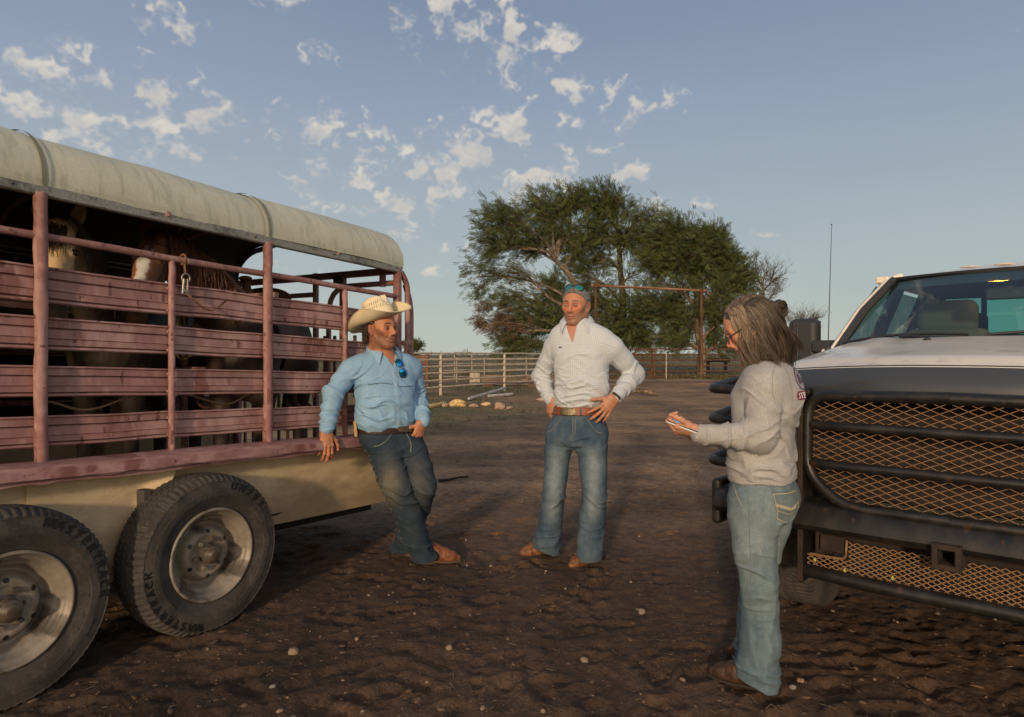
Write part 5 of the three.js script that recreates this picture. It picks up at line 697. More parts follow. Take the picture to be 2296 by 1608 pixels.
// a left hand in its own axes: wrist at the origin, +y to the fingers, +x to the thumb, +z the back of the hand
function handField(o = {}) {
  const F = new Field(.008), curl = o.curl ?? [[.25, .4, .3], [.3, .45, .3], [.35, .5, .35], [.4, .5, .35]], spread = o.spread ?? .12;
  F.cap(V(0, -.022, -.003), V(0, .008, -.002), .0235, .024, { n: V(0, 0, 1), q: .72, k: .02 });
  const kn = [V(.030, .088, 0), V(.010, .094, .003), V(-.010, .090, .002), V(-.028, .080, -.003)], L = [[.043, .026, .022], [.047, .030, .023], [.044, .028, .022], [.034, .021, .019]], R = [[.0098, .0088, .0080, .0066], [.0100, .0090, .0080, .0066], [.0096, .0086, .0076, .0064], [.0086, .0076, .0068, .0058]];
  kn.forEach((k, i) => { F.cap(V((1.5 - i) * .012, .012, -.002), k.clone().add(V(0, -.004, -.004)), .0145, .0120, { k: .014 }); });
  F.cap(V(.010, .02, -.006), V(.0, .07, -.008), .014, .012, { k: .02 }); F.cap(V(.022, .018, -.010), V(.034, .045, -.010), .0155, .012, { k: .016 });
  kn.forEach((k, i) => { let p = k.clone(), a = 0; const sp = (1.5 - i) * spread; for (let q = 0; q < 3; q++) { a += curl[i][q]; const d = V(Math.sin(sp) * Math.cos(a), Math.cos(sp) * Math.cos(a), -Math.sin(a)), e = p.clone().addScaledVector(d, L[i][q]); F.cap(p, e, R[i][q], R[i][q + 1], { k: q ? .003 : .007 }); F.ell(p.clone().add(V(0, 0, .001)), R[i][q] * 1.06, R[i][q] * 1.06, R[i][q] * 1.06, { k: .004 }); p = e; } });
  { const t = o.thumb ?? [[.75, .55, -.25], [.45, .85, -.25], [.25, .95, -.2]]; let p = V(.034, .040, -.010); const tl = [.034, .030, .026], tr = [.0125, .0112, .0102, .0078]; t.forEach((d, q) => { const e = p.clone().addScaledVector(V(...d).normalize(), tl[q]); F.cap(p, e, tr[q], tr[q + 1], { k: .006 }); p = e; }); }
  return F;
}
function handGeo(o, wrist, Y, Zb, right, scale, skin) {                   // Zb: direction of the back of the hand
  const F = handField(o), g = net(F, .0026, V(-.075, -.075, -.11), V(.10, .21, .05), { color: (x, y, z, a, b, c) => { const k = 1 + fbm3(x * 90, y * 90, z * 90, 3) * .22 + (c > .3 ? -.04 : .05), r = 1 + .10 * sstep(.08, .19, y); return [skin.r * k * r, skin.g * k, skin.b * k]; } });
  if (right) { g.scale(-1, 1, 1); const ix = g.index.array; for (let i = 0; i < ix.length; i += 3) { const t = ix[i]; ix[i] = ix[i + 1]; ix[i + 1] = t; } const nn = g.attributes.normal; }
  const y = Y.clone().normalize(), z = Zb.clone().addScaledVector(y, -Zb.dot(y)).normalize(), x = V().crossVectors(y, z), m = new THREE.Matrix4().makeBasis(x, y, z).scale(V(scale, scale, scale)).setPosition(wrist); return g.applyMatrix4(m);
}
// the plain body under the clothes, as one surface
function bodyUnder(bones, skin) { const F = new Field(.03); for (const b of bones) F.chain(b[0], b[1], { k: .04 }); return netOf(F, .014, { color: () => [skin.r, skin.g, skin.b] }); }
const skinMat = new THREE.MeshPhysicalMaterial({ vertexColors: true, roughness: .55, sheen: .15, bumpMap: texture(256, (u, v) => 128 + tfbm(u, v, 30, 3) * 120, false), bumpScale: .0 });
// fabrics
const weave = (size, n) => texture(size, (u, v) => 128 + 46 * Math.sin(u * n * 6.283) * Math.sin(v * n * 6.283) + tn(u, v, 200, 5) * 40, false);
const denimTex = texture(512, (u, v) => { const tw = Math.sin((u + v) * 110 * 6.283) * 9, sl = tn(u, v * .25, 240, 3) * 22 + tn(u * .5, v, 180, 8) * 10, bl = tfbm(u, v, 8, 4, 2) * 18; const k = 214 + tw + sl + bl; return [k, k, k]; }); denimTex.repeat.set(6, 6);
const denimBump = texture(256, (u, v) => 128 + Math.sin((u + v) * 60 * 6.283) * 60 + tn(u, v, 120, 4) * 60, false); denimBump.repeat.set(9, 9);
const denim = std({ map: denimTex, vertexColors: true, bumpMap: denimBump, bumpScale: .0007, roughness: .92 });
const leather = (r, g, b) => std({ vertexColors: false, map: speck(r * 1.08, g * 1.06, b * 1.04, r * .78, g * .74, b * .7, 12, .05), roughness: .62 });
// ------------------------------------------------------------------ people
function collar(c, M, o) {                                               // a folded shirt collar open at the front; M: axes x left, y up, z forward
  const x = V(), y = V(), z = V(); M.extractBasis(x, y, z); const pm = o.open ?? 2.6;
  return sheet(48, 16, (u, v) => { const ph = mix(-pm, pm, u), e = Math.abs(ph) / pm, rx = o.rx, rz = o.rz, dx = Math.sin(ph), dz = -Math.cos(ph), yb = -(o.drop ?? .05) * (1 - Math.cos(ph)) * .5 + (o.lift ?? 0), L = mix(o.fall ?? .046, o.point ?? .078, e ** 5), h = mix(o.stand ?? .036, .024, e ** 2); let R, H, tg = 0; if (v < .4) { const t = v / .4; R = mix(1.0, 1.02, t); H = yb + h * t; return c.clone().addScaledVector(x, dx * rx * R).addScaledVector(z, dz * rz * R).addScaledVector(y, H); } const t = (v - .4) / .6, out = .007 + .034 * Math.sin(t * 1.5) * (1 - .35 * e ** 3); H = yb + h + .006 * Math.sin(t * 3.1) - L * t; tg = .022 * t * e ** 6; return c.clone().addScaledVector(x, dx * (rx * 1.02 + out) + (dx > 0 ? 1 : -1) * tg).addScaledVector(z, dz * (rz * 1.02 + out) + out * .35 * e ** 3).addScaledVector(y, H); }, (u, v) => [u * .4, v * .1]);
}
function bootGeo(heel, toe, top, s = 1, gy = 0) {
  const h = heel.clone(), t = toe.clone(), f = t.clone().sub(h).setY(0).normalize(), L = h.clone().setY(0).distanceTo(t.clone().setY(0)), p = (k, y) => h.clone().addScaledVector(f, L * k).setY(gy + y), F = new Field(.02);
  F.chain([p(.06, .055), p(.35, .055), p(.62, .045), p(.82, .036), p(.97, .030)], [.037 * s, .040 * s, .043 * s, .038 * s, .021 * s], { k: .02 }); F.cap(p(.12, .06), top, .043 * s, .056 * s, { k: .04 }); F.cap(p(.30, .09), p(.55, .062), .036 * s, .033 * s, { k: .04 }); F.post.push((d, x, y) => smax(d, gy + .018 - y, .004)); F.folds(p(.55, .07), .07, f, .0035, 50, { seed: 3 });
  const S = new Field(.01); S.chain([p(.03, .013), p(.35, .013), p(.64, .013), p(.84, .013), p(.985, .015)], [.040 * s, .037 * s, .049 * s, .043 * s, .024 * s], { n: V(0, 1, 0), q: 1, k: .02 }); S.post.push((d, x, y) => Math.max(d, y - gy - .021, gy + .009 - y)); const K = new Field(.01); K.cap(p(.02, .016), p(.20, .016), .036 * s, .034 * s); K.post.push((d, x, y) => Math.max(d, y - gy - .022, gy - .004 - y));
  return [netOf(F, .006), merge([netOf(S, .004), netOf(K, .004)])];
}
function sunglasses(name, label, lens, lens2, M, group) {
  const o = thing(name, label, 'sunglasses', [0, 0, 0], 0, group), pos = V().setFromMatrixPosition(M), Ml = M.clone().setPosition(0, 0, 0); o.position.copy(pos); const fm = std({ color: lin(.012, .013, .016), roughness: .3 });
  const zc = (x) => -x * x * 5.2;
  for (const s of [-1, 1]) { const bd = (a, k) => { const c = Math.cos(a), q = Math.sin(a), ex = .62; const X = .035 + Math.sign(c) * Math.pow(Math.abs(c), ex) * .0265 * k, Y = (Math.sign(q) * Math.pow(Math.abs(q), ex) * .0195 - .004 * (X - .03) * 10 * .4) * k; return V(s * X, Y, zc(X)); };
    const lg = sheet(28, 8, (u, v) => { const p = bd(u * 6.283, v); p.z += .002 * (1 - v * v); return p; }, (u, v) => [u, v]); const n = lg.attributes.position, col = []; for (let i = 0; i < n.count; i++) { const t = sstep(-.018, .018, n.getY(i)); col.push(mix(lens2.r, lens.r, t), mix(lens2.g, lens.g, t), mix(lens2.b, lens.b, t)); } lg.setAttribute('color', new THREE.Float32BufferAttribute(col, 3));
    part(o, 'lens', lg.applyMatrix4(Ml), new THREE.MeshStandardMaterial({ vertexColors: true, metalness: .9, roughness: .12, side: THREE.DoubleSide })); part(o, 'rim', sweep(Array.from({ length: 33 }, (_, i) => bd(i / 32 * 6.283, 1.03)), () => .0021, 6, false).applyMatrix4(Ml), fm); part(o, 'temple', sweep([V(s * .063, .010, zc(.063)), V(s * .071, .010, -.035), V(s * .073, .006, -.085), V(s * .070, -.012, -.135)], (t) => mix(.0036, .0026, t), 6, true, .5).applyMatrix4(Ml), fm); }
  part(o, 'bridge', sweep([V(-.010, .006, 0), V(0, .010, .001), V(.010, .006, 0)], () => .0024, 6).applyMatrix4(Ml), fm); return o;
}
const clothMat = (map, o = {}) => std({ map, bumpMap: denimBump, bumpScale: .0003, roughness: .93, side: THREE.DoubleSide, ...o });
function strandHair(list, r0, colour) {                                  // many tapering locks merged
  const L = []; for (const [P, r, c] of list) { const g = sweep(P, (t) => r * (t < .12 ? .55 + t * 3.7 : 1 - .75 * Math.max(0, t - .45) / .55), 4, false, .55), n = g.attributes.position.count, a = new Float32Array(n * 3); for (let i = 0; i < n; i++) a.set([c.r, c.g, c.b], i * 3); g.setAttribute('color', new THREE.BufferAttribute(a, 3)); L.push(g); } return merge(L);
}
const threadMat = std({ color: lin(.20, .21, .18), roughness: .9 }), darkThread = std({ color: lin(.05, .07, .09), roughness: .95 });
function setup(label, base, gx) { const g = thing('person', label, 'person', [base.x, 0, base.z]); const put = (n, geo, m, parent = g, l) => { const q = Array.isArray(geo) ? merge(geo) : geo; q.translate(-base.x, 0, -base.z); return part(parent, n, q, m, l); }; return [g, put]; }

function vneck(S, o, rt, fw, w, len, lean = 0) { S.post.push((d, x, y, z) => { const v = o.y - y; if (v > len || v < -.06) return d; const px = x - o.x, pz = z - o.z, u = px * rt.x + pz * rt.z - lean * v / len, f = px * fw.x + pz * fw.z; if (f < -.01) return d; return smax(d, -(Math.abs(u) - w * Math.pow(Math.max(0, 1 - Math.max(v, 0) / len), .8)), .004); }); }
// ---- the man in the white shirt
{
  const D = 4.5, K = FPX / D, base = V((1290 - CXP) / FPX * D, 0, -D), [g, put] = setup('man in a white checked shirt and blue jeans, hands on his hips, between the others', base);
  const P = (x, y, d = D) => at(x, y, d), m = 1 / K, yaw = -.22, fw = V(Math.sin(yaw), 0, Math.cos(yaw)), rt = V(Math.cos(yaw), 0, -Math.sin(yaw));     // rt: towards the viewer's right
  const sk = lin(.50, .235, .135);
  const sl = (y, c, hw, rz, d = D) => { const p = P(c, y, d); return { y: p.y, x: p.x, z: p.z, rx: hw * m * .99, rz, yaw }; };
  const torso = [sl(713, 1294, 22, .062), sl(720, 1294, 31, .070), sl(728, 1296, 47, .080), sl(738, 1299, 62, .090), sl(752, 1302, 70, .102), sl(772, 1303, 69, .112), sl(800, 1304, 64, .126), sl(850, 1304, 61, .136), sl(882, 1303, 61.5, .145), sl(898, 1301, 60, .140), sl(909, 1299, 56, .122), sl(914, 1299, 53, .112)];
  const sh = [P(1246, 771, 4.56), P(1366, 772, 4.44)], el = [P(1214, 840, 4.66), P(1424, 838, 4.56)], wr = [P(1232, 897, 4.53), P(1379, 893, 4.35)];
  const S = new Field(.03); S.loft(torso, { chart: axisChart(P(1302, 920), P(1302, 740), .17) });
  const mid = (a, b, t) => a.clone().lerp(b, t);
  for (const i of [0, 1]) { const big = i ? 1.08 : 1; S.chain([mid(sh[i], P(1300, 768), .22), mid(sh[i], el[i], .12), mid(sh[i], el[i], .55), el[i]], [.070 * big, .069 * big, .063 * big, .057 * big], { k: .05, uv: .062 }); S.chain([el[i], mid(el[i], wr[i], .4), mid(el[i], wr[i], .8), mid(el[i], wr[i], .94)], [.057 * big, .054 * big, .044, .040], { k: .03, uv: .05 }); }
  const wy = (a, b) => b.clone().sub(a);
  for (const i of [0, 1]) { S.folds(el[i], .13, wy(sh[i], el[i]), .0085, 26, { seed: i * 5 }); S.folds(mid(el[i], wr[i], .6), .12, wy(el[i], wr[i]), .0075, 30, { seed: 9 + i }); S.folds(mid(sh[i], P(1302, 800), .25).setY(sh[i].y - .10), .12, V(i ? .8 : -.8, .5, 0), .007, 22, { seed: 3 + i }); }
  S.folds(P(1330, 868, 4.36), .19, V(.35, 1, 0), .0085, 20, { seed: 17, stretch: .3 }); S.folds(P(1270, 880, 4.36), .16, V(-.3, 1, .2), .008, 22, { seed: 21, stretch: .3 }); S.folds(P(1300, 898, 4.4), .22, V(0, 1, 0), .0095, 24, { seed: 23 }); S.folds(P(1310, 810, 4.36), .22, V(-.6, 1, 0), .005, 15, { seed: 29 });
  const nb = P(1292, 728, 4.5);                  // the open neck
  S.cap(nb.clone().add(V(0, .02, .01)), nb.clone().add(V(0, .14, 0)), .058, .068, { sub: true, k: .008 });
  vneck(S, P(1284, 722), rt, fw, .040, .135, .010);
  const plaid = texture(512, (u, v) => { const a = (u * 4) % 1, b = (v * 4) % 1, l1 = Math.min(a, 1 - a) < .075 ? 1 : 0, l2 = Math.min(b, 1 - b) < .075 ? 1 : 0, odd = Math.floor(u * 4) % 2; let r = 206, gg = 210, bb = 212; const j = tn(u, v, 200) * 4; if (l1) { r -= odd ? 44 : 34; gg -= odd ? 34 : 30; bb -= odd ? 18 : 34; } if (l2) { r -= 34; gg -= 28; bb -= 20; } return [r + j, gg + j, bb + j]; }); plaid.repeat.set(1 / .048, 1 / .048);
  const shirtMat = clothMat(plaid); put('shirt', netOf(S, .0058, { uv: true }), shirtMat);
  put('collar', collar(P(1293, 725, 4.50), frame(fw), { rx: .076, rz: .086, open: 2.5, drop: .052, point: .085, lift: .030, stand: .044 }), shirtMat);
  const front = P(1285, 780, 4.5), N = fw, down = V(0, -1, 0);
  const cx = (v) => -.0 + .018 * v; // the placket leans with the belly
  put('placket', drape(S, front, rt, down, N, 4, 60, (u, v) => [(u - .5) * .034 + cx(v) * .6, -.004 + v * .379], (u, v) => .0032 - .0022 * (Math.abs(u - .5) * 2) ** 4, (u, v) => [u * .034, v * .385]), shirtMat);
  const pearl = std({ color: lin(.75, .74, .68), roughness: .25 });
  for (let k = 0; k < 6; k++) { const v = .06 + k * .178; put('button', drape(S, front, rt, down, N, 6, 6, (u, w) => { const a = u * 6.283, r = w * .0062; return [Math.cos(a) * r + cx(v) * .6, -.004 + v * .379 + Math.sin(a) * r]; }, (u, w) => .0075 - .003 * w * w), pearl); }
  for (const [dx, w] of [[-.088, .066], [.083, .082]]) { const o = front.clone().addScaledVector(rt, dx).add(V(0, -.012, 0)); put('pocket_flap', drape(S, o, rt, down, N, 12, 8, (u, v) => [(u - .5) * w, v * (.030 + .012 * (1 - Math.abs(u - .5) * 2))], (u, v) => .0022 + .0028 * v, (u, v) => [u * w, v * .04]), shirtMat); put('pocket', drape(S, o, rt, down, N, 12, 14, (u, v) => [(u - .5) * w * .98, .02 + v * .10], .0016, (u, v) => [u * w + .003, v * .1 + .005]), shirtMat); put('button', drape(S, o, rt, down, N, 6, 4, (u, q) => [Math.cos(u * 6.283) * q * .0055, .032 + Math.sin(u * 6.283) * q * .0055], (u, q) => .0085 - .003 * q * q), pearl); }
  put('chest_tag', drape(S, front.clone().addScaledVector(rt, -.072).add(V(0, .006, 0)), rt, down, N, 3, 2, (u, v) => [(u - .5) * .022, v * .007], .0035), std({ color: lin(.03, .05, .13), roughness: .8 }));
  // cuffs
  for (const i of [0, 1]) { const d = wr[i].clone().sub(el[i]).normalize(), a = mid(el[i], wr[i], .80), c = new Field(.01); c.cap(a, mid(el[i], wr[i], .985), .0475, .0405, { chart: axisChart(a, wr[i], .042) }); c.cut(wr[i].clone().addScaledVector(d, -.004), d, .003); c.cut(a.clone().addScaledVector(d, -.004), d.clone().negate(), .006); c.cap(wr[i].clone().addScaledVector(d, -.012), wr[i].clone().addScaledVector(d, .03), .0335, .036, { sub: true, k: .003 }); c.folds(a, .06, d, .0022, 40, { seed: i }); put('cuff', netOf(c, .0038, { uv: true }), shirtMat); }
  // jeans
  const J = new Field(.03), pel = [sl(906, 1299, 54, .116), sl(920, 1298, 56.5, .121), sl(940, 1296, 60, .126), sl(962, 1294, 66, .130), sl(982, 1293, 66, .128), sl(994, 1292, 54, .115), sl(1004, 1290, 30, .085)]; J.loft(pel, { chart: axisChart(P(1295, 1000), P(1295, 900), .19) });
  const legs = [[P(1255, 972, 4.52), P(1250, 1010, 4.52), P(1247, 1058, 4.52), P(1242, 1106, 4.50), P(1236, 1160, 4.55), P(1228, 1212, 4.60), P(1225, 1246, 4.62)], [P(1327, 972, 4.47), P(1328, 1008, 4.45), P(1330, 1050, 4.42), P(1333, 1110, 4.38), P(1328, 1160, 4.40), P(1324, 1215, 4.40), P(1319, 1262, 4.40)]];
  const lr = [[.092, .088, .078, .0755, .077, .088, .094], [.102, .099, .089, .078, .0835, .082, .084]];
  legs.forEach((L, i) => { J.chain(L, lr[i], { k: .035, uv: .08 }); const e = L.length - 1, ad = L[e].clone().sub(L[e - 1]).normalize(); const hem = L[e].clone().addScaledVector(ad, .0); J.post.push((d, x, y, z) => (Math.hypot(x - L[e].x, z - L[e].z) < .16 && y < L[e].y + .1) ? smax(d, (hem.y + (i ? .024 : .040) + (i ? .004 : -.034) * (x - hem.x) / .1) - y, .003) : d); });
  legs.forEach((L, i) => { J.folds(L[3].clone().add(V(0, -.01, .06)), .11, V(i ? .35 : -.35, 1, 0), .0085, 20, { seed: i * 3 + 1 }); J.folds(L[5], .14, V(0, 1, 0), .011, 22, { seed: 30 + i, stretch: .3 }); J.folds(L[1], .15, V(i ? -.5 : .5, 1, 0), .0045, 20, { seed: 40 + i }); J.folds(L[2].clone().add(V(0, -.02, 0)), .16, V(.15, 1, 0), .003, 13, { seed: 45 + i }); });
  J.folds(P(1290, 985, 4.36), .12, V(0, 1, 0), .007, 22, { seed: 50 });
  const fade = (L) => (x, y, z, nx, ny, nz) => { let t = 0; for (const c of L) { const a = c[1].y, b = c[4].y, yy = clamp((a - y) / (a - b), -.2, 1.5), k = clamp((a - y) / (a - c[2].y), 0, 1), cxx = y > c[2].y ? mix(c[1].x, c[2].x, k) : mix(c[2].x, c[4].x, clamp((c[2].y - y) / (c[2].y - c[4].y), 0, 1)); const w = Math.exp(-(((x - cxx + .008) / .045) ** 2)) * sstep(-.15, .12, yy) * sstep(1.15, .75, yy); t = Math.max(t, w * sstep(-.1, .7, nz)); } const n = fbm3(x * 9, y * 9, z * 9, 4), f2 = fbm3(x * 40, y * 16, z * 40, 3), k = clamp(t * .85 + .22 + n * .35 + f2 * .2, 0, 1.1); return [mix(.045, .27, k), mix(.095, .345, k), mix(.165, .38, k)]; };
  put('jeans', netOf(J, .0062, { uv: true, color: fade(legs) }), denim);
  const wf = P(1288, 930, 4.5); const cd = (u, v, w, h) => [u * w, v * h];
  put('fly_seam', drape(J, wf, rt, down, N, 2, 16, (u, v) => [.004 + (u - .5) * .003 + .016 * sstep(.65, 1, v) * -1, .02 + v * .125], .0014), threadMat); put('fly_seam', drape(J, wf, rt, down, N, 2, 16, (u, v) => [.022 + (u - .5) * .003 - .020 * sstep(.6, 1, v), .02 + v * .125], .0014), threadMat);
  for (const s of [-1, 1]) put('pocket_seam', drape(J, wf, rt, down, N, 24, 2, (u, v) => [s * mix(.085, .175, u) + .01, .02 + .085 * Math.sin(u * 1.57) ** 1.2 + v * .004], .0018), threadMat);
  legs.forEach((L, i) => put('hem', (() => { const c = L[6], F2 = new Field(.01); const e = L[5].clone().lerp(L[6], .62); F2.cap(e, L[6], mix(lr[i][5], lr[i][6], .62) + .003, lr[i][6] + .003); const q = (x) => L[6].y + (i ? .024 : .040) + (i ? .004 : -.034) * (x - c.x) / .1; F2.post.push((d, x, y) => Math.max(d, q(x) - .002 - y, y - q(x) - .022)); return netOf(F2, .004); })(), std({ map: denimTex, color: lin(.10, .14, .17), roughness: .95 })));
  // belt, buckle, loops
  { const F = new Field(.01), b0 = P(1298, 933).y, b1 = P(1298, 909).y; const sx = pel[0], s2 = pel[2]; F.loft([{ ...sx, y: b1 + .01, rx: sx.rx + .009, rz: sx.rz + .009 }, { ...pel[1], rx: pel[1].rx + .006, rz: pel[1].rz + .008 }, { ...s2, y: b0 - .01, rx: s2.rx + .003, rz: s2.rz + .006 }]); F.post.push((d, x, y) => Math.max(d, y - b1 + .004, b0 + .012 - y)); put('belt', netOf(F, .0055), std({ map: speck(150, 74, 40, 96, 40, 22, 24, .05), roughness: .5 }));
    const bw = P(1278, 921, 4.5); const brass = std({ color: lin(.22, .18, .11), metalness: .75, roughness: .42, bumpMap: texture(256, (u, v) => 128 + tfbm(u, v, 14, 4, 3) * 150, false), bumpScale: .002 });
    put('buckle', drape(F, bw, rt, down, N, 28, 10, (u, v) => [Math.cos(u * 6.283) * v * .054, Math.sin(u * 6.283) * v * .040], (u, v) => .010 - .004 * v ** 3, (u, v) => [u, v]), brass);
    for (const dx of [-.085, .085, .15]) put('belt_loop', drape(F, bw, rt, down, N, 2, 6, (u, v) => [dx + (u - .5) * .012, -.036 + v * .070], .0035), std({ map: denimTex, color: lin(.12, .17, .2), roughness: .95 })); }
  // boots
  const tan = leather(128, 86, 50), sole = std({ color: lin(.045, .03, .02), roughness: .9 });
  for (const [h, t, top] of [[ground(1246, 1243), ground(1170, 1251), legs[0][6]], [ground(1338, 1260), ground(1280, 1279), legs[1][6]]]) { const b = bootGeo(h, t, top.clone().setY(.19), 1.14); put('boot', metreUV(b[0], 5), tan); put('boot_sole', b[1], sole); }
  // head, hands, body
  const hc = P(1291.5, 687.5, 4.49), HM = frame(V(-.46, -.03, .88), V(.02, 1, 0)).scale(V(1.04, 1.05, 1.04)).setPosition(hc), ho = { jaw: 1.08, nose: 1.05, smile: 1.6, neck: 1.12, skin: lin(.50, .222, .118), lip: lin(.36, .13, .09), stubble: lin(.15, .11, .085), brow: lin(.06, .042, .032), stub: .72 };
  const HF = headField(ho), hg = net(HF, .0030, V(-.1, -.21, -.13), V(.1, .13, .135), { color: headColor(ho) }).applyMatrix4(HM);
  const hands = [handGeo({ curl: [[.15, .35, .2], [.2, .35, .2], [.3, .5, .3], [.5, .6, .4]], thumb: [[.8, .5, -.2], [.5, .85, -.1], [.2, .95, -.1]] }, wr[0].clone().add(V(.002, .012, 0)), V(.16, -.98, .06), V(-.62, -.1, .78), true, 1.06, sk), handGeo({ curl: [[.1, .28, .2], [.12, .30, .2], [.15, .32, .2], [.2, .35, .2]], spread: .22, thumb: [[.74, .66, -.18], [.68, .72, -.10], [.6, .8, -.10]] }, wr[1].clone().add(V(0, .004, .006)), V(-.66, -.74, .16), V(.26, .10, .96), false, 1.10, sk)];
  const U = new Field(.03); U.loft(torso.slice(0, 11).map((s) => ({ ...s, rx: s.rx - .014, rz: s.rz - .012, y: s.y - .006 }))); U.chain([nb.clone().add(V(0, -.05, 0)), P(1291, 716, 4.51)], [.066, .060], { k: .05 }); for (const i of [0, 1]) { U.chain([sh[i], el[i], wr[i]], [.045, .038, .027], { k: .04 }); U.chain([legs[i][0], legs[i][3], legs[i][5]], [.06, .05, .04], { k: .04 }); } U.loft(pel.map((s) => ({ ...s, rx: s.rx - .014, rz: s.rz - .014 })));
  const ug = netOf(U, .010, { color: (x, y, z) => { const n = 1 + fbm3(x * 50, y * 50, z * 50, 3) * .2; return [sk.r * n * .95, sk.g * n * .9, sk.b * n * .9]; } });
  put('body', merge([ug, hg, ...hands]), skinMat);
  const eg = new THREE.Group(); const T = new THREE.Matrix4().makeTranslation(-base.x, 0, -base.z).multiply(HM); eyes(g, T, { look: -.35, open: .0022, lidColor: lin(.42, .19, .11), lash: lin(.10, .06, .045), iris: lin(.07, .09, .09) });
  // short grey hair
  { const F = new Field(.02); F.ell(V(0, .0375, -.015), .0835, .0905, .1025); F.ell(V(0, .03, .020), .072, .084, .070, { k: .03 }); F.post.push((d, x, y, z) => { const keep = Math.max((y - .056) + (.048 - z) * .95, Math.min(.004 - z, y + .030, Math.abs(x) - .05) * .8, Math.min(-.04 - z, y + .075)); const ear = Math.hypot((z + .008) / .024, (y + .0) / .036) < 1 ? -.02 : 1; return smax(smax(d + .0014 * n3(x * 160, y * 120, z * 160) + .0012 * n3(x * 60, y * 60, z * 60), -keep, .006), ear < 0 ? .01 : -1, .004); });
    put('hair', net(F, .0032, V(-.11, -.1, -.14), V(.11, .16, .12), { color: (x, y, z) => { const n = fbm3(x * 120, y * 60, z * 120, 3), k = clamp(.36 + n * .55 + (Math.abs(x) > .06 ? .12 : 0) - (z < -.04 ? .2 : 0), 0, 1); return [mix(.07, .30, k), mix(.055, .275, k), mix(.045, .255, k)]; } }).applyMatrix4(HM), std({ vertexColors: true, roughness: .75 })); }
  // wedding ring and watch on the viewer's right hand
  { const Y = V(-.66, -.74, .16).normalize(), Z = V(.26, .10, .96).addScaledVector(Y, -V(.26, .10, .96).dot(Y)).normalize(), X = V().crossVectors(Y, Z), q = (x, y, z) => wr[1].clone().add(V(0, .004, .006)).addScaledVector(X, x * 1.1).addScaledVector(Y, y * 1.1).addScaledVector(Z, z * 1.1); const c = q(-.0145, .108, -.003); put('ring', new THREE.TorusGeometry(.0112, .0022, 8, 20).applyMatrix4(new THREE.Matrix4().makeBasis(X, Z.clone().negate(), Y)).translate(c.x, c.y, c.z), std({ color: lin(.8, .55, .25), metalness: 1, roughness: .3 })); const w = q(0, -.012, 0); put('watch_strap', new THREE.TorusGeometry(.031, .0055, 8, 28).scale(1, .82, 1.5).applyMatrix4(new THREE.Matrix4().makeBasis(X, Z.clone().negate(), Y)).translate(w.x, w.y, w.z), std({ color: lin(.03, .03, .035), roughness: .6 })); }
  const SM = HM.clone().multiply(new THREE.Matrix4().makeTranslation(0, .119, .050)).multiply(new THREE.Matrix4().makeRotationX(-.62)).multiply(new THREE.Matrix4().makeScale(.97, .95, 1.0));
  sunglasses('sunglasses', 'green mirrored sunglasses pushed up on the head of the man in white', lin(.10, .42, .42), lin(.05, .50, .30), SM, 'sunglasses');
}
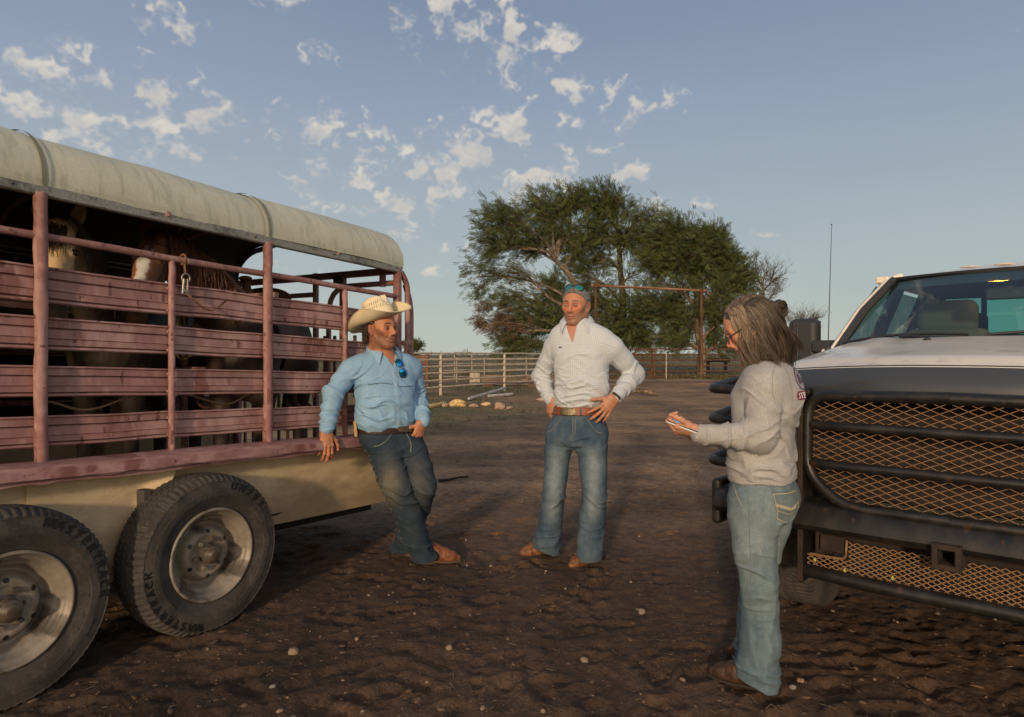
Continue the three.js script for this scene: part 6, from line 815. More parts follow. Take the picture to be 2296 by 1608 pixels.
// ---- the cowboy leaning on the trailer
{
  const D = 4.42, m = D / FPX, base = V((965 - CXP) / FPX * 4.5, 0, -4.5), [g, put] = setup('man in a straw cowboy hat and light blue shirt leaning on the trailer, ankles crossed', base);
  const P = (x, y, d = D) => at(x, y, d), yaw = .62, fw = V(Math.sin(yaw), 0, Math.cos(yaw)), rt = V(Math.cos(yaw), 0, -Math.sin(yaw)), sk = lin(.50, .21, .11), mid = (a, b, t) => a.clone().lerp(b, t);
  const sl = (y, c, hw, rz, d = D) => { const p = P(c, y, d); return { y: p.y, x: p.x, z: p.z, rx: hw * m * 1.06, rz, yaw }; };
  const torso = [sl(781, 856, 20, .062), sl(788, 856, 30, .070), sl(795, 857, 44, .080), sl(804, 857, 60, .092), sl(816, 858, 70, .106), sl(832, 859, 71, .118), sl(858, 862, 66, .134), sl(890, 864, 64, .146), sl(920, 864, 65, .152), sl(942, 864, 65, .148), sl(956, 864, 62, .134), sl(964, 865, 58, .122)];
  const sh = [P(792, 822, 4.35), P(920, 818, 4.52)], el = [P(746, 884, 4.24), P(936, 888, 4.62)], wr = [P(732, 963, 4.125), P(950, 946, 4.42)];
  const S = new Field(.03); S.loft(torso, { chart: axisChart(P(862, 960), P(858, 780), .17) });
  for (const i of [0, 1]) { S.chain([mid(sh[i], P(858, 815), .22), mid(sh[i], el[i], .12), mid(sh[i], el[i], .55), el[i]], [.072, .071, .066, .060], { k: .05, uv: .062 }); S.chain([el[i], mid(el[i], wr[i], .4), mid(el[i], wr[i], .8), mid(el[i], wr[i], .95)], [.060, .055, .047, .043], { k: .03, uv: .05 }); }
  const dv = (a, b) => b.clone().sub(a);
  for (const i of [0, 1]) { S.folds(el[i], .14, dv(sh[i], el[i]), .0085, 24, { seed: 60 + i * 5 }); S.folds(mid(el[i], wr[i], .62), .13, dv(el[i], wr[i]), .009, 28, { seed: 69 + i }); S.folds(mid(sh[i], P(860, 850), .3).add(V(0, -.06, .05)), .14, V(i ? .7 : -.9, .55, 0), .008, 20, { seed: 63 + i }); }
  S.folds(P(850, 910, 4.27), .22, V(.62, 1, 0), .0095, 19, { seed: 77, stretch: .2 }); S.folds(P(900, 930, 4.3), .16, V(.8, 1, .2), .009, 22, { seed: 81 }); S.folds(P(862, 948, 4.3), .20, V(.1, 1, 0), .008, 24, { seed: 83 }); S.folds(P(870, 850, 4.28), .16, V(.5, 1, 0), .004, 16, { seed: 85 });
  const nb = P(861, 795, 4.41); S.cap(nb.clone().add(V(0, .0, .0)), nb.clone().add(V(.012, .14, .01)), .056, .066, { sub: true, k: .008 }); vneck(S, P(868, 788, 4.41), rt, fw, .040, .095, .006);
  const blueTex = texture(512, (u, v) => { const a = tfbm(u, v, 6, 5, 3), b = tn(u, v * .4, 220, 5), st = sstep(.25, .6, tfbm(u, v, 9, 5, 71)) * .12; let r = 140 + a * 14 + b * 7, gg = 178 + a * 12 + b * 6, bb = 206 + a * 10 + b * 6; return [mix(r, 128, st), mix(gg, 136, st), mix(bb, 124, st)]; }); blueTex.repeat.set(1 / .62, 1 / .62);
  const M = clothMat(blueTex); put('shirt', netOf(S, .0058, { uv: true }), M);
  put('collar', collar(P(861, 789, 4.42), frame(fw), { rx: .074, rz: .084, open: 2.55, drop: .052, point: .085, lift: .024, stand: .044, fall: .046 }), M);
  const front = P(867, 800, 4.42), down = V(0, -1, 0), N = fw; const cx = (v) => .022 * v;
  put('placket', drape(S, front, rt, down, N, 4, 60, (u, v) => [(u - .5) * .036 + cx(v), .062 + v * .395], (u, v) => .0034 - .0022 * (Math.abs(u - .5) * 2) ** 4, (u, v) => [u * .036, v * .4]), M);
  const flapShadeM = std({ color: lin(.09, .14, .19), roughness: .95 }); put('vent_flap', drape(S, front, rt, down, N, 40, 4, (u, v) => [mix(-.165, -.02, u), .172 - .010 * Math.sin(u * 3.1) - .022 + v * .022], (u, v) => .001 + .007 * v, (u, v) => [u * .15, v * .02]), M); put('vent_flap', drape(S, front, rt, down, N, 30, 4, (u, v) => [mix(.025, .15, u), .165 + v * .022], (u, v) => .001 + .007 * v, (u, v) => [u * .12, v * .02]), M);
  for (const [a, b, y] of [[-.165, -.02, .1735], [.025, .15, .188]]) put('vent_shadow_gap', drape(S, front, rt, down, N, 30, 1, (u, v) => [mix(a, b, u), y - .010 * Math.sin(u * 3.1) * (a < 0 ? 1 : 0) + v * .0035], .0012), flapShadeM);  // shade under the vent flaps, painted as dark strips
  const btn = std({ color: lin(.30, .38, .44), roughness: .4 }); for (let k = 0; k < 5; k++) put('button', drape(S, front, rt, down, N, 6, 5, (u, w) => [Math.cos(u * 6.283) * w * .006 + cx(.1 + k * .2), .062 + (.1 + k * .2) * .395 + Math.sin(u * 6.283) * w * .006], (u, w) => .0072 - .003 * w * w), btn);
  put('chest_pocket', drape(S, front, rt, down, N, 12, 14, (u, v) => [.045 + u * .09, .20 + v * .11], .002, (u, v) => [u * .09, v * .11]), M);
  put('chest_mark', drape(S, front, rt, down, N, 6, 3, (u, v) => [.085 + u * .014, .105 + v * .007], .0016), std({ color: lin(.28, .36, .24), roughness: .9 }));
  for (const i of [0, 1]) { const d = dv(el[i], wr[i]).normalize(), a = mid(el[i], wr[i], .80), c = new Field(.01); c.cap(a, mid(el[i], wr[i], .99), .050, .042, { chart: axisChart(a, wr[i], .042) }); c.cut(wr[i].clone().addScaledVector(d, .004), d, .003); c.cut(a.clone().addScaledVector(d, -.004), d.clone().negate(), .006); c.cap(wr[i].clone().addScaledVector(d, -.008), wr[i].clone().addScaledVector(d, .03), .0345, .037, { sub: true, k: .003 }); c.folds(mid(a, wr[i], .3), .07, d, .005, 36, { seed: i }); put('cuff', netOf(c, .0038, { uv: true }), M); }
  // jeans
  const J = new Field(.03), pel = [sl(956, 865, 59, .120), sl(968, 868, 62, .126), sl(985, 874, 65, .134), sl(1002, 880, 64, .134), sl(1016, 884, 52, .118), sl(1028, 888, 30, .085)]; J.loft(pel, { chart: axisChart(P(870, 1020), P(866, 955), .19) });
  const legs = [[P(857, 995, 4.38), P(868, 1028, 4.35), P(879, 1064, 4.32), P(896, 1108, 4.29), P(915, 1150, 4.33), P(930, 1200, 4.40), P(945, 1238, 4.44), P(956, 1254, 4.45)], [P(913, 992, 4.47), P(928, 1022, 4.42), P(940, 1052, 4.38), P(949, 1092, 4.35), P(936, 1140, 4.47), P(920, 1185, 4.58), P(906, 1222, 4.66), P(905, 1232, 4.67)]];
  const lr = [[.105, .104, .099, .092, .086, .086, .080, .080], [.100, .094, .087, .086, .080, .080, .080, .082]];
  legs.forEach((L, i) => { J.chain(L, lr[i], { k: .03, uv: .08 }); const c = L[7], sgn = i ? 0 : .55; J.post.push((d, x, y, z) => (Math.hypot(x - c.x, z - c.z) < .15 && y < c.y + .09) ? smax(d, (c.y - .012 + sgn * (x - c.x) * .35) - y, .003) : d); });
  legs.forEach((L, i) => { J.folds(L[3].clone().add(V(0, -.02, .06)), .13, V(.35, 1, 0), .0105, 18, { seed: 101 + i * 3 }); J.folds(L[6], .17, V(.2, 1, 0), .012, 20, { seed: 130 + i, stretch: .3 }); J.folds(L[1], .15, V(-.3, 1, 0), .0065, 20, { seed: 140 + i }); J.folds(L[4], .12, V(.5, 1, 0), .007, 20, { seed: 145 + i }); });
  J.folds(P(912, 1005, 4.3), .12, V(i0(), 1, 0), .008, 22, { seed: 150 }); function i0() { return -.4; }
  const cowCol = (x, y, z, nx, ny, nz) => { let t = 0; for (const L of legs) { const a = L[2].clone().add(V(.01, -.06, .09)); t = Math.max(t, Math.exp(-(((x - a.x) / .065) ** 2) - (((y - a.y) / .13) ** 2)) * sstep(0, .6, nz) * (L === legs[0] ? 1 : .45)); } const n = fbm3(x * 8, y * 8, z * 8, 4), f2 = fbm3(x * 40, y * 16, z * 40, 3), k = clamp(.22 + n * .5 + f2 * .22, 0, 1); let c = [mix(.022, .085, k), mix(.045, .115, k), mix(.075, .135, k)]; const dst = clamp(t * .8 * (1 + n), 0, .9); c = [mix(c[0], .23, dst), mix(c[1], .20, dst), mix(c[2], .13, dst)]; return c; };
  put('jeans', netOf(J, .0062, { uv: true, color: cowCol }), denim);
  { // stitched outer seam of the near leg and the front pocket
    const L = legs[0], side = V(-.86, 0, .5); const P2 = []; for (let i = 0; i < 8; i++) for (let k = 0; k < (i < 7 ? 6 : 1); k++) { const t = k / 6, p = i < 7 ? mid(L[i], L[i + 1], t) : L[i].clone(); const q = p.clone().addScaledVector(side, .2); for (let s = 0; s < 40; s++) { const d = J.at(q.x, q.y, q.z); if (d < .0012) break; q.addScaledVector(side, -d * .8); } P2.push(q); } for (let k = 2; k < P2.length - 3; k += 2) put('side_seam', sweep([P2[k], mid(P2[k], P2[k + 1], .7)], () => .0017, 4), threadMat);
    put('pocket_seam', drape(J, P(850, 962, 4.42), rt, down, N, 20, 2, (u, v) => [mix(-.10, .02, u), .012 + .075 * Math.cos(u * 1.57) ** 1.1 + v * .0045], .002), threadMat); put('fly_seam', drape(J, P(893, 966, 4.42), rt, down, N, 2, 18, (u, v) => [.012 + .022 * Math.sin(v * 2.6) + (u - .5) * .005, .01 + v * .115], .002), threadMat); }
  { const F = new Field(.01), b1 = P(864, 953).y, b0 = P(864, 968).y; F.loft([{ ...pel[0], y: b1 + .02, rx: pel[0].rx + .009, rz: pel[0].rz + .009 }, { ...pel[2], rx: pel[2].rx + .004, rz: pel[2].rz + .006 }]); F.post.push((d, x, y) => Math.max(d, y - b1, b0 - y)); put('belt', netOf(F, .0055), std({ map: speck(84, 56, 34, 48, 30, 18, 20, .05), roughness: .6 })); const br = std({ color: lin(.15, .105, .06), metalness: .7, roughness: .45, bumpMap: texture(256, (u, v) => 128 + tfbm(u, v, 14, 4, 3) * 150, false), bumpScale: .002 }); put('buckle', drape(F, P(903, 957, 4.42), rt, down, N, 28, 8, (u, v) => [Math.cos(u * 6.283) * v * .062 - .012, Math.sin(u * 6.283) * v * .040], (u, v) => .011 - .004 * v ** 3, (u, v) => [u, v]), br);
    put('pocket_knife', box(.02, .10, .012, 0, 0, 0, .004).rotateZ(.08).translate(...P(797, 962, 4.30).toArray()), std({ color: lin(.42, .26, .10), roughness: .5 })); }
  const tan = leather(130, 78, 44), sole = std({ color: lin(.10, .065, .04), roughness: .9 });
  { const q1 = bootGeo(ground(952, 1259).setZ(-4.50), ground(1029, 1262), legs[0][6].clone().setY(.15), 1.0); put('boot', metreUV(q1[0], 5), tan); put('boot_sole', q1[1], sole); const q2 = bootGeo(ground(887, 1243), ground(945, 1250), legs[1][6].clone().add(V(-.012, 0, 0)).setY(.15), .96); put('boot', metreUV(q2[0], 5), tan); put('boot_sole', q2[1], sole); }
  // head
  const hc = P(855, 738.5, 4.37), HM = frame(V(.82, .03, .57), V(-.05, 1, .02)).scale(V(1.05, 1.06, 1.05)).setPosition(hc), ho = { jaw: 1.04, nose: 1.06, smile: 2.4, neck: 1.08, skin: lin(.52, .222, .115), lip: lin(.26, .09, .065), stubble: lin(.030, .016, .011), brow: lin(.025, .014, .010), stub: .66 };
  const hg = net(headField(ho), .0030, V(-.1, -.21, -.13), V(.1, .13, .135), { color: headColor(ho) }).applyMatrix4(HM);
  const hands = [handGeo({ curl: [[.25, .45, .35], [.22, .42, .3], [.25, .45, .3], [.3, .5, .35]], spread: .06, thumb: [[.75, .62, -.1], [.40, .9, -.2], [.2, .95, -.25]] }, wr[0].clone().add(V(.0, -.002, .0)), V(.06, -.97, .16), V(.62, .12, .78), true, 1.08, sk), handGeo({ curl: [[.7, 1.0, .6], [.8, 1.1, .7], [.9, 1.1, .7], [.95, 1.1, .7]], thumb: [[.8, .5, -.3], [.3, .85, -.4], [.1, .9, -.4]] }, wr[1].clone().add(V(-.004, .004, .004)), V(-.30, -.93, .12), V(.75, .05, .66), false, 1.04, sk)];
  const U = new Field(.03); U.loft(torso.slice(0, 11).map((s) => ({ ...s, rx: s.rx - .014, rz: s.rz - .012, y: s.y - .006 }))); U.chain([nb.clone().add(V(0, -.05, 0)), P(858, 775, 4.4)], [.064, .058], { k: .05 }); for (const i of [0, 1]) { U.chain([sh[i], el[i], wr[i]], [.045, .038, .027], { k: .04 }); U.chain([legs[i][0], legs[i][3], legs[i][6]], [.06, .05, .04], { k: .04 }); } U.loft(pel.slice(0, 4).map((s) => ({ ...s, rx: s.rx - .016, rz: s.rz - .016 })));
  put('body', merge([netOf(U, .010, { color: (x, y, z) => { const n = 1 + fbm3(x * 50, y * 50, z * 50, 3) * .2; return [sk.r * n * .95, sk.g * n * .9, sk.b * n * .9]; } }), hg, ...hands]), skinMat);
  const T = new THREE.Matrix4().makeTranslation(-base.x, 0, -base.z).multiply(HM); eyes(g, T, { look: .3, open: .0020, lidColor: lin(.27, .105, .052) });
  // wavy dark hair below the hat: cap plus locks at ear and nape
  const r = rng(14), HL = []; const hcap = new Field(.02); hcap.ell(V(0, .030, -.018), .082, .080, .098); hcap.post.push((d, x, y, z) => { const keep = Math.max(Math.min(.010 - z - .35 * Math.max(0, .02 - y), y + .075), Math.min(.028 - z, y - .028)); const ear = Math.hypot((z + .004) / .022, (y + .002) / .030) < 1; return smax(smax(d + .004 * n3(x * 50, y * 50, z * 50), -keep, .006), ear ? .01 : -1, .004); });
  const hairC = std({ vertexColors: true, roughness: .6 });
  for (let i = 0; i < 620; i++) { const a = mix(-2.55, 2.55, r()) + Math.PI, x0 = Math.sin(a) * .080, z0 = Math.cos(a) * .092 - .014; if (z0 > -.022) continue; const y0 = -.005 + .05 * r(), L = .05 + .06 * r() * sstep(.02, -.05, z0), Q = []; const ph = r() * 6.28, am = .004 + .006 * r(); for (let k = 0; k <= 7; k++) { const t = k / 7; Q.push(V(x0 * (1.02 + .10 * t) + Math.sin(t * 8 + ph) * am, y0 - L * t, z0 * (1.02 + .14 * t) - .006 * t + Math.cos(t * 8 + ph) * am)); } const c = .6 + .9 * r(); HL.push([Q, .0026 + .002 * r(), lin(.042 * c, .024 * c, .014 * c)]); }
  put('hair', merge([tint(net(hcap, .004, V(-.11, -.12, -.14), V(.11, .13, .1)), lin(.03, .018, .011)), strandHair(HL)]).applyMatrix4(HM), hairC);
  // straw hat
  { const HT = HM.clone().multiply(new THREE.Matrix4().makeTranslation(0, .062, -.006)).multiply(new THREE.Matrix4().makeRotationX(-.22)).multiply(new THREE.Matrix4().makeRotationZ(.16));
    const straw = texture(1024, (u, v) => { const w = Math.sin(u * 900) * Math.sin(v * 260) * 6, a = tfbm(u, v, 8, 4, 3) * 10, ring = Math.sin(v * 150) * 4; let k = 232 + w + a + ring, c = [k, k * .925, k * .755]; return c; });
    const cc = document.createElement('canvas'); cc.width = 1024; cc.height = 256; const ct = cc.getContext('2d'); ct.fillStyle = 'rgb(234,218,182)'; ct.fillRect(0, 0, 1024, 256); const rr = rng(3); for (let y = 0; y < 256; y += 3) for (let x = 0; x < 1024; x += 3) { const k = rr(); ct.fillStyle = `rgba(${k < .5 ? '150,118,70' : '255,246,220'},${.10 * rr()})`; ct.fillRect(x, y, 3, 2); } ct.strokeStyle = 'rgb(84,62,38)'; ct.lineWidth = 3.2; for (let i = 0; i < 40; i++) { const x = i * 25.6; for (const [y0, y1] of [[96, 122], [122, 96], [134, 158], [158, 134]]) { if (rr() < .12) continue; ct.beginPath(); ct.moveTo(x + 2, y0); ct.lineTo(x + 16, y1); ct.stroke(); } }
    const ctex = new THREE.CanvasTexture(cc); ctex.colorSpace = THREE.SRGBColorSpace; ctex.wrapS = THREE.RepeatWrapping; const sm1 = std({ map: ctex, roughness: .85, side: THREE.DoubleSide, bumpMap: texture(256, (u, v) => 128 + Math.sin(u * 402) * Math.sin(v * 202) * 90, false), bumpScale: .0006 }), sm2 = std({ map: straw, roughness: .85, side: THREE.DoubleSide });
    const A = .083, Bz = .103; const rimY = (ph, t) => { const s = Math.abs(Math.sin(ph)), f = Math.cos(ph); return .078 * Math.pow(s, 2.6) * t * t + (f > 0 ? -.012 * f * t + .006 * t : -.022 * -f * t * t); };
    const crown = sheet(72, 30, (u, v) => { const ph = u * 6.283; let R = 1, y; if (v < .72) { const t = v / .72; R = 1.0 - .15 * t * t; y = .118 * t; } else { const t = (v - .72) / .28; R = .85 * Math.cos(t * 1.57); y = .118 + .014 * Math.sin(t * 1.57); } const x = Math.sin(ph) * A * R, z = Math.cos(ph) * Bz * R; const hgt = sstep(.05, .12, y); y += hgt * (-.030 * Math.exp(-((x / .024) ** 2)) * sstep(-.09, .03, z + .02) + .010 * Math.exp(-(((Math.abs(x) - .045) / .02) ** 2))) - .012 * hgt * sstep(.02, -.09, z); const pinch = 1 - .20 * hgt * Math.exp(-(((z - .055) / .035) ** 2)); return V(x * pinch, y, z); }, (u, v) => [u, v]);
    const brim = sheet(96, 16, (u, v) => { const ph = u * 6.283, t = v, w = .100 + .012 * Math.abs(Math.cos(ph)); const R = 1, cs = Math.sin(ph), cz = Math.cos(ph), curl = Math.pow(Math.abs(cs), 2.6) * .30; return V(cs * (A * R + w * t * (1 - curl * t)), rimY(ph, t) - .002, cz * (Bz * R + w * t)); }, (u, v) => [u * 2, v * .4]);
    const brim2 = brim.clone().translate(0, -.0025, 0); const edge = sweep(Array.from({ length: 97 }, (_, i) => { const ph = i / 96 * 6.283, w = .100 + .012 * Math.abs(Math.cos(ph)), curl = Math.pow(Math.abs(Math.sin(ph)), 2.6) * .30; return V(Math.sin(ph) * (A + w * (1 - curl)), rimY(ph, 1) - .003, Math.cos(ph) * (Bz + w)); }), () => .0030, 5, false);
    const hat = new THREE.Group(); hat.name = 'cowboy_hat'; g.add(hat); const hp = (n, q, mm) => put(n, q.applyMatrix4(HT), mm, hat); hp('crown', crown, sm1); hp('brim', merge([brim, brim2]), sm2); hp('brim_edge', edge, std({ color: lin(.62, .50, .32), roughness: .8 })); hp('hat_band', sheet(72, 2, (u, v) => { const ph = u * 6.283; return V(Math.sin(ph) * (A + .0018), .004 + v * .014, Math.cos(ph) * (Bz + .0018)); }), std({ color: lin(.52, .42, .28), roughness: .8, side: THREE.DoubleSide })); }
  // sunglasses hanging from the placket
  const gp = drape(S, P(886, 824, 4.42), rt, down, N, 1, 1, (u, v) => [0, 0], .018).attributes.position; const SM = new THREE.Matrix4().makeBasis(V(.42, -.86, .10).normalize(), V(.80, .42, -.42).normalize(), V(0, 0, 1)).setPosition(gp.getX(0), gp.getY(0), gp.getZ(0)); { const x = V(.36, -.92, .12).normalize(), z = fw.clone().add(V(-.15, .15, .2)).addScaledVector(x, 0); z.addScaledVector(x, -z.dot(x)).normalize(); const y = V().crossVectors(z, x); SM.makeBasis(x, y, z).setPosition(gp.getX(0), gp.getY(0), gp.getZ(0)); }
  sunglasses('sunglasses', 'blue mirrored sunglasses hanging from the front of the light blue shirt', lin(.03, .22, .75), lin(.05, .55, .85), SM, 'sunglasses');
}
// ---- the woman looking at her phone
{
  const D = 2.82, m = D / FPX, base = V((1690 - CXP) / FPX * D, 0, -D), [g, put] = setup('woman in a grey sweatshirt and pale jeans looking down at her phone, by the truck', base);
  const P = (x, y, d = D) => at(x, y, d), F3 = V(-.84, 0, -.55).normalize(), L3 = V(-.55, 0, .84).normalize(), mid = (a, b, t) => a.clone().lerp(b, t), dv = (a, b) => b.clone().sub(a);   // facing, and her left
  const yaw = Math.atan2(F3.x, F3.z), sk = lin(.56, .27, .165);
  const sl = (y, c, rx, rz, d = D) => { const p = P(c, y, d); return { y: p.y, x: p.x, z: p.z, rx, rz, yaw }; };
  const torso = [sl(806, 1726, .062, .062), sl(814, 1727, .095, .075), sl(824, 1727, .140, .090), sl(838, 1727, .165, .104), sl(862, 1724, .176, .124), sl(885, 1721, .176, .140), sl(915, 1719, .170, .134), sl(950, 1714, .160, .124), sl(990, 1709, .160, .124), sl(1030, 1706, .170, .132), sl(1052, 1707, .172, .132), sl(1064, 1709, .168, .126), sl(1071, 1710, .160, .119)];
  const sh = [P(1712, 850, 2.70), P(1752, 850, 2.96)], el = [P(1708, 980, 2.655), P(1690, 985, 3.02)], wr = [P(1563, 973, 2.69), P(1590, 985, 2.80)];
  const S = new Field(.03); S.loft(torso, { chart: axisChart(P(1710, 1080), P(1722, 800), .15) });
  S.chain([mid(sh[0], P(1727, 838), .22), mid(sh[0], el[0], .12), mid(sh[0], el[0], .5), mid(sh[0], el[0], .85), el[0]], [.068, .068, .064, .058, .053], { k: .05, uv: .06 }); S.chain([el[0], mid(el[0], wr[0], .4), mid(el[0], wr[0], .8), mid(el[0], wr[0], .97)], [.055, .050, .041, .037], { k: .03, uv: .05 });
  S.chain([mid(sh[1], P(1727, 838), .3), el[1]], [.062, .052], { k: .05, uv: .06 }); S.chain([el[1], mid(el[1], wr[1], .5), mid(el[1], wr[1], .96)], [.052, .044, .036], { k: .03, uv: .05 });
  S.folds(el[0], .13, dv(sh[0], el[0]).add(V(.1, 0, 0)), .0065, 24, { seed: 201 }); S.folds(mid(el[0], wr[0], .55), .14, dv(el[0], wr[0]), .0075, 26, { seed: 203 }); S.folds(mid(sh[0], el[0], .3), .14, V(.5, 1, 0), .0035, 16, { seed: 205 }); S.folds(P(1715, 1035, 2.7), .17, V(.12, 1, 0), .0085, 26, { seed: 207, stretch: .16 }); S.folds(P(1770, 1000, 2.75), .16, V(.3, 1, 0), .0075, 22, { seed: 211, stretch: .2 }); S.folds(P(1770, 890, 2.75), .14, V(-.6, 1, 0), .006, 18, { seed: 213 }); S.folds(P(1660, 1020, 2.75), .12, V(-.3, 1, 0), .007, 24, { seed: 215 });
  S.cap(P(1724, 815), P(1722, 770), .058, .066, { sub: true, k: .008 });
  const heather = texture(512, (u, v) => { const a = tn(u, v * .35, 256, 3), b = tn(u * .5, v, 300, 9), c = tfbm(u, v, 6, 4, 4), k = 172 + a * 15 + b * 10 + c * 10; return [k, k * .985, k * .965]; }); heather.repeat.set(4, 4);
  const fleece = std({ map: heather, bumpMap: denimBump, bumpScale: .0006, roughness: .98, side: THREE.DoubleSide }); put('sweatshirt', netOf(S, .005, { uv: true }), fleece);
  for (const i of [0, 1]) { const d = dv(el[i], wr[i]).normalize(), a = mid(el[i], wr[i], .80), c = new Field(.01); c.cap(a, mid(el[i], wr[i], .98), .041, .0355, { chart: axisChart(a, wr[i], .04) }); c.cut(wr[i].clone().addScaledVector(d, .0), d, .003); c.cut(a.clone().addScaledVector(d, -.002), d.clone().negate(), .006); c.cap(wr[i].clone().addScaledVector(d, -.008), wr[i].clone().addScaledVector(d, .03), .030, .032, { sub: true, k: .003 }); const ref = V().crossVectors(d, V(0, 1, 0)).normalize(), r2 = V().crossVectors(ref, d); c.post.push((q, x, y, z) => { const px = x - a.x, py = y - a.y, pz = z - a.z; return q - .0009 * Math.cos(Math.atan2(px * r2.x + py * r2.y + pz * r2.z, px * ref.x + py * ref.y + pz * ref.z) * 44); }); put('rib_cuff', netOf(c, .0032, { uv: true }), fleece); }
  { const y1 = P(1710, 1056).y, y0 = P(1710, 1073).y, F = new Field(.01); F.loft([{ ...torso[10], y: y1 + .02, rx: torso[10].rx + .001, rz: torso[10].rz + .001 }, { ...torso[12], y: y0 - .01, rx: torso[12].rx + .010, rz: torso[12].rz + .010 }]); F.post.push((d, x, y) => Math.max(d, y - y1, y0 + .004 * Math.sin(x * 40) - y)); put('waist_band', metreUV(netOf(F, .005)), fleece); }
  { const c = P(1724, 812), T = new THREE.Matrix4(); put('neck_rib', new THREE.TorusGeometry(.066, .0085, 8, 40).rotateX(Math.PI / 2).scale(1, 1.6, 1.05).rotateX(.22).rotateY(yaw).translate(c.x, c.y, c.z), fleece); }
  put('shoulder_seam', drape(S, P(1722, 860, 2.7), V(1, 0, .25).normalize(), V(0, -1, 0), V(-.25, .1, .96).normalize(), 2, 24, (u, v) => [.045 - .07 * v + .065 * v * v - .02 + (u - .5) * .002 , -.07 + v * .15], .0012), std({ color: lin(.22, .215, .21), roughness: 1 }));
  // print on the back: a purple badge and a maroon lozenge with the word STEAK
  { const cv = document.createElement('canvas'); cv.width = 1024; cv.height = 1024; const c = cv.getContext('2d'); const bg = 'rgb(176,173,169)'; c.fillStyle = bg; c.fillRect(0, 0, 1024, 1024); c.fillStyle = 'rgb(82,70,86)'; c.beginPath(); c.ellipse(560, 300, 300, 285, 0, 0, 7); c.fill(); c.fillStyle = 'rgb(150,142,148)'; c.beginPath(); c.ellipse(560, 300, 250, 236, 0, 0, 7); c.fill(); c.fillStyle = 'rgb(92,78,94)'; c.beginPath(); c.moveTo(430, 240); c.bezierCurveTo(520, 120, 700, 170, 690, 300); c.bezierCurveTo(680, 420, 560, 450, 480, 430); c.bezierCurveTo(400, 400, 470, 330, 430, 240); c.fill(); c.fillStyle = 'rgb(128,58,78)'; c.beginPath(); c.moveTo(110, 700); c.lineTo(170, 600); c.lineTo(1024, 570); c.lineTo(1024, 815); c.lineTo(170, 815); c.closePath(); c.fill(); c.fillStyle = 'rgb(226,218,212)'; c.font = 'bold 190px sans-serif'; c.save(); c.translate(190, 775); c.transform(1, -.03, -.08, 1, 0, 0); c.fillText('STEAK', 0, 0); c.restore(); const im = c.getImageData(0, 0, 1024, 1024), r = rng(2); for (let i = 0; i < im.data.length; i += 4) { const k = .93 + .12 * r(); im.data[i] *= k; im.data[i + 1] *= k; im.data[i + 2] *= k; } c.putImageData(im, 0, 0);
    const t = new THREE.CanvasTexture(cv); t.colorSpace = THREE.SRGBColorSpace; const mm = std({ map: t, roughness: .95, side: THREE.DoubleSide });
    const Nb = F3.clone().negate(), o = P(1722, 822, 2.82).addScaledVector(L3, .105); put('back_print', drape(S, o, L3.clone().negate(), V(0, -1, 0), Nb, 40, 30, (u, v) => [u * .215, v * .165], .0012, (u, v) => [u, 1 - v]), mm); }
  // jeans
  const J = new Field(.03), pel = [sl(1062, 1710, .150, .112), sl(1078, 1711, .158, .122), sl(1100, 1713, .166, .134), sl(1125, 1712, .168, .138), sl(1150, 1708, .160, .128), sl(1166, 1704, .13, .11), sl(1176, 1700, .07, .07)]; J.loft(pel, { chart: axisChart(P(1710, 1180), P(1710, 1060), .15) });
  const legs = [[P(1687, 1128, 2.735), P(1688, 1170, 2.735), P(1691, 1230, 2.735), P(1700, 1300, 2.73), P(1705, 1360, 2.75), P(1706, 1430, 2.77), P(1699, 1490, 2.785), P(1697, 1522, 2.79)], [P(1733, 1128, 2.91), P(1722, 1175, 2.92), P(1706, 1240, 2.95), P(1697, 1300, 2.98), P(1692, 1360, 3.0), P(1690, 1420, 3.02), P(1686, 1470, 3.03), P(1684, 1490, 3.03)]];
  const lr = [[.090, .089, .083, .0715, .0705, .078, .085, .088], [.092, .088, .080, .070, .068, .074, .080, .084]];
  legs.forEach((L, i) => { J.chain(L, lr[i], { k: .03, uv: .075 }); const c = L[7]; J.post.push((d, x, y, z) => (Math.hypot(x - c.x, z - c.z) < .14 && y < c.y + .09) ? smax(d, (c.y - .018 + (i ? 0 : -.32) * (x - c.x)) - y, .003) : d); });
  legs.forEach((L, i) => { J.folds(L[3].clone().add(V(-.02, .0, .04)), .13, V(-.15, 1, 0), .0085, 22, { seed: 301 + i * 3 }); J.folds(L[6], .15, V(.1, 1, 0), .0085, 20, { seed: 330 + i, stretch: .3 }); J.folds(L[1].clone().add(V(.02, -.02, .05)), .17, V(.75, .65, 0), .0075, 14, { seed: 340 + i, stretch: .12 }); J.folds(L[5], .2, V(1, .25, 0), .0045, 14, { seed: 350 + i, stretch: .12 }); });
  J.folds(P(1755, 1165, 2.7), .10, V(.3, 1, 0), .008, 24, { seed: 360 });
  const col = (x, y, z, nx, ny, nz) => { const n = fbm3(x * 8, y * 6, z * 8, 4), f2 = fbm3(x * 60, y * 14, z * 60, 3), th = Math.exp(-(((y - legs[0][2].y - .06) / .30) ** 2)) * .35, k = clamp(.42 + n * .45 + f2 * .28 + th - (y < .35 ? .15 : 0), 0, 1); return [mix(.10, .32, k), mix(.18, .40, k), mix(.235, .42, k)]; };
  put('jeans', netOf(J, .0052, { uv: true, color: col }), denim);
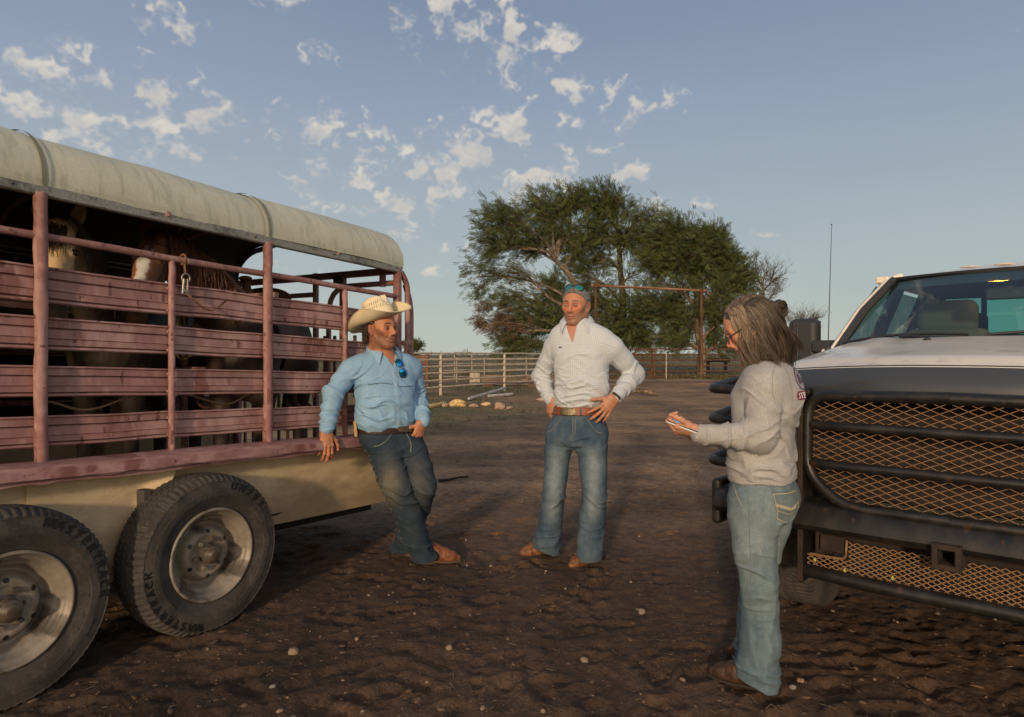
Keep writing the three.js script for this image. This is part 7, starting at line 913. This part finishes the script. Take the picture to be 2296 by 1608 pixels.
  { const seat = P(1745, 1100, 2.72), Nn = V(.42, 0, .91).normalize(), Ux = V(.91, 0, -.42).normalize(), dn = V(0, -1, 0), mD = std({ map: denimTex, color: lin(.20, .26, .27), roughness: .95 }), tM = std({ color: lin(.42, .37, .24), roughness: .9 });
    const ps = (u, v) => [-.072 + u * .145 - .010 * v * (u - .5) * 2, -.008 + v * (.10 + .028 * (1 - Math.abs(u - .5) * 2))]; put('back_pocket', drape(J, seat, Ux, dn, Nn, 18, 14, ps, .0028, (u, v) => [u * .15, v * .13]), mD);
    const line = (f, w) => { put('pocket_stitch', drape(J, seat, Ux, dn, Nn, 24, 1, (u, v) => { const p = f(u); return [p[0], p[1] + (v - .5) * w]; }, .0042), tM); };
    line((u) => [-.072 + u * .145, .001], .003); line((u) => [-.070 + u * .141, .040 + .022 * (1 - Math.abs(u - .5) * 2)], .012); line((u) => [-.068 + u * .137, .062 + .022 * (1 - Math.abs(u - .5) * 2)], .003); line((u) => [-.065 + u * .13, .093 + .028 * (1 - Math.abs(u - .5) * 2)], .003);
    put('pocket_stitch', drape(J, seat, Ux, dn, Nn, 1, 20, (u, v) => [-.072 + .010 * v + u * .003, v * .098], .0042), tM); put('pocket_stitch', drape(J, seat, Ux, dn, Nn, 1, 20, (u, v) => [.070 - .010 * v + u * .003, v * .098], .0042), tM);
    put('side_seam', drape(J, P(1668, 1090, 2.7), Ux, dn, V(-.1, 0, 1), 2, 60, (u, v) => [.002 + .036 * v + (u - .5) * .003, -.02 + v * .62], .0012), std({ map: denimTex, color: lin(.205, .275, .29), roughness: .95 })); put('front_pocket_seam', drape(J, P(1655, 1080, 2.7), Ux, dn, V(-.2, 0, 1), 1, 20, (u, v) => [-.018 + .030 * v * v + u * .003, v * .09], .0014), tM); }
  // boots
  const bt = leather(74, 52, 38), sole = std({ color: lin(.03, .02, .015), roughness: .9 });
  for (const [h, t, top] of [[ground(1735, 1554), ground(1596, 1520), legs[0][6]], [V(ground(1712, 1500).x, 0, -3.02), ground(1637, 1478), legs[1][6]]]) { const q = bootGeo(h, t, top.clone().setY(.15), .98); put('boot', metreUV(q[0], 5), bt); put('boot_sole', q[1], sole); }
  // head
  const hc = P(1681, 735, 2.80), HF3 = V(-.82, -.47, -.32).normalize(), HM = frame(HF3, V(-.42, .9, -.12)).scale(V(.98, .98, .98)).setPosition(hc), ho = { jaw: .90, nose: .92, smile: .6, neck: .88, neckZ: .01, neckEnd: -.10, skin: lin(.60, .28, .165), lip: lin(.42, .15, .12), brow: lin(.16, .10, .06) };
  const hg = net(headField(ho), .0028, V(-.1, -.20, -.13), V(.1, .13, .135), { color: headColor(ho) }).applyMatrix4(HM);
  const hands = [handGeo({ curl: [[.75, 1.1, .7], [.8, 1.15, .7], [.85, 1.15, .7], [.9, 1.1, .7]], spread: .03, thumb: [[.55, .80, -.22], [.10, .92, -.36], [-.15, .92, -.38]] }, wr[0].clone().add(V(.004, .004, 0)), V(-.97, .10, -.22), V(.16, -.78, .60), false, .95, sk), handGeo({ curl: [[.45, .6, .4], [.45, .6, .4], [.5, .6, .4], [.5, .6, .4]], spread: .03 }, wr[1].clone(), V(-.97, .20, .12), V(.1, -.93, -.35), true, .93, sk)];
  const U = new Field(.03); U.loft(torso.slice(0, 11).map((s) => ({ ...s, rx: s.rx - .018, rz: s.rz - .016, y: s.y - .006 }))); U.chain([P(1724, 830), P(1712, 795), P(1700, 775, 2.81)], [.052, .050, .048], { k: .04 }); for (const i of [0, 1]) { U.chain([sh[i], el[i], wr[i]], [.040, .033, .022], { k: .04 }); U.chain([legs[i][0], legs[i][3], legs[i][5]], [.06, .045, .035], { k: .04 }); } U.loft(pel.slice(0, 5).map((s) => ({ ...s, rx: s.rx - .02, rz: s.rz - .02 })));
  put('body', merge([netOf(U, .010, { color: () => [sk.r, sk.g, sk.b] }), hg, ...hands]), skinMat);
  const T = new THREE.Matrix4().makeTranslation(-base.x, 0, -base.z).multiply(HM); eyes(g, T, { look: 0, open: -.001, lidColor: lin(.45, .19, .12) });
  // eyeglasses
  { const eg = new THREE.Group(); eg.name = 'eyeglasses'; g.add(eg); const fm = std({ color: lin(.015, .012, .014), roughness: .35 }), lens = new THREE.MeshPhysicalMaterial({ color: lin(.95, .95, .95), roughness: .02, transmission: 1, thickness: 0, side: THREE.DoubleSide }); for (const s of [-1, 1]) { const bd = (a, k) => V(s * .033 + Math.cos(a) * .0245 * k, -.004 + Math.sin(a) * .017 * k, .103 - Math.abs(s * .033 + Math.cos(a) * .0245 * k) ** 2 * 2.2); put('lens', sheet(24, 4, (u, v) => bd(u * 6.283, v)).applyMatrix4(HM), lens, eg); put('rim', sweep(Array.from({ length: 29 }, (_, i) => bd(i / 28 * 6.283, 1.02)), () => .0017, 5, false).applyMatrix4(HM), fm, eg); put('temple', sweep([V(s * .058, .004, .096), V(s * .074, .006, .07), V(s * .080, .008, .02), V(s * .082, .004, -.01)], () => .0034, 6, true, .6).applyMatrix4(HM), fm, eg); } put('bridge', sweep([V(-.009, 0, .1035), V(0, .003, .106), V(.009, 0, .1035)], () => .0018, 5).applyMatrix4(HM), fm, eg); }
  // long grey-brown hair, half tied back
  { const r = rng(44), HL = [], inv = HM.clone().invert(), skull = new Field(.03); skull.ell(V(0, .034, -.018), .088, .094, .106); skull.post.push((d, x, y, z) => { const keep = Math.max((y - .058) + (.052 - z) * .9, Math.min(.010 - z, y + .10)); return smax(d + .003 * n3(x * 60, y * 20, z * 60), -keep, .008); });
    const sg = net(skull, .004, V(-.12, -.13, -.15), V(.12, .16, .13), { color: (x, y, z) => { const n = fbm3(x * 90, y * 20, z * 40, 3), k = clamp(.42 + n + z * 3 - Math.abs(x) * 1.2, 0, 1); return [mix(.035, .11, k), mix(.026, .086, k), mix(.02, .066, k)]; } }).applyMatrix4(HM);
    const tone = (k) => { const q = r(); const c = q < .34 ? lin(.08, .05, .032) : q < .72 ? lin(.15, .105, .072) : q < .91 ? lin(.22, .17, .125) : lin(.36, .27, .165); return c.multiplyScalar(.66 * k * (.8 + .4 * r())); };
    const toW = (x, y, z) => V(x, y, z).applyMatrix4(HM); const clip = P(1742, 694, 2.83);
    const out = (p, R = 1.03) => { const q = p.clone().applyMatrix4(inv); q.y -= .034; q.z += .018; const k = Math.sqrt((q.x / .088) ** 2 + (q.y / .094) ** 2 + (q.z / .106) ** 2); if (k < R) q.multiplyScalar(R / k); q.y += .034; q.z -= .018; return q.applyMatrix4(HM); };
    const bez = (p0, p1, p2, p3, n, wav) => { const ph = r() * 6.28, Q = []; for (let i = 0; i <= n; i++) { const t = i / n, s = 1 - t, q = V().addScaledVector(p0, s * s * s).addScaledVector(p1, 3 * s * s * t).addScaledVector(p2, 3 * s * t * t).addScaledVector(p3, t * t * t); const w = wav * t * t; q.x += Math.sin(t * 9 + ph) * w; q.z += Math.cos(t * 8 + ph) * w; q.y += Math.sin(t * 6 + ph * 2) * w * .4; Q.push(out(q, 1.015 + .02 * r())); } return Q; };
    for (let i = 0; i < 1100; i++) {                                       // swept back from the brow to the clip
      const a = mix(-1.5, 1.5, r()), f = .30 + .70 * r(), x = Math.sin(a) * .082 * (.75 + .25 * r()), y = .060 + .066 * Math.cos(a * .9) * (.9 + .1 * r()) - .012, z = .056 * Math.cos(a * .8) * f + .006; const p0 = out(toW(x, y, z), 1.02), p3 = clip.clone().add(V((r() - .5) * .03, (r() - .5) * .04, (r() - .5) * .05)), top = out(mid(p0, p3, .5).add(V(-.005, .07, 0)), 1.06); HL.push([bez(p0, mid(p0, top, .75), mid(top, p3, .35), p3, 10, .002), .0022 + .0016 * r(), tone(Math.abs(a) < .75 ? 1.25 : .95)]);
    }
    const locks = Array.from({ length: 74 }, (_, i) => { const s = i % 10 < 7 ? 1 : -1, e = clamp((i / 74 + (r() - .5) * .05), 0, 1), ee = s > 0 ? e : r(), a = mix(.92, 2.98, Math.pow(ee, .9)); const ex = s > 0 ? mix(1673, 1784, Math.pow(ee, .86)) + (r() - .5) * 18 : mix(1674, 1778, Math.pow(ee, .8)), ey = (s > 0 ? mix(822, 806, ee) : 806) + (r() - .5) * 40, ed = s > 0 ? 2.80 - .085 * Math.sin(Math.min(1, ee + .15) * 2.6) + (r() - .5) * .04 : 2.93 + (r() - .5) * .04; return { s, a, ee, end: P(ex, ey, ed), ph: r() * 6.28, wav: .008 + .012 * r(), tone: ee < .26 ? 1.75 + .6 * (r() - .3) : mix(1.05, .5, ee) * (.75 + .6 * r()), flick: (r() - .5) * .05 }; });
    for (let i = 0; i < 2900; i++) {                                      // hanging locks: temples, sides and back down to the shoulders
      const k = locks[Math.floor(r() * locks.length)], a = k.a + (r() - .5) * .30, x = k.s * Math.sin(a) * .082, z = Math.cos(a) * .092 - .014, y = .026 + .058 * r() + (k.ee < .25 ? .02 : 0), p0 = out(toW(x, y, z), 1.01), cut = .86 + .16 * r();
      const end = k.end.clone().add(V((r() - .5) * .022, (r() - .5) * .02, (r() - .5) * .022)), p3 = mid(p0, end, cut).add(V(k.flick * .4, 0, 0)), Lh = p0.distanceTo(p3), p1 = p0.clone().add(toW(x * .16, -.01, z * .12 - .02).sub(toW(0, 0, 0)).multiplyScalar(.9)).add(V(.008, -.01, 0)), p2 = p3.clone().add(V(-.004 - k.flick - .030 * k.ee, Lh * .40, (r() - .5) * .012)), Q = []; const o2 = 1.012 + .035 * r();
      for (let j = 0; j <= 13; j++) { const t = j / 13, s = 1 - t, q = V().addScaledVector(p0, s * s * s).addScaledVector(p1, 3 * s * s * t).addScaledVector(p2, 3 * s * t * t).addScaledVector(p3, t * t * t), w = k.wav * t * Math.sqrt(t); q.x += Math.sin(t * 8.5 + k.ph) * w; q.z += Math.cos(t * 7.5 + k.ph) * w; Q.push(out(q, o2)); }
      HL.push([Q, .0015 + .0010 * r(), tone(k.tone)]);
    }
    for (let i = 0; i < 260; i++) { const a = r() * 6.28, c = clip.clone().add(V(.004, 0, 0)), R = .006 + .030 * r(), p = (t) => c.clone().add(V(Math.cos(a + t * 2.6) * R * .75 + .012, Math.sin(a + t * 2.6) * R + .0, (r() - .5) * .01 + Math.sin(a * 2 + t) * .022)); HL.push([[0, .2, .4, .6, .8, 1].map(p), .0028, tone(.55)]); }
    for (let i = 0; i < 26; i++) { const p0 = clip.clone().add(V(.01, (r() - .5) * .03, (r() - .5) * .04)), p3 = p0.clone().add(V(.03 + .05 * r(), -.10 * r() - .02, (r() - .5) * .05)); HL.push([[p0, mid(p0, p3, .4).add(V(.015, .015, 0)), p3], .0009, tone(1)]); }
    put('hair', merge([sg, strandHair(HL)]), std({ vertexColors: true, roughness: .55 })); put('hair_clip', box(.035, .018, .05, 0, 0, 0, .007).rotateZ(.7).translate(clip.x - .002, clip.y + .026, clip.z), std({ color: lin(.02, .014, .012), roughness: .4 })); }
  // the phone, a thing of its own
  { const c = wr[0].clone().add(V(-.052, .030, -.012)), N = V(.26, .93, .22).normalize(), Lg = V(-.90, .24, -.36); Lg.addScaledVector(N, -Lg.dot(N)).normalize(); const X = V().crossVectors(Lg, N), M = new THREE.Matrix4().makeBasis(X, Lg, N); const ph = thing('smartphone', 'white-edged smartphone with a lit screen in the hand of the woman', 'smartphone', c.toArray()); part(ph, 'case', new RoundedBoxGeometry(.066, .128, .010, 4, .0045).applyMatrix4(M), std({ color: lin(.60, .57, .50), roughness: .4 })); part(ph, 'bezel', new RoundedBoxGeometry(.0635, .1255, .005, 3, .0019).translate(0, 0, .0042).applyMatrix4(M), std({ color: lin(.01, .01, .012), roughness: .2 })); const sc = document.createElement('canvas'); sc.width = 128; sc.height = 256; const k = sc.getContext('2d'); k.fillStyle = 'rgb(120,160,205)'; k.fillRect(0, 0, 128, 256); for (let y = 16; y < 240; y += 26) { k.fillStyle = 'rgb(176,200,226)'; k.fillRect(10, y, 108, 18); } const st = new THREE.CanvasTexture(sc); st.colorSpace = THREE.SRGBColorSpace; part(ph, 'screen', new THREE.PlaneGeometry(.053, .100).translate(0, 0, .0070).applyMatrix4(M), std({ color: 0x000000, emissive: 0xffffff, emissiveMap: st, emissiveIntensity: .5, roughness: .15 })); }
}
// ------------------------------------------------------------------ horses in the trailer
function makeHorse(o) {
  const fx = o.dir[0], fz = o.dir[1], th = Math.atan2(-fz, fx), FL = .47 + o.at[0] * TR.pitch, p = tW(o.at[0], FL, o.at[1], false), s = o.s ?? .93;
  const g = thing(o.name ?? 'horse', o.label, 'horse', p.toArray(), TR.turn + th, 'horses in the trailer'); g.userData.group = undefined; delete g.userData.group;
  const loc = (u, h, w) => { const du = u - o.at[0], dw = w - o.at[1]; return V(du * fx + dw * fz, h - FL, -du * fz + dw * fx); };
  const q = (x, y, z = 0) => V(x * s, y * s, z * s), Z = V(0, 0, 1), F = new Field(.06);
  F.cap(q(-.45, 1.08), q(.34, 1.07), .29 * s, .275 * s, { n: Z, q: .84, k: .1 }); F.ell(q(-.57, 1.11), .29 * s, .275 * s, .26 * s, { k: .1 }); F.ell(q(.40, 1.27), .24 * s, .10 * s, .075 * s, { k: .1 }); F.ell(q(.47, 1.0), .22 * s, .30 * s, .215 * s, { k: .1 });
  for (const z of [-.135, .135]) { F.chain([q(.43, .86, z), q(.46, .50, z), q(.455, .16, z), q(.49, .05, z)], [.10 * s, .055 * s, .040 * s, .056 * s], { k: .05 }); F.chain([q(-.52, .92, z * 1.15), q(-.50, .76, z * 1.15), q(-.71, .50, z), q(-.67, .16, z), q(-.64, .05, z)], [.165 * s, .12 * s, .058 * s, .041 * s, .056 * s], { k: .06 }); }
  const poll = loc(...o.poll), muz = loc(...o.muzzle), nb = q(.50, 1.16), n1 = nb.clone().lerp(poll, .5).add(V(0, .05, 0)), hd = muz.clone().sub(poll).normalize(), L = poll.distanceTo(muz);
  const side = V().crossVectors(V(0, 1, 0), hd).normalize(), face = V().crossVectors(hd, side).normalize(); if (face.dot(loc(o.poll[0] - .2, o.poll[1], o.poll[2] + .5).sub(poll)) < 0) face.negate();
  const nn = V().crossVectors(poll.clone().sub(nb), V(0, 1, 0)).normalize();
  F.chain([nb.clone().add(V(-.06, -.02, 0)), n1, poll.clone().addScaledVector(face, -.06)], [.23 * s, .165 * s, .105 * s], { n: nn, q: .66, k: .07 });
  const h = (t, f, sd = 0) => poll.clone().addScaledVector(hd, L * t).addScaledVector(face, f).addScaledVector(side, sd);
  F.chain([h(.02, -.01), h(.40, .005), h(.74, .0), h(.96, -.01)], [.098 * s, .092 * s, .070 * s, .064 * s], { n: side, q: .78, k: .04 }); F.ell(h(.30, -.075), .085 * s, .105 * s, .060 * s, { b: [face, hd, side], k: .05 }); F.ell(h(.93, -.045), .045 * s, .05 * s, .045 * s, { k: .04 });
  for (const sd of [-1, 1]) { F.ell(h(.31, .045, sd * .062), .022, .026, .024, { k: .025 }); F.ell(h(.93, .038, sd * .034), .015, .020, .012, { k: .008, sub: true }); const e0 = h(-.05, -.005, sd * .058), ed = hd.clone().multiplyScalar(-.80).addScaledVector(side, sd * .26).addScaledVector(face, .12).add(V(0, .35, 0)).normalize(), ex = V().crossVectors(ed, side).normalize(), ez = V().crossVectors(ex, ed); F.ell(e0.clone().addScaledVector(ed, .080), .034, .094, .018, { b: [V().crossVectors(ed, face).normalize(), ed, V().crossVectors(V().crossVectors(ed, face).normalize(), ed)], k: .02 }); F.ell(e0.clone().addScaledVector(ed, .096).addScaledVector(face, .017), .018, .066, .011, { b: [V().crossVectors(ed, face).normalize(), ed, V().crossVectors(V().crossVectors(ed, face).normalize(), ed)], k: .006, sub: true }); }
  F.post.push((d, x, y, z) => d > .03 ? d : d + .0025 * n3(x * 60, y * 25, z * 60));
  const C = o.coat, D = o.points;
  const geo = netOf(F, .0125, { color: (x, y, z) => { const n = 1 + fbm3(x * 30, y * 30, z * 30, 3) * .35; let c = [C.r * n, C.g * n, C.b * n]; const pt = V(x, y, z).sub(poll), t = pt.dot(hd) / L, f = pt.dot(face), sd = pt.dot(side); const head = t > -.12 && t < 1.15 && f > -.13 && Math.abs(sd) < .14, leg = head ? 0 : Math.max(sstep(.62, .45, y / s), o.dark ? sstep(1.50, 1.25, y / s) * .95 : 0), muzz = t > .6 && f > -.2 && Math.abs(sd) < .12 ? sstep(.78, .95, t) : 0, k = Math.max(leg, muzz * (o.muzz ?? .8)); c = [mix(c[0], D.r, k), mix(c[1], D.g, k), mix(c[2], D.b, k)]; if (o.blaze && f > .03 && t > .08 && t < .92 && Math.abs(sd + .006 * Math.sin(t * 9)) < .034 - .012 * t + .006 * n3(x * 40, y * 40, 3)) c = [.62, .58, .52]; return c; } });  // legs have dark points; with dark set, trailer shade is painted into the coat too
  part(g, 'body', geo, new THREE.MeshStandardMaterial({ vertexColors: true, roughness: .62 }));
  for (const sd of [-1, 1]) { const e = h(.315, .052, sd * .070); part(g, 'eye', new THREE.SphereGeometry(.019, 14, 10).translate(e.x, e.y, e.z), std({ color: lin(.012, .008, .006), roughness: .12 })); }
  const r = rng(o.seed), M = []; const mc = o.mane;
  for (let i = 0; i < 240; i++) { const t = r(), top = nb.clone().lerp(poll, t).add(V(0, .05 * Math.sin(t * 3.1) + mix(.20, .09, t) * s, 0)), sd = o.side ?? 1, len = .14 + .16 * r(), Q = []; for (let k = 0; k <= 5; k++) { const a = k / 5; Q.push(top.clone().addScaledVector(nn, sd * (.02 + .10 * Math.sin(a * 1.5) * s + .02 * r())).add(V((r() - .5) * .01, -len * a * a + .012 * (1 - a), 0))); } const c = .6 + .8 * r(); M.push([Q, .004 + .003 * r(), lin(mc.r * c, mc.g * c, mc.b * c)]); }
  for (let i = 0; i < 70; i++) { const a = h(-.06, .02, (r() - .5) * .07), Q = []; for (let k = 0; k <= 4; k++) { const t = k / 4; Q.push(a.clone().addScaledVector(face, .055 * Math.sin(t * 2.2) + .03 * t).addScaledVector(hd, (.05 + .20 * r()) * t).addScaledVector(side, (r() - .5) * .02)); } const c = .6 + .8 * r(); M.push([Q, .0036, lin(mc.r * c, mc.g * c, mc.b * c)]); }
  part(g, 'mane', strandHair(M), std({ vertexColors: true, roughness: .7 }));
  const T = []; for (let i = 0; i < 90; i++) { const Q = []; const a = (r() - .5) * .1, b = (r() - .5) * .12; for (let k = 0; k <= 5; k++) { const t = k / 5; Q.push(q(-.84 - .07 * Math.sin(t * 2) + (r() - .5) * .01, 1.20 - .85 * t, a * t + b * t * t)); } T.push([Q, .007, lin(mc.r, mc.g, mc.b)]); } part(g, 'tail', strandHair(T), std({ vertexColors: true, roughness: .7 }));
  if (o.halter) { // headstall: noseband, cheek straps, crown, ring
    const hm = std({ color: o.halter, roughness: .7 }), ring = std({ color: lin(.6, .58, .5), metalness: .8, roughness: .3 }), loop = (t, rad, tilt = 0) => sweep(Array.from({ length: 29 }, (_, i) => { const a = i / 28 * 6.283, pt = h(t + tilt * Math.cos(a), -.005, 0); const dx = face.clone().multiplyScalar(Math.cos(a)).addScaledVector(side, Math.sin(a)); let k = .05; for (; k < .2; k += .003) { const e = pt.clone().addScaledVector(dx, k); if (F.at(e.x, e.y, e.z) > .003) break; } return pt.addScaledVector(dx, k); }), () => .0105, 5, false, .35);
    part(g, 'halter', merge([loop(.66, .08), loop(.05, .11, .12)]), hm); const cheek = (sd) => sweep([.08, .25, .45, .66].map((t) => { const pt = h(t, -.01, 0); let k = .04; for (; k < .2; k += .003) { const e = pt.clone().addScaledVector(side, sd * k); if (F.at(e.x, e.y, e.z) > .003) break; } return pt.addScaledVector(side, sd * k); }), () => .0095, 5, true, .4); part(g, 'cheek_strap', merge([cheek(1), cheek(-1)]), hm); for (const sd of [-1, 1]) { let pt = h(.66, -.02, 0), k = .04; for (; k < .2; k += .003) { const e = pt.clone().addScaledVector(side, sd * k); if (F.at(e.x, e.y, e.z) > .006) break; } pt.addScaledVector(side, sd * k); part(g, 'halter_ring', new THREE.TorusGeometry(.021, .0035, 8, 20).applyQuaternion(new THREE.Quaternion().setFromUnitVectors(V(0, 0, 1), side)).translate(pt.x, pt.y - .01, pt.z), ring); } }
  return { g, F, q, s, th };
}
makeHorse({ label: 'pale buckskin horse with a dark mane, head nearest the front of the trailer', seed: 1, at: [.45, -1.42], dir: [-.8, .6], poll: [-.40, 1.965, -.66], muzzle: [-.52, 1.55, -.44], coat: lin(.60, .40, .20), points: lin(.05, .036, .026), mane: lin(.06, .035, .02), halter: lin(.16, .10, .06), side: -1, muzz: .9, dark: true });
const blazeHorse = makeHorse({ label: 'chestnut horse with a white blaze, saddled, in the middle of the trailer', seed: 2, at: [1.0, -.92], dir: [-.8, .6], poll: [.08, 1.985, -.62], muzzle: [-.17, 1.56, -.42], coat: lin(.24, .09, .036), points: lin(.05, .03, .022), mane: lin(.10, .035, .016), blaze: true, halter: lin(.05, .035, .025), side: -1, muzz: .6, dark: true });
makeHorse({ label: 'dark brown horse deepest in shade at the left edge, its head out of sight', seed: 3, at: [-.95, -1.35], dir: [-.8, .6], poll: [-1.75, 1.93, -.62], muzzle: [-1.95, 1.52, -.45], coat: lin(.055, .036, .024), points: lin(.02, .014, .01), mane: lin(.015, .012, .01), side: -1 });
{ // western saddle with a coiled rope on the chestnut horse
  const { g, F, q, s } = blazeHorse, o = thing('saddle', 'brown western saddle with a horn on the chestnut horse', 'saddle', g.position.toArray(), g.rotation.y), lt = leather(92, 50, 28), B = new Field(.03), c = q(.10, 1.36);
  const S = new Field(.03); S.ell(q(.10, 1.345), .30, .06, .24, { k: .05 }); S.ell(q(.10, 1.42), .16, .07, .14, { sub: true, k: .06 }); S.cap(q(.34, 1.36), q(.37, 1.50), .055, .022, { k: .05 }); S.ell(q(.385, 1.53), .045, .018, .042, { k: .015 }); S.cap(q(-.17, 1.40, -.14), q(-.17, 1.40, .14), .035, .035, { k: .06 }); S.ell(q(-.17, 1.45), .03, .07, .17, { k: .04 }); part(o, 'seat', metreUV(netOf(S, .008), 4), lt);
  for (const sd of [-1, 1]) { const flap = (x0, x1, y1, nm) => part(o, nm, metreUV(sheet(10, 14, (u, v) => { const x = mix(x0, x1, u) + .04 * Math.sin(v * 3), y = 1.34 - v * y1, p = q(x, y, sd * .30); for (let k = 0; k < 40; k++) { const e = F.at(p.x, p.y, p.z); if (e < .022) break; p.z -= sd * (e - .015) * .7; } return p; }), 4), (() => { const m = lt.clone(); m.side = THREE.DoubleSide; return m; })()); flap(-.22, .40, .28, 'skirt'); flap(.02, .22, .58, 'fender'); part(o, 'stirrup', new THREE.TorusGeometry(.065, .014, 8, 20, 5.4).rotateY(Math.PI / 2).translate(...q(.12, .70, sd * .34).toArray()), lt); part(o, 'blanket', metreUV(sheet(12, 8, (u, v) => { const p = q(mix(-.32, .46, u), 1.42 - v * .42, sd * .30); if (v < .12) p.z = sd * .06; for (let k = 0; k < 40; k++) { const e = F.at(p.x, p.y, p.z); if (e < .012) break; if (v < .12) p.y -= (e - .008) * .7; else p.z -= sd * (e - .008) * .7; } return p; }), 3), std({ color: lin(.10, .07, .06), roughness: 1, side: THREE.DoubleSide })); }
  const rope = thing('lasso_rope', 'coil of pale yellow lasso rope hanging from the saddle', 'rope', g.position.toArray(), g.rotation.y), R = []; for (let i = 0; i < 5; i++) { const c0 = q(.34, 1.22, .36 + i * .012), rr = .17 + .008 * i; R.push(sweep(Array.from({ length: 33 }, (_, k) => { const a = k / 32 * 6.283; return c0.clone().add(V(Math.cos(a) * rr * .8, Math.sin(a) * rr - .02 * i * .3, .02 * Math.sin(a * 2 + i))); }), () => .0065, 6, false)); } R.forEach((x) => part(rope, 'loop', x, std({ color: lin(.55, .44, .22), roughness: .9 })));
}
{ // lead rope with a metal snap tied to the trailer's side pipe
  const b = tW(-.02, 1.853, -.235), o = thing('lead_rope', 'leather lead with a metal snap tied to the side pipe', 'lead rope', b.toArray(), TR.turn), lm = leather(120, 86, 58), mm = std({ color: lin(.34, .30, .24), metalness: .7, roughness: .45 });
  part(o, 'knot', new THREE.TorusGeometry(.024, .007, 8, 20).rotateY(Math.PI / 2), lm); part(o, 'strap', sweep([V(0, -.02, .012), V(.002, -.075, .016)], () => .008, 6, true, .5), lm); part(o, 'snap_ring', new THREE.TorusGeometry(.022, .0045, 8, 22).translate(.004, -.095, .018), mm); part(o, 'snap', [rod(V(-.008, -.10, .02), V(-.016, -.175, .022), .008, .006), rod(V(.012, -.10, .02), V(.010, -.17, .022), .005), box(.035, .018, .014, -.002, -.16, .022, .004)], mm);
  part(o, 'tail', sweep([V(0, -.17, .024), V(.035, -.205, .04), V(.085, -.245, .046), V(.13, -.252, .046), V(.17, -.235, .044), V(.21, -.205, .036), V(.235, -.195, .02)], () => .0055, 6), lm);
}
{ // two slack ropes inside, crossing the gap under the third slat
  for (const [a, c, d, l] of [[[.10, 1.16, -.36], [.36, 1.105, -.40], [.52, 1.16, -.42], 'twisted tan rope sagging behind the slats right of the middle post'], [[-.58, 1.14, -.36], [-.40, 1.095, -.40], [-.18, 1.155, -.42], 'dark slack rope behind the slats left of the middle post']]) { const P0 = [a, c, d].map((p) => tW(...p)), b = P0[0].clone(); solo('slack_rope', l, 'rope', sweep(new THREE.CatmullRomCurve3(P0.map((p) => p.clone().sub(b))).getPoints(16), () => .006, 6), std({ color: lin(.28, .18, .09), roughness: .95 }), b.toArray()); }
}
renderer.render(scene, camera);
